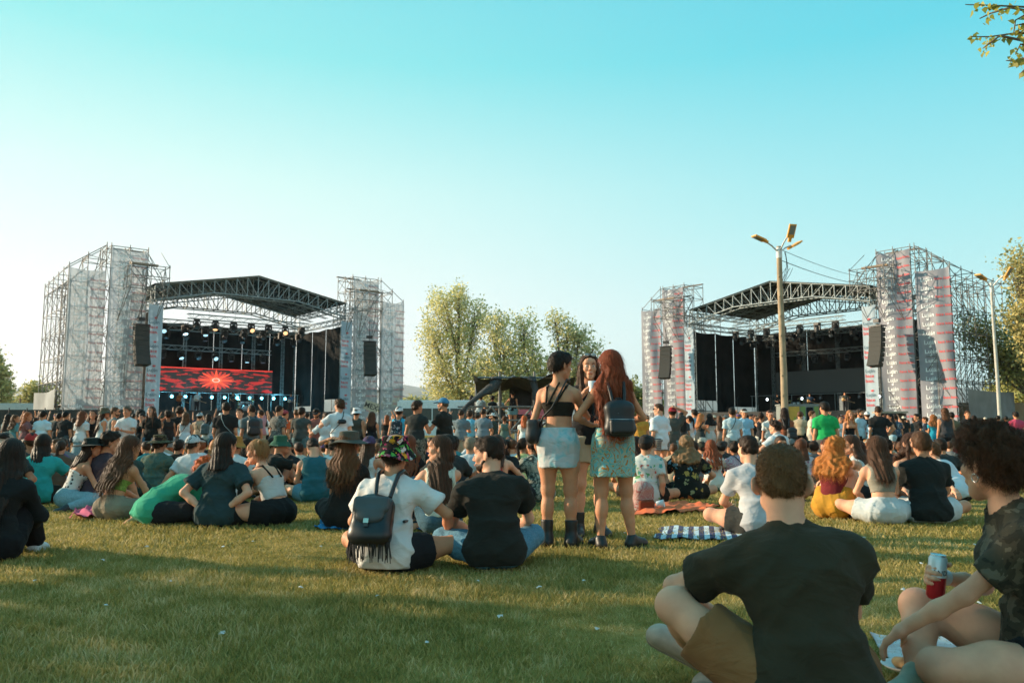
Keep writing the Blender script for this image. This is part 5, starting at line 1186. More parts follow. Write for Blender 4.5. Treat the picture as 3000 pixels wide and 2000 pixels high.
# black fence panels at left, plywood wall at right
bf = plain('black fence cloth', (.035, .037, .036), .9, 0, .3, .8)
root = empty('fence', (xat(-60, 56, 0), 56, -.3), label='black cloth covered fence along the back of the lawn at left', cat='fence')
for i in range(9): b = MB(); b.box((i * 1.25, 0, 1.2), (1.20, .05, 2.35)); b.build('panel', bf, root); b = MB(); b.tube((i * 1.25 - .62, .06, 0), (i * 1.25 - .62, .06, 2.5), .04, 6); b.build('post', darkm, root)
pw = plain('plywood', (.34, .24, .15), .85, 0, .15, .7)
y = 72.0; xa, xb = xat(2812, y, 1), xat(3120, y, 1); root = empty('plywood_wall', (xa, y, -.3), label='tall plain plywood wall at the right end of the field', cat='wall'); n = int((xb - xa) / 2.44) + 1
for i in range(n): b = MB(); b.box((2.44 * (i + .5), 0, 1.62), (2.42, .06, 3.24)); b.build('board', pw, root)
b = MB(); b.box((n * 1.22, .06, 3.26), (n * 2.44, .12, .08)); b.build('top_rail', pw, root)
# dark covered booth at the foot of the right tower
y = 55.0; x = xat(2618, y, 1); root = empty('booth', (x, y, -.3), radians(-10), label='dark boxy booth with a flat pale top before the lettered banners on the right', cat='booth')
b = MB(); b.box((0, .8, 1.05), (1.55, 1.6, 2.1)); b.build('body', plain('booth wall', (.05, .04, .03), .8), root); b = MB(); b.box((0, .75, 2.18), (1.85, 1.9, .12)); b.build('roof', plain('booth roof', (.35, .30, .24), .7), root)
for s in (-1, 1): b = MB(); b.tube((s * .8, -.05, 0), (s * .8, -.05, 2.1), .035, 6); b.build('leg', darkm, root)
# crowd barriers
def barrier(px, y, rot, label, w=2.2):
    x = xat(px, y, 0); root = empty('crowd_barrier', (x, y, gz(x, y)), radians(rot), label=label, cat='barrier'); b = MB()
    b.path([(-w / 2, 0, .12), (-w / 2, 0, 1.0), (-w / 2 + .1, 0, 1.1), (w / 2 - .1, 0, 1.1), (w / 2, 0, 1.0), (w / 2, 0, .12)], .021, 6); b.tube((-w / 2, 0, .2), (w / 2, 0, .2), .018, 6); b.build('frame', steel, root); b = MB()
    for i in range(1, 16): b.tube((-w / 2 + w * i / 16, 0, .2), (-w / 2 + w * i / 16, 0, 1.1), .009, 4, cap=False)
    b.build('bars', steel, root, kind='stuff')
    for s in (-1, 1): b = MB(); b.tube((s * (w / 2 - .3), -.3, .02), (s * (w / 2 - .3), .3, .02), .02, 6); b.build('foot', steel, root)
for a in [(70, 33, 5, 'metal crowd barrier behind the people at the left edge'), (1425, 30, 0, 'crowd barrier before the left part of the central scaffold'), (1540, 30.5, 3, 'crowd barrier before the right part of the central scaffold'), (2660, 48, 0, 'barrier right of the dark booth'), (2745, 49, 4, 'barrier below the right lettered banner'), (2885, 52, 0, 'barrier at the foot of the metal lamp post'), (1900, 45, 0, 'barrier at the foot of the left banners of the right stage')]: barrier(*a)
# central scaffold platform with a torn dark canopy
def platform():
    y = 33.0; P_ = lambda px, py, dy=0: at(px, py, y + dy); root = empty('scaffold_platform', (xat(1500, y, 0), y, -.3), label='low scaffold platform with a sagging dark canopy in the middle of the field', cat='scaffold platform'); o = Vector(root.location)
    X = [xat(a, y, 0) - o.x for a in (1383, 1463, 1566, 1650)]; ft = zat(1262, y) + .3
    dk = MB(); dk.box(((X[0] + X[3]) / 2, 1.6, ft - .06), (X[3] - X[0], 3.2, .1)); dk.build('deck', plain('plywood deck', (.22, .15, .09), .8), root)
    zt = zat(1106, y) + .3
    for i, xx in enumerate(X):
        for v in (0, 3.2):
            b = MB(); b.tube((xx, v, 0), (xx, v, zt + (.25 if v == 0 else -.1) if i != 0 or v else zat(1190, y) + .3), .045, 8); b.build('standard', steel, root)
    b = MB(); rz = zat(1191, y) + .3
    for v in (0, 3.2):
        for z in (rz, rz - .55, ft): b.tube((X[0] - .6, v, z), (X[3], v, z), .040, 6)
        b.tube((X[1] - .9, v, zt), (X[3], v, zt), .040, 6)
    for xx in X[1:]: b.tube((xx, 0, zt), (xx, 3.2, zt - .1), .04, 6); b.tube((xx, 0, rz), (xx, 3.2, rz), .035, 6)
    b.build('rails', steel, root, kind='stuff'); b = MB()
    for (p, q) in (((1440, 1190), (1370, 1270)), ((1562, 1191), (1450, 1310)), ((1440, 1192), (1500, 1270))):
        pa, qa = P_(*p) - o, P_(*q) - o; b.tube(pa + Vector((0, -.05, 0)), qa + Vector((0, -.05, 0)), .045, 6)
    b.build('diagonal_braces', steel, root, kind='stuff')
    tarp = plain('canopy cloth', (.055, .062, .068), .85, 0, .3, 2.5, .2, .05)
    V = []; nu, nv = 44, 14; r = random.Random(2)
    x0_, x1_ = P_(1388, 1120).x - o.x, X[3] + .5
    for j in range(nv + 1):
        for i in range(nu + 1):
            a, c = i / nu, j / nv; xx = x0_ + (x1_ - x0_) * a; sag = .38 * abs(sin(a * pi * 2.6)) * sin(pi * (.15 + .7 * c)) + .06 * sin(a * 23 + c * 7) + .05 * sin(c * 13 + a * 4)
            V.append((xx, -.35 + 3.8 * c, zt + .10 - sag - (.5 * (1 - min(1, a * 6)) * c if a < .17 else 0) - .25 * c))
    F = [(j * (nu + 1) + i, j * (nu + 1) + i + 1, (j + 1) * (nu + 1) + i + 1, (j + 1) * (nu + 1) + i) for j in range(nv) for i in range(nu)]
    V, F = join([(np.array(V, np.float32), np.array(F)), (np.array(V, np.float32) - (0, 0, .02), np.array(F)[:, ::-1])]); link('canopy', npmesh('canopy', V, F), root, tarp)
    # rear sheet, twisted corner hangings and the rolled strip running down to the rail
    q = empty('rear_sheet'); q.parent = root; panel(q, 'sheet', P_(1492, 0).x - o.x + .0, P_(1600, 0).x - o.x + 2, zat(1183, y) + .2, zt - .1, 3.25, .06, 3, tarp, 16, 6)
    def roll(name, pts, rr):
        b = MB(); b.path([P_(*p) - o + Vector((0, -.1 - .03 * i, 0)) for i, p in enumerate(pts)], rr, 9); me = b.mesh(name)
        for v in me.vertices: v.co += Vector((sin(v.co.z * 19) * .03, sin(v.co.x * 17) * .03, sin(v.co.x * 11 + v.co.z * 7) * .04))
        link(name, me, root, tarp)
    roll('rolled_strip', [(1452, 1112), (1440, 1132), (1405, 1160), (1370, 1188), (1356, 1204), (1354, 1235)], [.16, .20, .10, .07, .09, .06])
    roll('hanging_fold', [(1470, 1108), (1458, 1112), (1449, 1128), (1432, 1150), (1418, 1152)], [.10, .18, .24, .16, .05])
    roll('hanging_fold', [(1548, 1104), (1560, 1112), (1566, 1140), (1568, 1172), (1570, 1205)], [.07, .18, .14, .12, .06])
    # desks and gear on the platform
    for k, (px, w_, h_) in enumerate(((1420, .9, .55), (1455, .7, .8), (1520, 1.2, .6))):
        b = MB(); b.box((xat(px, y, 1) - o.x, 1.3, ft + h_ / 2), (w_, .6, h_)); b.box((xat(px, y, 1) - o.x, 1.25, ft + h_ + .05), (w_ * .8, .4, .08)); b.build('flight_case', blackm, None, label=['low black flight case on the left of the central platform', 'tall black flight case on the central platform', 'wide black flight case behind the woman in denim shorts'][k], cat='flight case').location = o
platform()
y = 60.0; x = xat(1560, y, 0); root = empty('tent', (x, y, -.3), label='small red pyramid tent behind the central scaffold', cat='tent'); rd = plain('red tent cloth', (.50, .07, .07), .8)
b = MB(); b.add([(-1.7, -1.7, 2.0), (1.7, -1.7, 2.0), (1.7, 1.7, 2.0), (-1.7, 1.7, 2.0), (0, 0, 3.1), (-1.7, -1.7, 1.7), (1.7, -1.7, 1.7), (1.7, 1.7, 1.7), (-1.7, 1.7, 1.7)], [(0, 1, 4), (1, 2, 4), (2, 3, 4), (3, 0, 4), (5, 6, 1, 0), (6, 7, 2, 1), (7, 8, 3, 2), (8, 5, 0, 3)]); b.build('canopy', rd, root)
for sx in (-1, 1):
    for sy in (-1, 1): b = MB(); b.tube((sx * 1.65, sy * 1.65, 0), (sx * 1.65, sy * 1.65, 2), .03, 6); b.build('leg', steel, root)
# instruments on the stages
def amp(M, u, v, label, w=.75, h=1.1):
    r = empty('amplifier', label=label, cat='amplifier'); r.matrix_world = M @ Matrix.Translation((u, v, 2.3)); b = MB(); b.box((0, 0, h / 2), (w, .4, h)); b.build('cabinet', plain('amp cabinet', (.10, .11, .12), .7), r); b = MB(); b.box((0, -.21, h / 2), (w * .88, .02, h * .88)); b.build('grille', plain('amp grille', (.22, .24, .25), .8), r); b = MB(); b.box((0, 0, h + .12), (w * .9, .3, .22)); b.build('head', blackm, r)
def drums(M, u, v, label):
    r = empty('drum_kit', label=label, cat='drum kit'); r.matrix_world = M @ Matrix.Translation((u, v, 2.35)); sh = plain('drum shell', (.45, .48, .5), .3, .3); cy = plain('cymbal', (.6, .5, .2), .3, .9)
    b = MB(); b.lathe([(.0, -.2), (.3, -.2), (.3, .2), (0, .2)], 18, Matrix.Translation((0, 0, .32)) @ Matrix.Rotation(pi / 2, 4, 'X'), False); b.build('bass_drum', sh, r)
    for x_, z_, rr in ((-.25, .75, .16), (.22, .75, .18), (.55, .45, .22), (-.5, .6, .17)): b = MB(); b.lathe([(0, 0), (rr, 0), (rr, .24), (0, .24)], 14, Matrix.Translation((x_, 0, z_)), False); b.build('drum', sh, r)
    for x_, z_ in ((-.7, 1.15), (.75, 1.2), (.35, 1.35)): b = MB(); b.lathe([(0, .03), (.22, 0), (.22, -.005), (0, .02)], 14, Matrix.Translation((x_, 0, z_)) @ Matrix.Rotation(.3, 4, 'X'), False); b.tube((x_, 0, 0), (x_, 0, z_), .012, 5); b.build('cymbal', cy, r)
for M_, w_, nm in ((LST, LW, 'left stage'), (RST, RW, 'right stage')):
    s = -1 if nm[0] == 'l' else 1
    amp(M_, s * .18 * w_, 6.5, f'grey amplifier beside the players on the {nm}', .9, 1.3); drums(M_, -s * .10 * w_, 7, f'silver drum kit on the {nm}')
    b = MB()
    for k in range(4): u = (-.3 + .2 * k) * w_; b.tube((u, 2.4, 2.3), (u, 2.4, 3.7), .018, 5); b.tube((u, 2.4, 3.7), (u + .3, 2.2, 3.95), .014, 5)
    b.build('microphone_stands', darkm, None, label=f'row of thin microphone stands at the front of the {nm}', cat='microphone stands', kind='stuff').matrix_world = M_
# ---------------------------------------------------------------- bags, cups and other things people wear or hold
def in_frame(J, base, key='R2'): R = J[key]; return lambda *q: J[base] + R @ np.array(q, float)
def strap_paths(J, M, parent, mat, r=.011, sides=(-1, 1), h=0.0, name='strap'):
    g = in_frame(J, 'N')
    for s in sides:
        b = MB(); b.path([Vector(g(s * .050, -.185, -.19)), Vector(g(s * .062, -.165, -.10)), Vector(g(s * .072, -.125, -.01)), Vector(g(s * .080, -.05, .040)), Vector(g(s * .086, .03, .040)), Vector(g(s * .10, .115, -.06)), Vector(g(s * .15, .11, -.26)), Vector(g(s * .14, -.10, -.33))], [r * 1.5] * 4 + [r * 1.3] * 2 + [r] * 2, 6); b.build(name, mat, parent)
def backpack(J, M, mat, label, w=.14, h=.19, d=.075, x=0.0, z=-.25, kind='plain', mat2=None, h_=.010):
    g = in_frame(J, 'N'); R = J['R2']; root = empty('backpack', label=label, cat='backpack'); root.matrix_world = M; mat2 = mat2 or mat
    c = g(x, -.135 - d, z); T = lambda *q: c + R @ np.array(q, float)
    V, F = iso([bx(c, (w, d, h * .8), .05, R), ell(T(0, 0, h * .55), (w * .9, d * .9, h * .45), R, .05), ell(T(0, -.02, -h * .5), (w * 1.02, d * 1.05, h * .4), R, .05)], h_, .04, disp=wob(.004, 30, 3)); link('pack', npmesh('pack', V, F), root, mat)
    if kind == 'zip':
        V, F = iso([bx(T(0, -d * .95, -h * .42), (w * .86, .035, h * .40), .03, R)], h_, .02); link('front_pocket', npmesh('pocket', V, F), root, mat)
        b = MB(); zp = plain('zip', (.5, .52, .52), .3, .7)
        b.path([Vector(T(w * .93 * sin(a), -d * .35, h * (.30 + .52 * cos(a)))) for a in np.linspace(-1.7, 1.7, 14)], .0035, 5); b.build('zip', zp, root)
        b = MB(); b.path([Vector(T(u * w * .9, -d * 1.38 + .01 * abs(u), -h * .06)) for u in np.linspace(-1, 1, 7)], .0032, 5); b.build('zip', zp, root)
        b = MB(); RM = Matrix([list(map(float, r)) for r in R]); b.box(Vector(T(0, -d * 1.02, h * .42)), (.058, .006, .056), RM); lb = b.build('label_patch', plain('patch', (.55, .62, .60), .7), root); b = MB()
        for k, ww in enumerate((.034, .014, .030)): b.box(Vector(T(0, -d * 1.02 - .004, h * .42 + .016 - k * .014)), (ww, .004, .005), RM)
        b.build('print', plain('dark print', (.03, .03, .03), .7), lb)
        b = MB(); b.path([Vector(T(-.03, .01, h * .93)), Vector(T(-.02, .01, h * 1.08)), Vector(T(.02, .01, h * 1.08)), Vector(T(.03, .01, h * .93))], .008, 6); b.build('handle', mat, root)
    if kind == 'fringe':
        V, F = iso([bx(T(0, -d * .55, h * .52), (w * .92, d * .75, h * .30), .03, R), ell(T(0, -d * 1.0, h * .10), (w * .72, .03, h * .30), R)], h_, .03); link('flap', npmesh('flap', V, F), root, mat2)
        b = MB(); RM = Matrix([list(map(float, r)) for r in R]); b.box(Vector(T(-.01, -d * 1.35, -h * .02)), (.028, .012, .11), RM); b.build('buckle_strap', mat2, root); b = MB(); b.box(Vector(T(-.01, -d * 1.45, -h * .12)), (.034, .010, .030), RM); b.build('buckle', plain('buckle', (.6, .58, .5), .25, .9), root)
        b = MB(); r = random.Random(2)
        for i in range(46):
            a = -1.35 + 2.7 * i / 45; p = Vector(T(w * 1.04 * sin(a), -d * 1.08 * cos(a), -h * .35 + r.uniform(-.01, .01))); q = p + Vector((r.uniform(-.02, .02), r.uniform(-.02, .01), -.17 - r.random() * .05)); q.z = max(q.z, .01); b.path([p, p.lerp(q, .5) + Vector((r.uniform(-.01, .01), -.01, 0)), q], [.004, .004, .003], 4)
        b.build('fringe', mat, root, kind='stuff')
    if kind == 'drape':
        V, F = iso([bx(T(0, -d * .9, -h * .35), (w * .8, .035, h * .45), .03, R)], h_, .02); link('front_pocket', npmesh('pocket', V, F), root, mat2)
    strap_paths(J, M, root, mat); return root
def sling(J, M, mat, side, label, bag=None, name='shoulder_bag', cat='bag', r=.008):
    """strap from one shoulder across the back; side = the side on which the bag hangs"""
    g = in_frame(J, 'N'); w = in_frame(J, 'P', 'R0'); s = side; root = empty(name, label=label, cat=cat); root.matrix_world = M; b = MB(); m_ = .17 if J['F'] else .185
    b.path([Vector(g(-s * .09, .05, .034)), Vector(g(-s * .080, -.045, .038)), Vector(g(-s * .05, -.135, -.07)), Vector(g(s * .03, -.155, -.23)), Vector(w(s * .11, -.148, .22)), Vector(w(s * m_, -.06, .12)), Vector(w(s * m_, .05, .14)), Vector(g(s * .05, .135, -.26)), Vector(g(-s * .06, .14, -.10)), Vector(g(-s * .09, .05, .02))], r, 6, False); b.build('strap', mat, root)
    if bag:
        c, hx = bag; V, F = iso([bx(w(*c), hx, .035, J['R0']), ell(w(c[0], c[1], c[2] - hx[2] * .4), (hx[0] * 1.1, hx[1] * 1.2, hx[2] * .7), J['R0'], .04)], .010, .03, disp=wob(.003, 40, 2)); link('pouch', npmesh('pouch', V, F), root, mat)
    return root
def palm(J, nm, f=.075, o=.036):
    S0, E, Wr, pn, curl, s = J['A'][nm]; d = nrm(Wr - E); n = np.array(pn) - d * (np.array(pn) @ d); n = nrm(n); return Wr + d * f + n * o
def cup(M, p, label, mat, r=.036, h=.12, r2=None, z=0.0, name='cup', up=None):
    root = empty(name, M @ Vector(p), label=label, cat=name.replace('_', ' ')); b = MB(); b.lathe([(r2 or r * .8, -h / 2), (r, h / 2), (r * .93, h / 2), ((r2 or r * .8) * .9, -h / 2 + .005)], 20); o = b.build('shell', mat, root); return root
def phone(M, p, label, rz=0, tilt=-40):
    b = MB(); b.box((0, 0, 0), (.072, .008, .15)); o = b.build('phone', plain('phone', (.02, .02, .02), .2), None, label=label, cat='phone'); o.location = M @ Vector(p); o.rotation_euler = (radians(tilt), 0, radians(rz)); return o
clear = plain('clear plastic', (.75, .80, .80), .15)
def bottle(x, y, z, label, body, cap_, h=.24, r=.036, lie=None, sport=False):
    root = empty('bottle', (x, y, z), label=label, cat='bottle'); b = MB(); b.lathe([(r * .9, 0), (r, .01), (r, h * .68), (r * .9, h * .78), (r * .42, h * .90), (r * .42, h * .93)], 18); b.build('body', body, root); b = MB(); b.lathe([(r * .62, h * .86), (r * .62, h * .98), (r * .3, h)], 14); c = b.build('cap', cap_, root)
    if sport: b = MB(); b.path([(-.022, 0, h * .97), (-.012, 0, h * 1.13), (.012, 0, h * 1.13), (.022, 0, h * .97)], .006, 6); b.build('carry_loop', cap_, root)
    if lie: root.rotation_euler = lie
    return root
# ---------------------------------------------------------------- the nearest people, one by one
BLK = (.026, .021, .016); WHT = (.70, .68, .65); SKD = (.02, .013, .009); BRN = (.085, .042, .022); DBR = (.028, .016, .010); BLD = (.34, .21, .09); GNG = (.30, .10, .03); RED_ = (.15, .035, .018)
DENIM = ('denim', (.10, .22, .30)); LDENIM = ('denim', (.32, .46, .52)); KHA = (.36, .26, .16); TEAL = (.03, .32, .30); OLV = (.05, .065, .045); GRY = (.17, .18, .18); BAR = None
HATF = ('hatfloral', (.015, .012, .012), (.55, .03, .12), (.75, .32, .03), (.10, .38, .07), (.72, .55, .50), (.62, .10, .18))
# 1 foreground man
person(2376, 880, 6, dict(sex='m', pose='knees', legs={'L': ((-.41, .17, .36), (-.31, .50, .13), (-.75, .1, .35)), 'R': ((.22, .40, .14), (-.14, .42, .06), (-.8, .3, 0))}, lean=4, curve=13, tilt=-5, hy=10, hp=4, broad=1.07, big=1.04,
    armL=((.24, .34, -.31), (1, -.1, .0), (0, 0, -1), 30), armR=((.10, .34, -.36), (.9, -.5, -.3), (0, 0, -1), 30), top=('tee', (.042, .034, .021)), slv=.004, bot=('long_shorts', (.25, .112, .045)), hair=('fade', (.14, .085, .045)), nstr=12000, skin=0, seed=4, shoe=('shoe', (.40, .30, .23)), glasses=1),
    'man in black t-shirt and brown shorts sitting nearest the camera, seen from behind', ht=1.76, D=2)
# 2 foreground woman with a can
rw, JW, MW = person(3062, 790, -70, dict(sex='f', pose='cross', legs={'L': ((-.20, .37, .13), (.16, .36, .06), (.8, .3, 0)), 'R': ((.17, .38, .25), (-.06, .42, .06), (-.6, .6, 0))}, lean=2, curve=11, hy=54, hp=2, armL=((.03, .38, -.44), (.5, -.6, -.4), (0, 0, -1), 25), armR=((.13, .20, -.25), (.8, -.6, -.5), (-1, 0, .1), 62),
    top=('tee', ('camo', (.030, .026, .018), (.055, .045, .03), (.12, .10, .07))), bot=('mini', (.012, .012, .013)), hair=('curly', (.060, .030, .016)), nstr=6000, skin=0, seed=9, shoe=('shoe', (.25, .30, .22))),
    'woman with short curly dark hair and a patterned brown t-shirt at the right edge', ht=1.82, D=2, z=.02)
def beer(M, p):
    root = empty('drink_can', M @ Vector(p), label='white and red drink can held by the curly haired woman at the right edge', cat='can'); r = .033; h = .168; z = -h / 2
    b = MB(); b.lathe([(r * .78, z), (r, z + .012), (r, z + h * .50)], 28); b.build('lower_print', plain('red can', (.50, .022, .03), .3, .4), root)
    b = MB(); b.lathe([(r, z + h * .50), (r, z + h * .90), (r * .80, z + h * .965)], 28); b.build('upper_print', plain('white can', (.68, .70, .72), .3, .3), root)
    b = MB(); b.lathe([(r * .80, z + h * .965), (r * .84, z + h), (r * .74, z + h * .985), (.001, z + h * .975)], 28, None, False); b.build('lid', plain('can lid', (.6, .62, .63), .25, .9), root)
    V, F = text_mesh('ANDES', .026); w = V[:, 0].max(); th = -pi / 2 - .0 + (V[:, 0] - w / 2) / r; P = np.stack([np.cos(th) * (r + .0006), np.sin(th) * (r + .0006), V[:, 1] + z + h * .56], 1); link('lettering', npmesh('lettering', P, F, False), root, plain('dark print', (.03, .03, .03), .7), kind='stuff')
    V, F = text_mesh('ORIGEN', .010); w = V[:, 0].max(); th = -pi / 2 + (V[:, 0] - w / 2) / r; P = np.stack([np.cos(th) * (r + .0006), np.sin(th) * (r + .0006), V[:, 1] + z + h * .40], 1) if False else None
    root.rotation_euler = (radians(4), radians(5), radians(14)); return root
beer(MW, palm(JW, 'R', .07, .048))
b = MB(); E_, W_ = JW['A']['R'][1], JW['A']['R'][2]; d_ = nrm(W_ - E_); b.tube(Vector(W_ - d_ * .035), Vector(W_ - d_ * .005), .029, 16); b.build('wristband', plain('white band', (.66, .68, .68), .6), None, label='white wristband on the arm that holds the can', cat='wristband').matrix_world = MW
g_ = lambda *q: Vector(JW['H'] + JW['RH'] @ np.array(q, float)); b = MB(); b.path([g_(-.088, -.014 + .014 * cos(a), -.045 + .014 * sin(a)) for a in np.linspace(0, 2 * pi, 13)], .0022, 5, False); b.build('earring', plain('silver', (.7, .7, .7), .2, 1), None, label='small silver hoop earring of the woman at the right edge', cat='earring').matrix_world = MW
# 3-5 the three standing women
r3, J3, M3 = person(1637, 347, 14, dict(sex='f', pose='stand', hy=42, hp=6, lean=1, armL=((.22, .06, -.54), (.4, -1, 0), (-1, 0, 0), 30), armR=((.08, .26, -.14), (.8, -.3, -1), (-.6, .3, .3), 50), top=('bra', BLK), band=(.225, 9), straps=(((.085, .03, .012), (.08, -.075, -.035)), ((.08, -.075, -.035), (.0, -.128, -.19)), ((-.085, .03, .012), (-.09, -.075, -.035)), ((-.09, -.075, -.035), (-.09, -.120, -.20)), ((.02, -.09, .0), (-.07, -.128, -.19))),
    bot=('skirt', ('blotch', (.22, .44, .48), (.36, .50, .52), (.50, .50, .50))), sklen=.21, skw=.172, hair=('short', SKD), hairline=.0, skin=1, seed=6, shoe=('boot', (.012, .012, .012))), 'standing woman with cropped hair, black strappy top and pale blue skirt', ht=1.61, D=2)
sling(J3, M3, plain('black bag', (.014, .014, .015), .6), -1, 'black crossbody bag hanging at the left hip of the woman in the pale blue skirt', ((-.21, -.06, .10), (.055, .095, .10)))
r4, J4, M4 = person(1797, 352, -10, dict(sex='f', pose='stand', hy=-18, hp=4, arms=((.14, .20, -.36), (1, -.5, -.2), (-.3, .2, 1), 35), top=('halter', BLK), band=(.12, 9), bot=('skirt', ('swirl', (.10, .38, .40), (.30, .42, .30), (.42, .18, .05), (.20, .45, .45), (.38, .40, .28))), sklen=.28, skw=.20,
    hair=('wavy', (.22, .060, .028), .50), nstr=5000, skin=1, seed=8, shoe=('shoe', (.014, .013, .012)), legs={'L': ((-.10, .03, .49), (-.12, .0, .085), (-.2, 1, 0)), 'R': ((.12, .02, .49), (.16, .0, .085), (.9, .5, 0))}), 'standing woman with long red wavy hair and a turquoise patterned skirt', ht=1.61, D=2)
backpack(J4, M4, plain('black nylon', (.013, .014, .016), .5, 0, .2, 9), 'black zipped backpack on the red haired standing woman', .125, .165, .06, z=-.33, kind='zip', h_=.008)
r5, J5, M5 = person(1727, 318, 172, dict(sex='f', pose='stand', hy=8, armR=((.10, .24, -.08), (.8, -.3, -1), (-.5, .3, .3), 50), armL='hip', top=('tank', (.02, .02, .022)), bot=('shorts', (.46, .38, .27)), hair=('long', (.05, .028, .018), .16), front=(-1, 1), skin=0, seed=10, shoe=('boot', (.03, .03, .03))), 'standing woman facing the camera between two others, in beige shorts', ht=1.64, D=2)
cup(M5, palm(J5, 'R'), 'clear plastic cup held up by the woman in beige shorts', clear, .04, .13)
M_ = M5; g5 = lambda *q: Vector(J5['H'] + J5['RH'] @ np.array(q, float)); b = MB()
for s in (-1, 1): b.ball(g5(s * .034, .075, .112), (.026, .008, .016), 10, 6)
b.path([g5(-.06, .06, .108), g5(0, .082, .115), g5(.06, .06, .108)], .003, 5); b.build('sunglasses', plain('pale lens', (.4, .42, .42), .15), None, label='pale sunglasses pushed up on the hair of the woman facing the camera', cat='sunglasses').matrix_world = M5
# 6 flower hat
r6, J6, M6 = person(1138, 415, 8, dict(sex='m', pose='cross', lean=3, curve=11, hy=4, big=.98, broad=.98, armR=((.34, .26, -.40), (1, -.6, .1), (0, 0, -1), 30), armL=((.20, .26, -.42), (.8, -.6, -.1), (0, 0, -1), 30), legs={'R': ((.42, .24, .16), (.02, .33, .06), (-.8, .3, 0))}, top=('tee', (.66, .63, .60)), slv=.014, bot=('shorts', (.02, .018, .02)), hair=('short', DBR), hat=('bucket', HATF), skin=1, seed=12, shoe=('shoe', (.03, .03, .035))), 'person in a colourful flower bucket hat and white t-shirt sitting cross-legged', ht=1.72, D=2)
backpack(J6, M6, plain('black leather', (.012, .013, .014), .38, 0, .25, 9), 'black leather backpack with long fringe worn by the flower hat wearer', .135, .185, .07, x=-.045, z=-.36, kind='fringe', mat2=plain('grey leather', (.05, .058, .06), .5, 0, .2, 9), h_=.008)
# 7 bearded man in black
person(1450, 410, 4, dict(sex='m', pose='cross', lean=6, curve=14, tilt=-5, hy=-68, hp=6, twist=-4, big=1.08, broad=1.10, arms=((.16, .30, -.40), (.9, -.5, -.4), (0, 0, -1), 30), legs={'L': ((-.38, .22, .17), (.02, .34, .06), (.8, .3, 0)), 'R': ((.24, .36, .18), (-.10, .40, .06), (-.8, .3, 0))}, top=('tee', (.024, .022, .018)), slv=.008, bot=('jeans', DENIM), hair=('fade', (.030, .018, .012)), nstr=4000, beard=1, skin=0, seed=14, shoe=('shoe', (.42, .38, .36))), 'bearded man in black t-shirt and jeans looking left, sitting beside the flower hat', ht=1.76, D=2)
# 8 long haired woman in pale mint top
person(1292, 312, -14, dict(sex='f', pose='knees', lean=2, curve=8, hy=-72, hp=0, twist=6, armL=((.26, .22, -.40), (1, -.4, .1), (0, 0, -1), 20), armR='hug', top=('vest', (.50, .60, .53)), hem=.05, bot=('jeans', ('denim', (.05, .11, .15))), hair=('halfup', (.060, .034, .022), .36), nstr=4000, skin=0, seed=15, shoe=None, legs={'L': ((-.22, .26, .43), (-.18, .46, .07), (0, 1, -.1))}), 'woman with long straight brown hair and pale mint sleeveless top smiling to the left', ht=1.68, D=2)
# 9 grey brimmed hat
person(1012, 296, 16, dict(sex='f', pose='cross', lean=0, curve=6, hy=14, armL='lap', armR='lap', top=('tee', (.018, .017, .016)), bot=('trousers', (.018, .017, .016)), hair=('wavy', (.13, .070, .038), .20), nstr=3000, hat=('boonie', (.085, .085, .070)), skin=1, seed=16, big=1.05, shoe=('shoe', (.02, .02, .02))), 'long haired person in black wearing a grey wide brimmed hat', ht=1.72, D=2)
# 10 hands on hips
person(640, 292, 4, dict(sex='m', pose='cross', lean=4, curve=9, hy=22, hp=6, arms=((.125, -.195, -.43), (1, .0, .35), (0, 1, 0), 10), top=('polo', (.028, .052, .056)), slv=.012, bot=('shorts', (.018, .018, .018)), hair=('bob', SKD), skin=0, seed=17, big=1.02, shoe=('shoe', (.02, .02, .02))), 'man in dark teal polo shirt with both hands pressed on his lower back', ht=1.72, D=2)
# 11 blonde with hand at her mouth
r, J, M = person(815, 286, -62, dict(sex='f', pose='cross', lean=16, curve=12, hy=-18, hp=6, armR='lap', armL=((.02, .20, .02), (.8, .3, -1), (-.4, -.9, 0), 52), top=('bra', (.52, .50, .47)), band=(.13, 9), straps=(((.085, .03, .012), (.08, -.085, -.04)), ((.08, -.085, -.04), (.06, -.12, -.20)), ((-.085, .03, .012), (-.08, -.085, -.04)), ((-.08, -.085, -.04), (-.06, -.12, -.20))), strapc=BLK, bot=('shorts', (.016, .016, .016)), hair=('bun', (.28, .18, .09)), buns=1, skin=0, seed=18, big=1.15, shoe=('shoe', (.02, .02, .02))), 'blonde woman in white top and black shorts sitting with a hand at her mouth', ht=1.70, D=2)
# 12 bent forward in green
person(446, 285, 52, dict(sex='m', pose='cross', lean=38, curve=20, hp=18, armL=((.05, .22, -.40), (1, 0, 0), (0, 0, -1), 30), armR=((.10, .25, -.36), (1, 0, 0), (0, 0, -1), 30), top=('big', (.045, .34, .20)), slv=.02, hem=-.12, big=1.1, bot=('trousers', (.02, .02, .022)), hair=('curly', (.50, .13, .035)), skin=1, seed=19, shoe=('shoe', (.02, .02, .02))), 'red haired person bent far forward in a loose bright green shirt', ht=1.72, D=2)
# 13 bare back, green tube top
person(333, 270, 24, dict(sex='f', pose='side', lean=8, curve=10, hy=10, hp=8, armR='lap', armL='lap', top=('tube', ('tiedye', (.16, .26, .05), (.26, .36, .08))), band=(.19, .31), bot=('trousers', (.26, .21, .15)), rise=.06, hair=('wavy', (.085, .045, .028), .34), nstr=3000, skin=1, seed=20, shoe=None), 'woman with a bare back, green tube top and long brown wavy hair', ht=1.68, D=2)
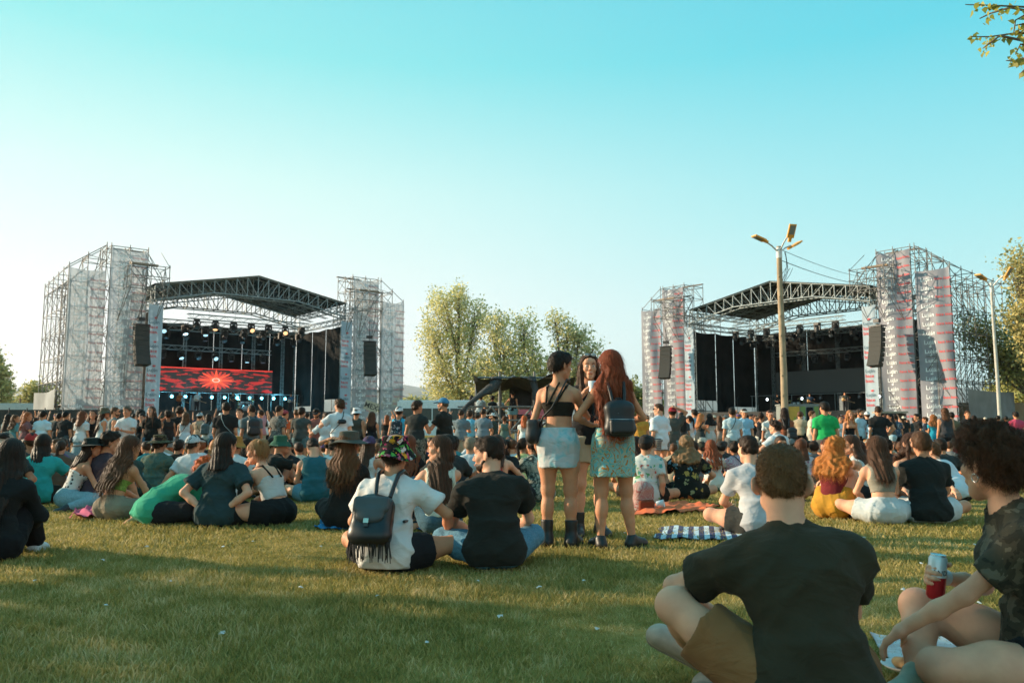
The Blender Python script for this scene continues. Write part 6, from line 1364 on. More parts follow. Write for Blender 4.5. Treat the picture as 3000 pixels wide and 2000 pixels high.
# 14 white halter with dots, black hat
person(205, 235, 52, dict(sex='f', pose='side', lean=14, curve=10, hy=6, armR=((.30, .22, -.56), (.6, -.8, .2), (0, 0, -1), 20), armL='lap', top=('halter', ('dots', (.62, .60, .56), (.03, .03, .03))), band=(.10, 9), bot=('jeans', ('denim', (.20, .34, .38))), hair=('bob', SKD), hat=('wide', (.020, .030, .028)), skin=1, seed=21, shoe=('shoe', (.02, .02, .02))), 'woman in a wide black hat and white polka dot halter leaning on one hand', ht=1.66, D=1)
# 15 left edge, black
person(-12, 390, -6, dict(sex='f', pose='knees', legs={'L': ((-.14, .30, .40), (-.12, .44, .07), (0, 1, 0)), 'R': ((.08, .30, .40), (.10, .44, .07), (0, 1, 0))}, lean=6, curve=12, hy=-20, arms='lap', top=('long', (.014, .015, .015)), hem=.04, bot=('trousers', (.012, .012, .013)), hair=('long', (.022, .015, .012), .40), skin=1, seed=22, shoe=('shoe', (.5, .55, .55))), 'woman in black with very long dark hair cropped by the left edge', ht=1.70, D=2)
# 16 visor man at far left
person(28, 235, 175, dict(sex='m', pose='cross', lean=5, curve=8, hp=8, top=('tee', (.028, .034, .032)), bot=('shorts', BLK), hair=('short', SKD), hat=('cap', (.45, .33, .24)), skin=2, glasses=1, seed=23), 'man in dark t-shirt, sunglasses and pale cap facing the camera at far left', ht=1.74, D=1)
# 17 teal t-shirt
person(108, 222, -14, dict(sex='m', pose='cross', lean=8, curve=12, hy=4, arms='knee', top=('tee', TEAL), bot=('shorts', BLK), hair=('bob', SKD), skin=1, seed=24, big=1.1), 'person in a bright teal t-shirt with chin length black hair', ht=1.74, D=1)
# 18 purple
person(283, 232, 38, dict(sex='m', pose='knees', lean=4, curve=9, hy=16, hp=6, arms='hug', top=('tee', (.060, .040, .052)), bot=('shorts', BLK), hair=('curly', SKD), skin=1, seed=25), 'curly haired man in a dark plum t-shirt between the dotted halter and the bare back', ht=1.76, D=1)
# 19 boy in dark green
person(402, 205, -60, dict(sex='m', pose='cross', lean=22, curve=10, hp=18, arms='lap', top=('tee', (.030, .055, .045)), bot=('shorts', (.03, .03, .03)), hair=('short', SKD), skin=0, seed=26), 'boy in a dark green t-shirt bending over and looking down left', ht=1.66, D=1)
# 20 camo hat
person(452, 190, 8, dict(sex='m', pose='cross', lean=3, curve=9, arms='lap', top=('tee', ('camo', (.07, .12, .10), (.09, .15, .12), (.12, .13, .08))), bot=('trousers', (.08, .14, .13)), hair=('curly', DBR), hat=('boonie', ('camo', (.05, .045, .025), (.12, .10, .05), (.03, .03, .02))), skin=1, seed=27, slv=.01), 'person in a camouflage bucket hat and mottled green t-shirt', ht=1.74, D=1)
def mid(px, s, yaw, label, top, bot, hair, **k):
    ht = k.pop('ht', 1.70); D = k.pop('D', 1); z = k.pop('z', None); k.setdefault('seed', int(px) % 97); k.setdefault('pose', 'cross'); k.setdefault('hy', 0); g = k.pop('group', None)
    return person(px, s, yaw, dict(top=top, bot=bot, hair=hair, **k), label, ht=ht, D=D, z=z, group=g)
SHB = ('shorts', BLK); TRB = ('trousers', (.02, .02, .022)); SHD = ('shorts', DENIM); JN = ('jeans', DENIM)
# left half, seated
mid(565, 205, 20, 'person in white t-shirt and silvery cap leaning back with a raised foot', ('tee', (.58, .60, .60)), TRB, ('short', DBR), sex='m', hat=('cap', (.50, .56, .58)), pose='long', lean=-12, arms='back', legs={'L': ((-.12, .36, .42), (-.10, .62, .62), (0, .3, 1))}, shoe=('shoe', (.03, .03, .03)))
mid(668, 205, 10, 'person in an orange bucket hat and white t-shirt behind the dark polo', ('tee', (.60, .60, .58)), SHB, ('short', BRN), sex='m', hat=('bucket', (.42, .20, .05)), lean=8)
mid(512, 165, 0, 'person with short dark hair and black t-shirt sitting behind the camouflage hat', ('tee', BLK), SHB, ('short', DBR), sex='m')
mid(548, 170, 12, 'dark long haired woman in a black vest sitting behind the raised foot', ('vest', (.06, .06, .06)), SHB, ('long', SKD, .25))
mid(625, 165, -10, 'blonde haired seated girl left of the orange bucket hat', ('tee', (.32, .16, .12)), SHB, ('long', (.40, .20, .08), .30))
mid(700, 175, 40, 'woman with wavy brown hair resting her head on her hand', ('vest', (.30, .22, .18)), SHB, ('wavy', DBR, .3), armR='chin', hy=20)
mid(740, 165, -25, 'short haired seated person in white t-shirt reading behind the blonde', ('tee', (.55, .60, .62)), SHB, ('short', SKD), sex='m', lean=15)
mid(770, 185, 65, 'dark haired person left of the green bucket hat looking right', ('tee', (.05, .05, .05)), SHB, ('short', SKD), sex='m', hy=10)
mid(798, 200, 58, 'man in a green bucket hat and black t-shirt reaching towards his knees', ('tee', (.020, .022, .020)), ('shorts', ('stripes', (.02, .02, .02), (.35, .35, .33))), ('fade', DBR), sex='m', hat=('bucket', (.035, .11, .07)), pose='mixed', lean=0, armL='reach', armR='reach', hy=18)
mid(822, 175, 150, 'woman drinking from a pink bottle beside the green bucket hat', ('vest', (.16, .14, .13)), SHB, ('wavy', DBR, .2), armL=((.04, .22, .10), (.9, .2, -1), (-.3, -.9, 0), 55), hy=-30)
mid(862, 180, -150, 'smiling man in black t-shirt looking towards the camera', ('tee', (.018, .020, .022)), SHB, ('fade', SKD), sex='m', pose='mixed', arms='reach', skin=1, lean=8)
mid(845, 160, 170, 'smiling woman with dark hair behind the man in black', ('vest', (.05, .05, .05)), SHB, ('long', SKD, .2))
r, J, M = mid(925, 212, -14, 'man in a dark teal tank top with his head bowed, on a purple mat', ('tank', (.025, .110, .135)), ('shorts', (.10, .22, .28)), ('fade', SKD), sex='m', lean=6, curve=15, hp=34, hy=-25, skin=0, arms='lap', tilt=-3, big=1.04)
mid(968, 180, 12, 'dark haired person with both arms raised behind their head', ('tank', (.62, .66, .66)), SHB, ('short', (.012, .012, .012)), sex='m', arms='head', hat=None)
mid(1068, 205, 14, 'person in a purple cap and white vest behind the flower hat', ('vest', (.55, .58, .56)), ('jeans', ('denim', (.07, .14, .16))), ('long', (.05, .03, .02), .15), sex='f', hat=('capback', (.085, .060, .130)), big=1.1)
mid(1103, 160, 0, 'seated woman with pale hair in a bun and bare shoulders', ('tube', (.5, .5, .48)), SHB, ('bun', (.16, .10, .06)), ht=1.6)
mid(1135, 175, 40, 'curly haired person with sunglasses right of the flower hat', ('tee', (.10, .08, .07)), SHB, ('curly', BRN), glasses=1, hy=20)
mid(1190, 225, 5, 'woman with very long auburn hair in black behind the flower hat', ('tee', (.020, .018, .018)), TRB, ('wavy', (.15, .055, .028), .42))
mid(1318, 235, -20, 'man in a black cap and dark t-shirt behind the mint top', ('tee', (.030, .036, .036)), TRB, ('short', SKD), sex='m', hat=('cap', (.03, .028, .026)), hy=-30)
mid(1345, 215, -60, 'curly black haired man in dark shirt blowing smoke', ('tee', (.035, .040, .042)), TRB, ('curly', SKD), sex='m', hy=-20)
mid(1372, 190, 10, 'grey haired person in pale blue t-shirt behind the bearded man', ('tee', (.42, .48, .50)), TRB, ('short', (.22, .22, .21)), sex='m')
mid(1455, 232, 0, 'woman in a red crossed strap halter with brown ponytail and yellow scrunchie', ('tube', (.50, .04, .035)), TRB, ('halfup', (.06, .032, .022), .12), band=(.15, .26), straps=(((-.05, -.06, .03), (.04, -.135, -.16)), ((.05, -.06, .03), (-.04, -.135, -.16)), ((.04, -.135, -.16), (.09, -.12, -.27)), ((-.04, -.135, -.16), (-.09, -.12, -.27))), skin=0)
mid(1500, 215, -155, 'dark haired woman in black leaning and looking back from behind the bearded man', ('tee', (.020, .022, .022)), TRB, ('long', SKD, .2), tilt=14, armR=((.3, .3, -.4), (1, 0, 0), (0, 0, -1), 20), skin=1, hy=-10)
mid(1522, 185, 28, 'woman in a pale yellow t-shirt with brown hair tied back', ('tee', (.60, .55, .24)), SHB, ('pony', DBR, .15), hy=25, big=1.08)
mid(1582, 212, -28, 'person in a black and white tie-dye t-shirt with a braided ponytail', ('tee', ('tiedye', (.03, .035, .03), (.10, .11, .09), (.40, .38, .30))), ('shorts', ('denim', (.14, .32, .38))), ('braid', SKD), sex='m', arms='knee', pose='knees', legs={'L': ((-.34, .34, .22), (-.30, .50, .07), (-.3, 1, 0))}, slv=.01, lean=8)
mid(1556, 170, 0, 'person in a red cap and grey t-shirt behind the tie-dye shirt', ('tee', (.09, .11, .12)), SHB, ('short', SKD), sex='m', hat=('cap', (.30, .02, .03)))
mid(1478, 165, 8, 'person in blue t-shirt with short dark hair before the crowd barrier', ('tee', (.12, .32, .42)), SHB, ('fade', SKD), sex='m')
mid(1505, 165, -6, 'person in a pale blue t-shirt with cropped brown hair before the crowd barrier', ('tee', (.45, .55, .56)), SHB, ('fade', BRN), sex='m')
for i, (px, s, c, hc, st, lab) in enumerate([(1400, 175, (.25, .12, .12), BRN, 'curly', 'curly brown haired person in faded red'), (1420, 150, (.08, .08, .08), SKD, 'curly', 'person with a round dark afro'), (1440, 160, (.40, .20, .22), DBR, 'short', 'person in a striped pink top'), (1395, 150, (.06, .05, .05), SKD, 'long', 'dark long haired woman at the left foot of the scaffold'), (1562, 150, (.30, .32, .32), (.2, .2, .2), 'short', 'grey haired seated person left of the standing women')]):
    mid(px, s, (-20, 0, 10, -5, 8)[i], lab, ('tee', c), SHB, (st, hc, .2))
# right half, seated
r, J, M = mid(1888, 222, 18, 'person in a floral short sleeved shirt leaning on one hand beside a patterned backpack', ('tee', ('floral', (.50, .52, .48), (.08, .30, .28), (.45, .10, .07), (.55, .50, .42), (.12, .30, .12))), SHB, ('short', SKD), sex='m', hat=('cap', (.03, .03, .03)), armR=((.20, -.12, -.57), (.5, -.8, .2), (0, 0, -1), 12), skin=1)
r, J, M = mid(1908, 205, 4, 'short haired man in a pale grey sleeveless shirt with a thin black strap', ('tank', (.36, .41, .41)), SHB, ('fade', (.05, .03, .02)), sex='m', skin=0, armR='down', armL='down')
sling(J, M, plain('black bag', (.014, .014, .015), .6), 1, 'thin black strap across the back of the man in the pale grey sleeveless shirt', None, 'bag_strap', 'strap')
mid(2012, 206, 12, 'curly fair haired person in a loose black shirt with leaves and flowers', ('tee', ('bigfloral', (.018, .018, .016), (.12, .13, .06), (.50, .12, .03), (.10, .25, .35), (.30, .28, .15), (.45, .30, .08))), SHB, ('curlylong', (.20, .15, .10), .06), sex='m', slv=.012, big=1.08, hem=-.09, skin=0, armL='knee')
mid(1868, 200, 0, 'dark haired person partly hidden behind the floral shirt', ('tee', (.10, .10, .10)), SHB, ('long', SKD, .2))
r, J, M = mid(2090, 165, 0, 'woman with red wavy hair and a white shirt with tropical leaves', ('tee', ('bigfloral', (.62, .58, .52), (.60, .12, .08), (.08, .20, .18), (.62, .32, .10), (.60, .58, .55), (.62, .58, .52))), SHB, ('wavy', (.22, .070, .035), .24), armL='knee', lean=6, big=1.1, skin=0)
r, J, M = mid(2166, 165, -4, 'person in a pink and white check patterned t-shirt with hair in a bun', ('tee', ('check', (.60, .56, .55), (.42, .12, .20))), SHB, ('bun', SKD), bunpos=(0, -.06, .115), armL=((.12, .05, -.56), (.8, -.3, .1), (0, 0, -1), 10), lean=12, curve=14, big=1.12, skin=1)
sling(J, M, plain('black bag', (.014, .014, .015), .6), 1, 'dark strap across the pink check patterned t-shirt', None, 'bag_strap', 'strap')
mid(2032, 150, 16, 'person in a grey t-shirt behind the curly fair haired person', ('tee', (.15, .16, .17)), SHB, ('short', DBR), sex='m')
mid(2060, 140, 5, 'person in a dark cap and light shirt left of the red wavy hair', ('tee', (.35, .45, .47)), SHB, ('short', SKD), sex='m', hat=('cap', (.05, .055, .04)))
mid(2118, 140, 0, 'person in a dark cap between the tropical shirt and the check shirt', ('tee', (.04, .04, .04)), SHB, ('short', SKD), sex='m', hat=('cap', (.035, .035, .035)))
mid(2205, 150, 10, 'curly haired person in a greyish green t-shirt behind the check shirt', ('tee', (.22, .25, .24)), SHB, ('curly', DBR), sex='m')
r, J, M = mid(2222, 318, -6, 'man in a pale grey t-shirt and dark shorts beside the striped towel', ('tee', (.46, .46, .47)), ('shorts', (.045, .045, .040)), ('fade', (.025, .016, .012)), sex='m', skin=0, lean=8, curve=12, hy=-14, arms='lap', D=2, ht=1.72)
mid(2272, 210, 170, 'bearded man smiling past the foreground head', ('tee', (.05, .05, .05)), SHB, ('fade', (.04, .03, .025)), sex='m', beard=1, skin=1, hy=12)
r, J, M = mid(2292, 150, -30, 'man in a white polo with dark curly hair sitting higher before the kiosk', ('polo', (.62, .64, .64)), SHB, ('curly', DBR), sex='m', skin=0, z=.18, hy=-20)
mid(2355, 165, 0, 'seated woman with a chin length brown bob and pale patterned top', ('tee', ('floral', (.55, .50, .52), (.4, .2, .3), (.5, .5, .5))), SHB, ('bob', (.10, .045, .025)))
mid(2388, 150, 14, 'small dark haired person right of the brown bob', ('tee', (.10, .10, .10)), SHB, ('short', DBR))
mid(2402, 190, 150, 'smiling man in a black t-shirt behind the curly blonde', ('tee', (.018, .019, .018)), TRB, ('fade', DBR), sex='m', skin=0, hy=30, arms='lap')
mid(2432, 268, 42, 'woman with curly golden hair, maroon top and mustard shorts hugging her knees', ('crop', (.16, .022, .024)), ('shorts', (.50, .24, .030)), ('curlylong', (.42, .20, .06), .10), band=(.06, 9), pose='knees', lean=12, curve=8, arms=((-.06, .36, -.17), (1, .3, .15), (0, 0, -1), 35), hy=16, skin=0, D=2, nstr=3500, ht=1.66, shoe=('shoe', (.02, .02, .02)))
r, J, M = mid(2532, 225, -55, 'woman in a white strappy top and glasses facing left', ('crop', (.58, .60, .58)), TRB, ('long', (.06, .035, .025), .22), band=(.10, 9), hy=-20, pose='knees', arms='hug', skin=0, glasses=1)
mid(2586, 282, 4, 'woman in a grey cropped top and white shorts with hair tied in a half ponytail', ('crop', (.27, .245, .20)), ('shorts', (.52, .55, .55)), ('halfup', (.075, .042, .028), .18), band=(.20, 9), lean=3, curve=9, hy=4, arms='lap', skin=0, D=2, nstr=4000, ht=1.66, rise=.16)
mid(2652, 240, 172, 'dark haired woman pouting at the camera between two people seen from behind', ('tube', (.05, .04, .04)), SHB, ('wavy', (.045, .024, .018), .14), front=(-1, 1), band=(.13, .26), skin=0, lipred=1, hp=-6, D=2, ht=1.74)
mid(2716, 280, 8, 'man in a black t-shirt and white shorts sitting at right with his back turned', ('tee', (.020, .022, .021)), ('shorts', (.56, .58, .58)), ('short', (.075, .045, .028)), sex='m', skin=1, lean=2, curve=9, arms='lap', D=2, big=1.06, ht=1.74, legs={'R': ((.42, .22, .15), (.30, .50, .06), (.6, .6, 0)), 'L': ((-.34, .28, .16), (.02, .36, .06), (.8, .3, 0))}, shoe=('shoe', (.02, .02, .02)))
mid(2808, 210, -35, 'person in a white t-shirt with short curly hair leaning on drawn up knees', ('tee', (.62, .66, .70)), SHB, ('curly', (.10, .055, .03)), sex='m', pose='knees', lean=28, curve=10, hy=-20, arms='hug', skin=0, slv=.01)
mid(2770, 175, 5, 'person in a dark t-shirt behind the man in the black t-shirt', ('tee', (.035, .04, .04)), SHB, ('short', SKD), sex='m')
mid(2752, 165, -50, 'person in a patterned cap and glasses right of the black t-shirt', ('tee', (.03, .03, .03)), SHB, ('short', SKD), sex='m', hat=('capback', (.45, .45, .5)), glasses=1)
mid(2455, 180, 10, 'fair haired person seen behind the golden curls', ('tee', (.06, .06, .06)), SHB, ('curly', (.30, .24, .16)))
mid(2490, 190, 20, 'black haired person behind the golden curls', ('tee', (.05, .05, .05)), SHB, ('short', (.010, .010, .011)), hat=('beanie', (.02, .02, .022)))
mid(2530, 150, 0, 'woman with brown hair in a dark red top further back at right', ('long', (.14, .015, .02)), SHB, ('long', (.05, .025, .018), .1))
mid(2560, 210, 20, 'brown haired woman leaning in a dark top behind the grey cropped top', ('tee', (.04, .045, .045)), TRB, ('long', BRN, .2), tilt=12)
mid(2612, 175, -8, 'person with thick dark hair behind the grey cropped top', ('tee', (.03, .03, .03)), TRB, ('curly', SKD))
mid(2440, 165, -20, 'woman with dark red hair further back at right', ('tee', (.10, .10, .10)), SHB, ('long', (.12, .02, .02), .12))
mid(2860, 165, 5, 'person in black sitting behind the white t-shirt at right', ('tee', (.03, .03, .03)), SHB, ('curly', DBR), sex='m')
# ------------- standing people one can tell apart; px, scale, yaw
def std(px, s, yaw, label, top, bot, hair, **k): k.setdefault('pose', 'stand'); return mid(px, s, yaw, label, top, bot, hair, **k)
std(1302, 140, -70, 'bald man in a blue cap and black t-shirt passing something with his left hand', ('tee', (.022, .021, .018)), ('trousers', (.34, .26, .16)), ('buzz', (.10, .09, .08)), sex='m', hat=('cap', (.06, .20, .34)), armL=((.12, .36, -.28), (.8, -.3, -1), (-.5, .2, .4), 45), beard=1, ht=1.80, big=1.22, broad=1.08, skin=1)
std(1218, 142, 25, 'person with short curly dark hair in a black sleeveless t-shirt', ('cap', (.030, .033, .032)), ('trousers', ('camo', (.10, .10, .08), (.2, .2, .16), (.05, .05, .04))), ('curly', (.045, .028, .02)), sex='m', hy=25, armR='front', ht=1.72)
r, J, M = std(993, 133, -22, 'tall man with curly hair and white t-shirt with one hand on a boy', ('tee', (.60, .64, .66)), TRB, ('curly', (.060, .035, .02)), sex='m', armL=((.30, .34, -.16), (.7, -.4, -.8), (0, .2, -1), 20), hy=-30, ht=1.82, slv=.012, skin=0, big=1.05)
sling(J, M, plain('black bag', (.014, .014, .015), .6), -1, 'black bum bag worn across the back by the tall curly haired man', ((.02, -.16, .36), (.08, .035, .04)), 'bum_bag', 'bag')
std(955, 128, -20, 'boy in a pale blue t-shirt in front of the tall curly haired man', ('tee', (.50, .58, .62)), SHB, ('short', (.06, .035, .022)), sex='m', armL='out', hy=-20, ht=1.56)
r, J, M = std(657, 127, -4, 'man in a black t-shirt with a diagonal pale strap watching the left stage', ('tee', (.022, .021, .020)), ('trousers', (.13, .125, .11)), ('short', SKD), sex='m', hy=-30, ht=1.80, big=1.18, broad=1.08, skin=1, armR='downf', armL='downf')
sling(J, M, plain('pale strap', (.22, .28, .28), .6), 1, 'pale diagonal strap across the back of the man in black near the left stage', None, 'bag_strap', 'strap')
r, J, M = std(700, 112, 176, 'man in a white football shirt with lettering facing the camera', ('tee', (.58, .66, .68)), SHB, ('short', (.04, .025, .018)), sex='m', ht=1.72, skin=0)
for tx_, sz_, dz_ in (('Fly', .05, -.13), ('Emirates', .09, -.21)):
    V, F = text_mesh(tx_, sz_); P = np.stack([V[:, 0].max() / 2 - V[:, 0], np.full(len(V), J['N'][1] + .155), J['N'][2] + dz_ + V[:, 1]], 1); link('lettering', npmesh('lettering', P, F, False), r, plain('dark print', (.03, .03, .03), .7), kind='stuff')
r, J, M = std(735, 118, -30, 'man with a beard and grey t-shirt carrying a black backpack', ('tee', (.13, .15, .15)), SHB, ('fade', SKD), sex='m', beard=1, hy=-25, ht=1.78)
backpack(J, M, plain('black nylon', (.013, .014, .016), .5, 0, .2, 9), 'black backpack on the bearded man in the grey t-shirt', .14, .22, .08, kind='drape', h_=.016)
std(812, 112, 30, 'man in a speckled grey shirt with a pink topped hat', ('tee', ('camo', (.10, .10, .09), (.20, .19, .17), (.06, .06, .055))), SHB, ('fade', SKD), sex='m', ht=1.80, hy=0)
std(830, 95, 40, 'man in an orange tropical shirt holding a can', ('tee', ('floral', (.60, .10, .03), (.1, .3, .3), (.55, .3, .05), (.6, .12, .04))), SHB, ('fade', SKD), sex='m', hat=('capback', (.35, .06, .07)), ht=1.74)
std(880, 110, 4, 'man in a dark grey t-shirt seen from behind, left of the salmon shirt', ('tee', (.07, .078, .072)), ('shorts', (.10, .18, .20)), ('short', (.03, .02, .015)), sex='m', ht=1.76, big=1.05, armL='front', armR='front')
std(926, 108, 178, 'man in a salmon t-shirt and black cap looking down at his hands', ('tee', (.34, .13, .105)), ('shorts', (.06, .12, .12)), ('short', SKD), sex='m', hat=('cap', (.02, .02, .022)), arms='front', hp=18, ht=1.74, beard=1, big=1.06)
std(1042, 105, 4, 'man in a white bucket hat and dark sleeveless shirt', ('tank', (.06, .06, .05)), SHB, ('short', SKD), sex='m', hat=('bucket', (.66, .66, .66)), ht=1.76)
std(1088, 105, 2, 'woman with brown hair, black racer top and long grey blue skirt', ('vest', (.015, .015, .017)), ('longskirt', (.16, .24, .30)), ('long', (.09, .045, .028), .12), ht=1.66)
r, J, M = std(1167, 118, 5, 'person in a white backwards cap and bright blue sleeveless shirt', ('vest', (.05, .38, .55)), SHB, ('short', SKD), sex='m', hat=('capback', (.68, .70, .70)), ht=1.74)
backpack(J, M, cloth(('floral', (.03, .04, .05), (.4, .3, .3), (.1, .2, .25), (.5, .5, .5))), 'dark flower print backpack on the bright blue sleeveless shirt', .13, .20, .08, kind='drape', h_=.016)
std(1415, 98, 18, 'man in a blue grey t-shirt and beige shorts left of the scaffold platform', ('tee', (.16, .21, .24)), ('shorts', (.40, .33, .24)), ('fade', (.03, .02, .015)), sex='m', arms='front', ht=1.78)
std(1372 + 3, 96, 20, 'man in a bright blue t-shirt left of the scaffold platform', ('tee', (.16, .46, .60)), ('shorts', (.02, .02, .025)), ('short', (.05, .03, .02)), sex='m', arms='front', ht=1.74)
std(1350, 100, 14, 'tall man in a slate grey t-shirt and beige trousers behind the blue cap', ('tee', (.14, .18, .20)), ('trousers', (.40, .33, .24)), ('fade', (.03, .02, .015)), sex='m', arms='front', ht=1.74)
std(1398, 90, 30, 'person in a pale pink shirt with a dark cap near the barrier', ('tee', (.55, .42, .45)), ('trousers', (.30, .24, .18)), ('short', DBR), sex='m', hat=('cap', (.05, .05, .045)), ht=1.70)
std(1446, 88, -75, 'man in a white cap and dark green t-shirt walking left', ('tee', (.035, .05, .04)), SHB, ('short', SKD), sex='m', hat=('cap', (.62, .64, .64)), pose='walk', beard=1, ht=1.70)
std(1478, 84, 4, 'woman with tied hair in a striped green vest at the barrier', ('vest', ('stripes', (.06, .12, .10), (.16, .20, .17))), ('shorts', (.08, .25, .35)), ('bun', BRN), ht=1.62)
r, J, M = std(1536, 92, 6, 'red haired girl in a long white dress near the barrier', ('dress', (.60, .66, .66)), None, ('long', (.42, .12, .04), .12), ht=1.60, hem=-.6)
std(1548 + 20, 88, -5, 'person in a dark shirt beside the girl in the white dress', ('tee', (.08, .06, .06)), SHB, ('short', DBR), ht=1.62, skin=2)
std(1502, 70, 2, 'woman in a black vest and denim shorts standing on the platform', ('vest', (.025, .022, .022)), ('shorts', ('denim', (.18, .33, .38))), ('bun', (.03, .02, .015)), ht=1.66, z=zat(1262, FPX / 70), armL='hip')
for px, s, top, hc, lab in [(1405, 66, (.35, .42, .45), SKD, 'man in a pale tie-dye t-shirt working on the platform'), (1378, 64, (.05, .05, .05), SKD, 'person in black at the left end of the platform'), (1440, 64, (.035, .04, .04), SKD, 'person in dark green behind the flight cases'), (1462, 63, (.30, .32, .32), SKD, 'person in black and white behind the flight cases')]:
    std(px, s, 15, lab, ('tee', top), SHB, ('curly', hc), z=zat(1268, FPX / s), arms='front', lean=12)
# left standing group
std(18, 92, 10, 'woman with long dark hair and a denim skirt at far left', ('tee', (.10, .16, .17)), ('skirt', DENIM), ('long', SKD, .3), ht=1.64)
std(38, 96, 30, 'girl in a teal patterned blouse with brown wavy hair', ('tee', (.10, .26, .28)), ('shorts', (.10, .22, .26)), ('wavy', BRN, .2), hy=40, ht=1.6)
std(73, 102, 70, 'woman with orange wavy hair and a dusty pink shirt holding a phone', ('tee', (.22, .10, .10)), ('trousers', (.14, .07, .06)), ('wavy', (.30, .11, .05), .24), arms='phone', ht=1.66)
std(120, 102, 4, 'man in a plain light blue white t-shirt at left', ('tee', (.52, .66, .72)), SHD, ('short', SKD), sex='m', ht=1.70, armR='downf')
std(168, 92, 0, 'man in a black t-shirt right of the light blue white t-shirt', ('tee', (.03, .035, .035)), SHD, ('short', SKD), sex='m', ht=1.68)
std(186, 93, 12, 'second man in a black t-shirt with short black hair', ('tee', (.022, .024, .024)), ('trousers', (.06, .08, .09)), ('short', (.008, .008, .008)), sex='m', ht=1.72)
r, J, M = std(235, 108, 10, 'woman with brown hair, white t-shirt and long denim skirt', ('tee', (.60, .64, .66)), ('longskirt', ('denim', (.20, .30, .34))), ('long', (.14, .06, .035), .12), ht=1.68)
sling(J, M, plain('dark bag', (.03, .02, .018), .6), -1, 'dark shoulder bag on the woman in the long denim skirt', ((-.20, -.04, .02), (.04, .09, .08)))
std(268, 106, 160, 'woman with dark hair in a black top and pale shorts facing the camera', ('vest', (.018, .018, .018)), ('shorts', (.38, .34, .30)), ('long', (.05, .025, .018), .2), ht=1.70, skin=1)
std(298, 110, 55, 'woman in an olive bucket hat and white sleeveless dress', ('vest', (.55, .60, .60)), ('skirt', (.50, .54, .52)), ('long', (.04, .022, .015), .3), hat=('bucket', (.10, .095, .065)), ht=1.74)
std(328, 112, 60, 'bald bearded man in a grey sleeveless shirt with sunglasses', ('tank', (.16, .20, .20)), ('shorts', (.55, .10, .12)), ('buzz', (.08, .05, .035)), sex='m', beard=1, glasses=1, ht=1.76, hy=15, skin=1)
std(370, 114, 185, 'middle aged man with grey hair and a white t-shirt facing the camera', ('tee', (.62, .63, .63)), SHB, ('short', (.10, .10, .095)), sex='m', arms='front', ht=1.76, big=1.15, skin=1)
std(414, 106, 172, 'young woman in a black sleeveless top looking down', ('vest', (.022, .022, .022)), TRB, ('pony', SKD, .2), hp=15, ht=1.62, skin=0)
std(408, 98, -30, 'person with a dark curly afro behind the girl in the black top', ('tee', (.04, .04, .04)), TRB, ('afro', (.012, .010, .009)), sex='m', ht=1.72)
std(442, 110, 190, 'long haired youth in a black t-shirt with a green print facing the camera', ('tee', (.020, .021, .019)), ('shorts', DENIM), ('long', (.09, .05, .035), .25), front=(-1, 1), ht=1.78, skin=0, sex='m')
std(490, 104, -40, 'woman with curly hair in a black sleeveless top and denim shorts drinking', ('vest', (.024, .022, .022)), ('shorts', ('denim', (.25, .34, .38))), ('curly', SKD), armL='mouth', ht=1.70, big=1.15, skin=2)
std(522, 100, -20, 'tall dark haired man in black beside the white vest', ('tee', (.016, .016, .016)), TRB, ('curly', (.03, .02, .015)), sex='m', ht=1.82)
r, J, M = std(540, 106, -15, 'girl in a white vest and denim shorts with a brown bag', ('vest', (.60, .64, .66)), ('shorts', ('denim', (.24, .38, .44))), ('bob', (.10, .055, .03)), ht=1.64, hy=-30)
sling(J, M, plain('brown bag', (.10, .06, .04), .6), -1, 'brown crossbody bag on the girl in the white vest', ((-.18, -.04, .06), (.05, .09, .08)))
r, J, M = std(582, 88, 8, 'man in a beige t-shirt with a black diagonal strap', ('tee', (.42, .29, .20)), SHB, ('short', SKD), sex='m', hat=('capback', (.35, .42, .45)), ht=1.7)
sling(J, M, plain('black bag', (.014, .014, .015), .6), 1, 'black diagonal strap over the beige t-shirt', None, 'bag_strap', 'strap')
r, J, M = std(608, 90, 6, 'dark long haired woman with a grey backpack left of the man in black', ('tee', (.40, .50, .54)), SHD, ('long', SKD, .12), ht=1.66)
backpack(J, M, plain('grey nylon', (.05, .08, .09), .7, 0, .2, 9), 'grey backpack left of the man in the black t-shirt', .13, .2, .08, kind='drape', h_=.016)
# right standing group
std(1936, 128, -32, 'tall man in an oversized white t-shirt, dark sunglasses and patterned shorts', ('big', (.62, .64, .66)), ('shorts', ('stripes', (.12, .10, .13), (.30, .26, .20))), ('fade', (.05, .03, .02)), sex='m', glasses=1, hy=-35, ht=1.76, hem=-.20, slv=.02, skin=0, armR='downf')
r, J, M = std(1972, 122, 10, 'man in a red cap and dark grey t-shirt raising one arm to his head', ('tee', (.075, .075, .065)), ('shorts', ('denim', (.20, .34, .38))), ('short', DBR), sex='m', hat=('capback', (.32, .02, .03)), armR='head', ht=1.72, slv=.01, big=1.08)
std(1876, 104, 4, 'man in a mustard yellow t-shirt seen from behind', ('tee', (.52, .26, .045)), SHB, ('short', DBR), sex='m', ht=1.7)
std(1896, 78, 170, 'woman with sunglasses holding a red and white cooler', ('tee', (.30, .42, .48)), SHB, ('bun', SKD), glasses=1, arms='front', ht=1.66)
std(2000, 100, 0, 'woman with long black hair and a black backpack', ('tee', (.05, .06, .065)), SHD, ('long', (.010, .010, .010), .3), ht=1.66)
std(2024, 96, -50, 'woman in a white t-shirt with dark hair tied back', ('tee', (.60, .64, .66)), ('trousers', (.45, .48, .48)), ('pony', SKD, .2), ht=1.58, armL='front')
std(2038, 90, -20, 'dark haired man in a light blue t-shirt further back', ('tee', (.20, .36, .46)), SHB, ('short', SKD), sex='m', ht=1.8)
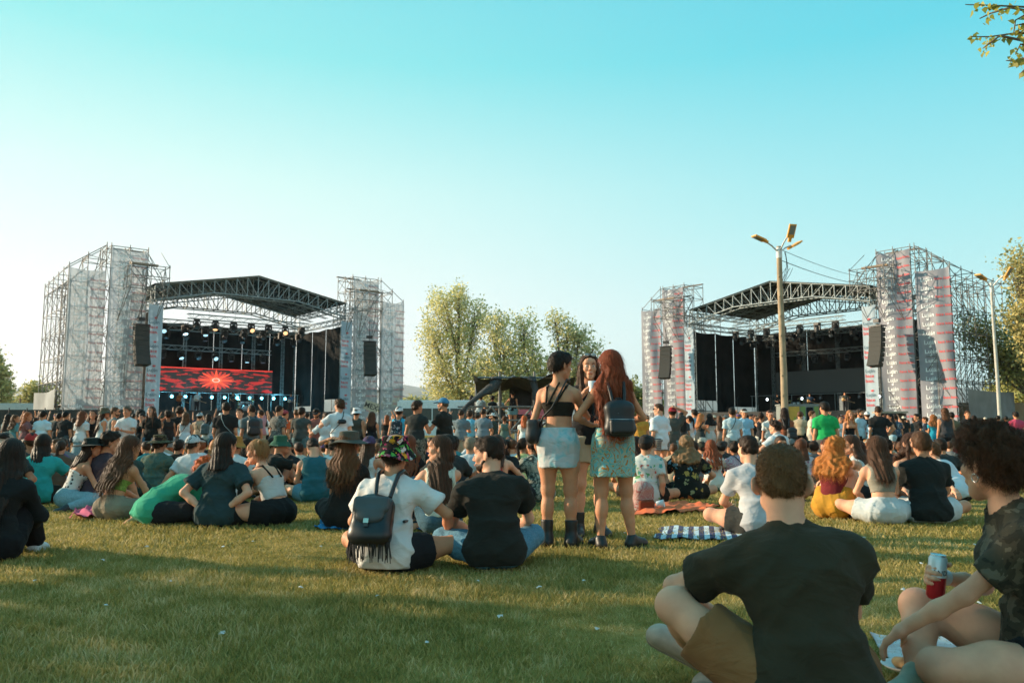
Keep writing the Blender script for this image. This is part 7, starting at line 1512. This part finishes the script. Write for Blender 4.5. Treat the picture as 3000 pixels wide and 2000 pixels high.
std(2052, 98, 62, 'blonde woman in a black top and cream shorts typing on a phone', ('vest', (.04, .05, .05)), ('shorts', (.55, .55, .48)), ('long', (.42, .20, .09), .14), arms='phone', ht=1.64, hp=12)
std(2082, 90, -10, 'curly dark haired woman in an off white dress', ('dress', (.48, .47, .45)), None, ('curlylong', (.012, .010, .010), .05), ht=1.64)
std(2110, 84, 0, 'woman with long brown hair and a beige top', ('vest', (.32, .24, .20)), ('trousers', (.28, .22, .19)), ('long', (.08, .045, .03), .26), ht=1.62)
r, J, M = std(2148, 108, 2, 'man in a pale blue t-shirt with a black strap and grey shorts', ('tee', (.42, .54, .58)), ('shorts', (.14, .15, .15)), ('short', (.02, .015, .012)), sex='m', ht=1.76, armR='downf')
sling(J, M, plain('black bag', (.014, .014, .015), .6), -1, 'black strap across the pale blue t-shirt before the right stage', None, 'bag_strap', 'strap')
r, J, M = std(2188, 92, 0, 'woman in an orange top with a small teal backpack', ('vest', (.55, .12, .04)), ('shorts', ('denim', (.24, .40, .46))), ('bun', SKD), ht=1.66)
backpack(J, M, plain('teal nylon', (.03, .08, .09), .7, 0, .2, 9), 'small dark teal backpack on the woman in orange', .10, .14, .06, kind='drape', h_=.016)
std(2182, 96, 185, 'man in a white cap and sunny blue shirt behind the orange top', ('tee', (.28, .50, .66)), SHB, ('short', DBR), sex='m', hat=('cap', (.55, .5, .42)), ht=1.78)
std(2212, 88, 160, 'woman in black with sunglasses laughing', ('tee', (.03, .03, .03)), SHB, ('long', (.07, .03, .02), .2), glasses=1, ht=1.62)
std(2232, 94, 20, 'woman with a high dark bun and black sleeveless top', ('vest', (.03, .03, .032)), ('shorts', (.5, .48, .42)), ('bun', DBR), bunpos=(0, -.04, .13), ht=1.68, armL='mouth')
r, J, M = std(2258, 108, 186, 'woman in a salmon cap and white printed t-shirt', ('tee', (.60, .62, .60)), SHB, ('short', DBR), hat=('cap', (.62, .30, .20)), ht=1.68, armR='down')
r, J, M = std(2302, 112, 8, 'woman with long black hair and a rust and grey top before the kiosk', ('tee', (.30, .10, .05)), ('trousers', (.10, .10, .10)), ('long', (.022, .012, .010), .26), ht=1.74)
backpack(J, M, plain('black nylon', (.013, .014, .016), .5, 0, .2, 9), 'black shiny backpack slung on the woman before the kiosk', .12, .16, .07, x=.12, z=-.38, kind='drape', h_=.016)
std(2422, 143, 6, 'man in a bright green t-shirt walking with his back to the camera', ('tee', (.020, .36, .10)), ('shorts', (.10, .11, .10)), ('short', (.015, .012, .010)), sex='m', ht=1.70, hat=None, big=1.12, slv=.006, hy=-20, armL='down', armR='down', skin=1)
r, J, M = std(2462, 92, 170, 'girl with dark hair in a white t-shirt with a thin strap', ('tee', (.55, .60, .62)), ('shorts', ('denim', (.26, .40, .46))), ('long', SKD, .15), ht=1.60)
std(2492, 104, 178, 'woman with long fair hair, black bandeau and light denim skirt', ('tube', (.015, .015, .016)), ('skirt', ('denim', (.34, .48, .54))), ('long', (.34, .18, .08), .22), front=(-1, 1), band=(.12, .32), ht=1.70, skin=1)
std(2520, 96, 150, 'man with a beard and pale blue t-shirt behind the patterned top', ('tee', (.36, .50, .56)), SHB, ('short', SKD), sex='m', beard=1, ht=1.78)
std(2530, 90, 0, 'woman with curly dark hair in a purple patterned top', ('tee', ('floral', (.15, .10, .16), (.45, .3, .4), (.1, .2, .3), (.5, .4, .4))), ('shorts', DENIM), ('wavy', (.04, .02, .018), .2), ht=1.56)
std(2562, 98, 35, 'boy in a sky blue and white striped football shirt bowing', ('tee', ('vstripes', (.62, .68, .72), (.14, .42, .62))), ('trousers', (.06, .12, .16)), ('short', (.012, .010, .010)), sex='m', lean=26, curve=10, hp=20, ht=1.70)
std(2578, 104, 10, 'man in black with sunglasses on his head beside the striped football shirt', ('tee', (.022, .022, .022)), SHB, ('fade', DBR), sex='m', ht=1.82, armR='hip')
std(2600, 82, -60, 'woman in a red shirt near the dark booth', ('tee', (.45, .05, .04)), SHB, ('bob', (.04, .02, .015)), arms='front', ht=1.66)
std(2614, 84, -75, 'woman with long black hair, grey vest and tiny denim shorts by the booth', ('vest', (.10, .09, .08)), ('mini', ('denim', (.34, .48, .54))), ('long', (.010, .008, .008), .22), arms='front', ht=1.68)
std(2626, 78, 0, 'person in a blue flower shirt beside the booth', ('tee', ('floral', (.05, .08, .12), (.3, .4, .5), (.4, .4, .4))), TRB, ('short', SKD), sex='m', ht=1.7)
std(2692, 76, -85, 'man in black walking left below the lettered banners', ('tee', (.018, .018, .018)), TRB, ('short', SKD), sex='m', pose='walk', ht=1.72)
std(2716, 72, -60, 'boy in dark blue below the lettered banners', ('tee', (.02, .03, .05)), TRB, ('short', BRN), sex='m', ht=1.62)
std(2738, 84, 5, 'woman with a big curly auburn mane and a bright blue dress', ('dress', (.02, .26, .38)), None, ('curlylong', (.26, .12, .05), .10), ht=1.64, hem=-.6)
std(2774, 94, 4, 'broad man in a dark waistcoat with a blue bag', ('tank', (.05, .05, .055)), TRB, ('bob', (.08, .04, .02)), sex='m', ht=1.82, big=1.15)
std(2792, 84, 20, 'man in an olive jacket right of the waistcoat', ('long', (.16, .13, .08)), TRB, ('short', SKD), sex='m', ht=1.74)
std(2838, 82, 195, 'man in a black t-shirt and white shorts walking towards the camera', ('tee', (.018, .018, .019)), ('shorts', (.58, .56, .55)), ('short', BRN), sex='m', pose='walk', ht=1.80, skin=1)
std(2856, 78, 60, 'woman in a black sleeveless top and lilac skirt', ('vest', (.02, .018, .018)), ('skirt', (.36, .34, .48)), ('long', DBR, .12), ht=1.66, skin=1)
r, J, M = std(2982, 80, 4, 'man in a pink shirt walking along the plywood wall', ('tee', (.55, .07, .13)), TRB, ('short', SKD), sex='m', pose='walk', ht=1.78)
# smaller props on the lawn
def cloth_on_ground(name, cat, pts, mat, label, amp=.012, h=.02, nu=40, nv=20, seed=1):
    """a cloth lying on the grass inside a quadrilateral of ground points"""
    r = np.random.default_rng(seed); ph = r.random(8) * 6; A, B_, C_, D_ = [np.array(p) for p in pts]; V = []
    for j in range(nv + 1):
        for i in range(nu + 1):
            a, c = i / nu, j / nv; p = (A * (1 - a) + B_ * a) * (1 - c) + (D_ * (1 - a) + C_ * a) * c
            p = p + (np.array((sin(c * 9 + ph[0]), sin(a * 11 + ph[1]))) * .02)
            w = amp * (sin(a * 19 + 3 * sin(c * 5 + ph[2])) + sin(c * 13 + a * 7 + ph[3]) * .7 + .5 * sin(a * 41 + c * 17 + ph[4])); e = min(a, 1 - a, c, 1 - c) * 8
            V.append((p[0], p[1], gz(p[0], p[1]) + h + max(w, -.008) + .006 * min(1, e)))
    F = [(j * (nu + 1) + i, j * (nu + 1) + i + 1, (j + 1) * (nu + 1) + i + 1, (j + 1) * (nu + 1) + i) for j in range(nv) for i in range(nu)]
    V, F = join([(np.array(V, np.float32), np.array(F)), (np.array(V, np.float32) - (0, 0, .006), np.array(F)[:, ::-1])]); return link(name, npmesh(name, V, F), None, mat, label=label, cat=cat)
def gp(px, py):                                  # ground point under a pixel
    y = 6.0
    for _ in range(12):
        a = math.tan(PITCH + math.atan((1000.0 - py) / FPX)); y = (gz(0, y) + .03 - CAMH) / a
    return (xat(px, y, gz(0, y)), y)
def stripe_mat():
    def fn(t, p, out, L):
        co = coords(t); sx = N(t, 'ShaderNodeSeparateXYZ'); L(co, sx.inputs[0]); a = N(t, 'ShaderNodeMath', operation='MULTIPLY_ADD'); L(sx.outputs['X'], a.inputs[0]); a.inputs[1].default_value = 10.5; b_ = N(t, 'ShaderNodeMath', operation='MULTIPLY'); L(sx.outputs['Y'], b_.inputs[0]); b_.inputs[1].default_value = -2.4; L(b_.outputs[0], a.inputs[2])
        f = N(t, 'ShaderNodeMath', operation='FRACT'); L(a.outputs[0], f.inputs[0]); r = ramp(t, [(0, (.045, .045, .11)), (.5, (.50, .62, .68))], 'CONSTANT'); L(f.outputs[0], r.inputs[0]); L(r.outputs[0], p.inputs['Base Color']); p.inputs['Roughness'].default_value = .9
    return nodemat('stripes', fn)
cloth_on_ground('towel', 'towel', [gp(1918, 1575), gp(2190, 1578), gp(2215, 1540), gp(1935, 1542)], stripe_mat(), 'navy and white striped beach towel lying beside the man in pale grey', .006, .03)
cloth_on_ground('towel', 'towel', [gp(1850, 1508), gp(2050, 1498), gp(2112, 1484), gp(1905, 1466)], cloth((.75, .15, .05)), 'crumpled orange red cloth on the grass behind the striped towel', .016, .045, seed=3)
cloth_on_ground('jacket', 'jacket', [gp(205, 1518), gp(345, 1512), gp(330, 1492), gp(235, 1494)], cloth((.50, .10, .18)), 'crumpled pink jacket on the grass beside the bare backed woman', .022, .05, seed=4)
cloth_on_ground('mat', 'mat', [gp(868, 1463), gp(975, 1460), gp(962, 1452), gp(885, 1454)], cloth((.28, .20, .38)), 'purple mat under the man in the teal tank top', .004, .03, seed=5)
cloth_on_ground('mat', 'mat', [gp(921, 1544), gp(1110, 1546), gp(1100, 1522), gp(945, 1524)], cloth((.03, .24, .50)), 'bright blue sheet under the person with the grey hat', .012, .03, seed=6)
cloth_on_ground('mat', 'mat', [gp(1225, 1546), gp(1350, 1546), gp(1340, 1530), gp(1235, 1530)], cloth((.03, .20, .42)), 'blue sheet under the woman in the mint top', .010, .03, seed=7)
cloth_on_ground('mat', 'mat', [gp(2050, 1403), gp(2200, 1401), gp(2190, 1395), gp(2060, 1396)], cloth((.58, .33, .04)), 'yellow mat under the tropical shirt and the check shirt', .004, .03, seed=8)
cloth_on_ground('blanket', 'blanket', [(1.50, 2.85), (2.75, 2.85), (2.9, 3.70), (1.68, 3.92)], cloth(('blotch', (.50, .56, .60), (.58, .56, .56), (.50, .42, .42))), 'pale blanket with faded pink print under the woman at the right edge', .010, .02, 60, 40, 9)
def plate(x, y):
    root = empty('paper_plate', (x, y, .045), label='small white paper plate with a pastry on the pale blanket', cat='plate'); b = MB(); vs = []; n = 48
    b.lathe([(.001, .004), (.055, .004), (.085, .018), (.088, .018), (.06, .0), (.001, 0)], 40, None, False); b.build('dish', plain('paper', (.66, .66, .66), .8), root)
    V, F = iso([ell((-.015, 0, .025), (.035, .028, .022)), ell((.025, .01, .025), (.026, .03, .02)), ell((0, -.028, .022), (.03, .018, .016))], .005, .01, disp=wob(.003, 120, 3)); link('pastry', npmesh('pastry', V, F), root, plain('pastry', (.55, .30, .12), .6, 0, .4, 30))
plate(*(lambda q: q)((1.55, 3.28)))
x_, y_ = gp(2152, 1546); bottle(x_, y_, gz(x_, y_), 'clear sports bottle with a cream lid standing by the striped towel', clear, plain('cream', (.62, .50, .28), .5), .26, .036, sport=True)
x_, y_ = gp(2745, 1476); bottle(x_, y_, gz(x_, y_) + .12, 'red flask with a grey cap beside the white shorts', plain('red flask', (.45, .03, .03), .3), plain('flask cap', (.4, .42, .40), .5), .20, .05)
x_, y_ = gp(70, 1460); bottle(x_, y_, gz(x_, y_), 'large clear water bottle standing at the left edge', clear, plain('blue cap', (.1, .3, .5), .5), .36, .055)
x_, y_ = gp(1935, 1490); cup(Matrix.Identity(4), (x_, y_, gz(x_, y_) + .09), 'clear empty plastic cup lying on the orange red cloth', clear, .045, .09).rotation_euler = (radians(80), 0, radians(70))
x_, y_ = gp(1930, 1462); cup(Matrix.Identity(4), (x_, y_, gz(x_, y_) + .08), 'small pale tumbler on the grass beside the black patterned shirt', plain('pale cup', (.4, .5, .5), .3), .04, .10)
def ground_bag(px, py, label, mat, sz=(.17, .10, .20), rot=0, mat2=None, tip=0):
    x, y = gp(px, py); root = empty('backpack', (x, y, gz(x, y) + .01), radians(rot), label=label, cat='backpack'); V, F = iso([bx((0, 0, sz[2] * .9), (sz[0] * .9, sz[1], sz[2] * .9), .06), ell((0, 0, sz[2] * 1.7), (sz[0] * .7, sz[1] * .8, sz[2] * .4), None, .06), ell((0, 0, sz[2] * .35), (sz[0] * 1.05, sz[1] * 1.15, sz[2] * .4))], .012, .05, disp=wob(.008, 22, 3), clips=[((0, 0, 0), (0, 0, 1))]); link('pack', npmesh('pack', V, F), root, mat)
    V, F = iso([bx((0, -sz[1] * .95, sz[2] * .45), (sz[0] * .75, .04, sz[2] * .42), .03)], .012, .02, disp=wob(.005, 22, 4)); link('front_pocket', npmesh('pocket', V, F), root, mat2 or mat)
    for s in (-1, 1): b = MB(); b.path([(s * .05, sz[1] * .8, sz[2] * 1.7), (s * .08, sz[1] * 1.6, sz[2] * 1.2), (s * .09, sz[1] * 1.5, sz[2] * .6), (s * .08, sz[1], sz[2] * .15)], .012, 6); b.build('strap', mat2 or mat, root)
    return root
ground_bag(1884, 1494, 'backpack with a red, white and black woven pattern leaning on the orange cloth', cloth(('check', (.45, .42, .38), (.30, .04, .04))), (.13, .10, .17), 15, cloth((.20, .05, .025)))
ground_bag(105, 1472, 'black rucksack lying on the grass at left', cloth((.03, .035, .035)), (.20, .14, .10), 70)
ground_bag(2140 - 20, 1392, 'blue and white striped soft cooler between two seated people', cloth(('stripes', (.10, .38, .55), (.5, .58, .6))), (.14, .12, .20), 0)
# sheets of rubbish on the lawn
r_ = random.Random(12); scraps = []
for k in range(5):
    b = MB(); vs = [(cos(a) * r_.uniform(.4, .8), sin(a) * r_.uniform(.35, .8), r_.uniform(0, .35)) for a in np.linspace(0, 2 * pi, 8)[:-1]]; b.add([(x * .03, y * .03, z * .03) for x, y, z in vs] + [(0, 0, .014)], [(i, (i + 1) % 7, 7) for i in range(7)]); scraps.append(b.mesh('paper_scrap'))
for i, (px, py) in enumerate([(310, 1772), (648, 1855), (740, 1585), (655, 1601), (1465, 1805), (1105, 1745), (1710, 1700), (430, 1600), (880, 1720), (2855, 1595), (2530, 1575), (2645, 1725), (2870, 1765), (2200, 1640), (300, 1640), (1250, 1880), (1750, 1840), (1580, 1720), (2700, 1650), (100, 1700), (940, 1600), (500, 1700), (2590, 1880), (1400, 1700), (1830, 1560)]):
    x, y = gp(px, py); o = link('paper_scrap', scraps[i % 5], None, plain('paper scrap', (.60, .60, .58), .8), label='small white paper scrap lying in the grass', cat='litter', group='paper scraps on the lawn'); o.location = (x, y, gz(x, y) + .028); o.rotation_euler = (r_.uniform(-.3, .3), r_.uniform(-.3, .3), r_.uniform(0, 6)); o.scale = (r_.uniform(.5, 1.1),) * 3
# cardboard sign
v = at(1088, 1190, 46); root = empty('cardboard_sign', v, radians(-10), label='tilted cardboard sign with black capitals held above the crowd', cat='sign'); root.rotation_euler = (0, radians(20), radians(-10)); b = MB(); b.box((0, 0, 0), (.85, .02, .55)); b.build('board', plain('cardboard', (.42, .38, .30), .85), root); V, F = text_mesh('MEX', .42); P = np.stack([V[:, 0] - V[:, 0].max() / 2, np.full(len(V), -.014), V[:, 1] - .14], 1); link('lettering', npmesh('lettering', P, F, False), root, plain('dark print', (.03, .03, .03), .7), kind='stuff'); b = MB(); b.tube((0, .02, -.2), (0, .02, -1.1), .02, 6); b.build('stick', wood, root)
# ---------------------------------------------------------------- the crowd further back: templates copied with their own colours
TP = {}; kids = {}; keepalive = []
def template(k, p):
    J, parts = buildperson(p, 0); TP[k] = [(n, me) for n, me, m in parts if not (n in ('eye', 'iris', 'eyebrow', 'lips'))]
HS = {'long': 'long hair', 'short': 'short hair', 'bun': 'hair in a bun', 'curly': 'curly hair', 'bob': 'chin length hair', 'pony': 'a ponytail'}
i_ = 0
for st, hr_, arm_, pose_, bt_ in (('f', 'long', 'down', 'stand', 'shorts'), ('f', 'bun', 'front', 'stand', 'shorts'), ('f', 'long', 'hip', 'stand', 'trousers'), ('f', 'pony', 'up', 'stand', 'skirt'), ('m', 'short', 'down', 'stand', 'long_shorts'), ('m', 'short', 'front', 'stand', 'trousers'), ('m', 'curly', 'down', 'stand', 'long_shorts'), ('m', 'short', 'up', 'stand', 'trousers'), ('m', 'short', 'fold', 'walk', 'trousers'), ('f', 'bob', 'downf', 'walk', 'shorts'),
                                 ('f', 'long', 'lap', 'cross', 'shorts'), ('f', 'bun', 'knee', 'knees', 'shorts'), ('f', 'curly', 'lap', 'cross', 'trousers'), ('m', 'short', 'knee', 'cross', 'shorts'), ('m', 'short', 'hug', 'knees', 'long_shorts'), ('m', 'curly', 'back', 'long', 'trousers'), ('f', 'bob', 'lap', 'cross', 'shorts'), ('f', 'pony', 'back', 'long', 'shorts')):
    for hat_ in (None, 'cap') if st == 'm' else (None,):
        template((pose_ in ('stand', 'walk'), i_), dict(sex=st, pose=pose_, arms=arm_, top=('tee' if i_ % 3 else 'tank', BLK), bot=(bt_, BLK), hair=(hr_, DBR, .22), hat=(hat_, BLK) if hat_ else None, seed=i_, lean=(0, 6, 3)[i_ % 3] if pose_ not in ('stand', 'walk') else 0, face=0)); TP[(pose_ in ('stand', 'walk'), i_)].append((st, hr_, hat_, bt_)); i_ += 1
COLS = [('black', (.022, .022, .022)), ('white', (.60, .63, .64)), ('grey', (.16, .17, .17)), ('pale blue', (.32, .46, .54)), ('teal', (.04, .22, .23)), ('dark green', (.03, .06, .045)), ('olive', (.12, .12, .06)), ('red', (.40, .04, .035)), ('orange', (.50, .16, .04)), ('beige', (.40, .32, .22)), ('navy', (.02, .035, .08)), ('pink', (.48, .24, .26)), ('charcoal', (.05, .055, .055)), ('cream', (.55, .50, .40)), ('brown', (.12, .07, .045)), ('violet', (.12, .07, .16))]
WT = [8, 11, 5, 5, 3, 2, 2, 2, 2, 4, 2, 2, 4, 4, 2, 1]
ZON = [(-300, 'at the far left before the black fence'), (235, 'below the left lettered banners'), (430, 'below the narrow banner left of the red star'), (500, 'below the left end of the star screen'), (640, 'below the right end of the star screen'), (790, 'before the open wing of the left stage'), (900, 'left of the tall curly haired man'), (1010, 'before the second narrow banner of the left stage'), (1080, 'below the banners right of the left stage'), (1170, 'before the white bus'), (1370, 'before the central scaffold'), (1560, 'behind the standing women'), (1850, 'left of the oversized white t-shirt'), (1950, 'below the left banners of the right stage'), (2040, 'before the black wing of the right stage'), (2150, 'near the pale blue t-shirt with a strap'), (2240, 'just left of the kiosk'), (2400, 'near the bright green t-shirt'), (2490, 'below the grey screen'), (2560, 'beside the dark booth'), (2680, 'below the right lettered banners'), (2790, 'before the plywood wall')]
HC = [('black', (.012, .010, .009)), ('dark', (.035, .02, .013)), ('brown', (.085, .045, .025)), ('fair', (.32, .19, .09)), ('reddish', (.20, .07, .03))]
USED = set(o.get('label') for o in PEOPLE); KS = {True: [k for k in TP if k[0]], False: [k for k in TP if not k[0]]}; CR = random.Random(21)
def crowd_person(px, y, standing, yaw, z=None, where=None, force=None):
    for _ in range(60):
        k = CR.choice(KS[standing]); sx, hr_, hat_, bt_ = TP[k][-1]; cn, c = CR.choices(COLS, WT)[0]; hn, hc = CR.choices(HC, (5, 6, 5, 2, 1))[0]; bn, bc = CR.choice([('black', (.02, .02, .022)), ('denim', (.12, .24, .32)), ('pale', (.42, .40, .36)), ('grey', (.10, .11, .11))])
        zone = where or [t for a, t in ZON if px >= a][-1]; tp_ = 'sleeveless top' if any(n == 'tank_top' for n, *_ in TP[k][:-1]) else 't-shirt'
        lab = f"{'cap wearer' if hat_ else ('woman' if sx == 'f' else 'man')} in {cn} {tp_}{'' if hat_ else ' with ' + hn + ' ' + HS[hr_].replace('hair in', 'hair in').replace(' hair', '') + ('' if 'ponytail' in HS[hr_] or 'bun' in HS[hr_] else ' hair')}, {'standing' if standing else 'seated'} {zone}".replace('hair in a bun', 'bun').replace('a ponytail', 'ponytail').replace('chin length', 'chin length')
        if len(lab.split()) > 16: lab = lab.replace('chin length', 'bobbed').replace(' with', ',') 
        if len(lab.split()) <= 16 and lab not in USED: break
    USED.add(lab); cm = {'person': skin(CR.choices((0, 1, 2), (4, 5, 3))[0]), 't_shirt': cloth(c), 'tank_top': cloth(c), 'hair': hairmat(hc), 'cap': cloth(CR.choice([x for _, x in COLS])), 'shoe': leather((.03, .03, .03))}; bm = cloth(bc)
    root = None; mine = []; ht = CR.uniform(.93, 1.06) * (.98 if sx == 'f' else 1.03); x = xat(px, y, .5)
    for n, me in TP[k][:-1]:
        m = cm.get(n, bm)
        if root is None: mine.append(link('person', me, None, m, label=lab, cat='person', group='people standing in the crowd' if standing else 'people sitting on the lawn further back')); root = mine[0]; root.location = (x, y, gz(x, y) if z is None else z); root.rotation_euler = (0, 0, radians(-yaw)); root.scale = (ht,) * 3; PEOPLE.append(root)
        else:
            if n == 'shoe' and not standing: continue
            mine.append(link(n, me, root, m, kind='stuff' if n == 'hair' else None))
    kids[id(root)] = mine; keepalive.append(root); return root
spots = [(p.location.x, p.location.y) for p in PEOPLE]
def free(x, y, r): return all((x - a) ** 2 + (y - b) ** 2 > r * r for a, b in spots)
def fill(n, standing, px0, px1, y0, y1, r, pw=1.0):
    k = 0; t = 0
    while k < n and t < n * 40:
        t += 1; y = y0 + (y1 - y0) * CR.random() ** pw; px = CR.uniform(px0, px1); x = xat(px, y, .5)
        if not free(x, y, r): continue
        st = RST if px > 1800 else LST; c = st.translation; yaw = math.degrees(math.atan2(c.x - x, c.y - y)) + CR.gauss(0, 32)
        if CR.random() < .13: yaw += CR.uniform(90, 270)
        crowd_person(px, y, standing, yaw); spots.append((x, y)); k += 1
PL = []
def crowd_person_later(*a): PL.append(a)
_cp = crowd_person; crowd_person = crowd_person_later
fill(14, False, -20, 1180, 12.5, 17, .7); fill(46, False, -20, 1180, 15, 24, .55); fill(18, False, 1180, 1600, 14, 24, .55); fill(46, False, 1850, 2980, 15, 25, .55)
fill(40, True, 20, 1190, 28, 40, .66); fill(44, True, 20, 1190, 40, 60, .75); fill(8, True, 1190, 1640, 34, 50, .9); fill(34, True, 1840, 2660, 28, 42, .66); fill(34, True, 1840, 2660, 42, 60, .75); fill(10, True, 2560, 2960, 34, 56, .9)
crowd_person = _cp; PL.sort(key=lambda a: (1 if a[2] else .45) * -1 / a[1]); KEEP = 300 - len(PEOPLE) - 8
for a in PL[:KEEP]: crowd_person(*a)
# those past the limit, the smallest in view, are joined into one mass
far = []; n_before = len(PEOPLE)
for a in PL[KEEP:]:
    far.append(crowd_person(*a))
Vs = []; Fs = []; MI = []; slots = []; base = 0
for r in far:
    MW_ = Matrix.Translation(r.location) @ r.rotation_euler.to_matrix().to_4x4() @ Matrix.Scale(r.scale[0], 4)
    for o in kids[id(r)]:
        me = o.data; v = np.empty(len(me.vertices) * 3, np.float32); me.vertices.foreach_get('co', v); v = v.reshape(-1, 3) @ np.array(MW_.to_3x3()).T + np.array(MW_.translation)
        f = np.empty(len(me.loops), np.int32); me.loops.foreach_get('vertex_index', f); m = o.material_slots[0].material
        if m not in slots: slots.append(m)
        Vs.append(v); Fs.append(f.reshape(-1, 4) + base); MI.append(np.full(len(f) // 4, slots.index(m), np.int32)); base += len(v)
    for o in kids[id(r)]: bpy.data.objects.remove(o)
if far:
    me = npmesh('crowd', np.concatenate(Vs), np.concatenate(Fs)); [me.materials.append(m) for m in slots]; me.polygons.foreach_set('material_index', np.concatenate(MI)); link('crowd', me, kind='stuff', label='dense mass of people standing far off before the stages', cat='crowd')
del PEOPLE[n_before:]
# musicians
def guitar(root, label, c):
    o = empty('guitar', label=label, cat='guitar'); o.matrix_world = Matrix.Translation(root.location) @ root.rotation_euler.to_matrix().to_4x4() @ Matrix.Translation((.02, .20, 1.02)) @ Matrix.Rotation(radians(-18), 4, 'Y'); b = MB()
    b.lathe([(.001, -.03), (.17, -.03), (.17, .03), (.001, .03)], 14, Matrix.Translation((.12, 0, 0)) @ Matrix.Rotation(pi / 2, 4, 'X'), False); b.build('body', plain('guitar body', c, .3), o); b = MB(); b.box((-.40, 0, 0), (.75, .03, .05)); b.box((-.82, 0, 0), (.14, .03, .08)); b.build('neck', plain('guitar neck', (.30, .17, .08), .5), o)
for M_, s_, nm_, lst in ((LST, -1, 'left stage', [(.21, 4, (.55, .62, .64), 'white', 1), (.02, 4.5, (.05, .07, .08), 'dark', 0), (-.26, 3, (.05, .12, .22), 'blue', 1), (.27, 5.5, (.35, .12, .05), 'rust', 1)]), (RST, 1, 'right stage', [(-.12, 4, (.02, .02, .02), 'black', 0), (.04, 5, (.06, .10, .16), 'navy', 1), (.28, 3.5, (.10, .09, .07), 'brown', 1), (.22, 5.5, (.40, .48, .52), 'pale', 0)])):
    for u, v, c, cn, gt in lst:
        u = u * s_; w = M_ @ Vector((u * 18.5, v, 2.3)); n0 = math.degrees(math.atan2(-w.x, -w.y)); J, parts = buildperson(dict(sex='m', pose='stand', armL=((.40, .24, -.24), (1, 0, -.5), (0, 0, 1), 40) if gt else 'front', armR=((.02, .24, -.42), (1, -.2, -.3), (0, -1, 0), 40), top=('tee', c), bot=('trousers', (.03, .03, .035)), hair=('short', DBR), seed=4), 0)
        r = put(parts, 0, w.y, n0, 1.75, f'musician in a {cn} shirt {"playing guitar" if gt else "standing"} on the {nm_}', 'musicians on the stages', w.z, (w.x,))
        if gt: guitar(r, f'guitar held by the musician in the {cn} shirt on the {nm_}', {'white': (.6, .6, .55), 'blue': (.5, .5, .45), 'rust': (.5, .12, .03), 'navy': (.45, .25, .08), 'brown': (.55, .3, .1)}[cn])
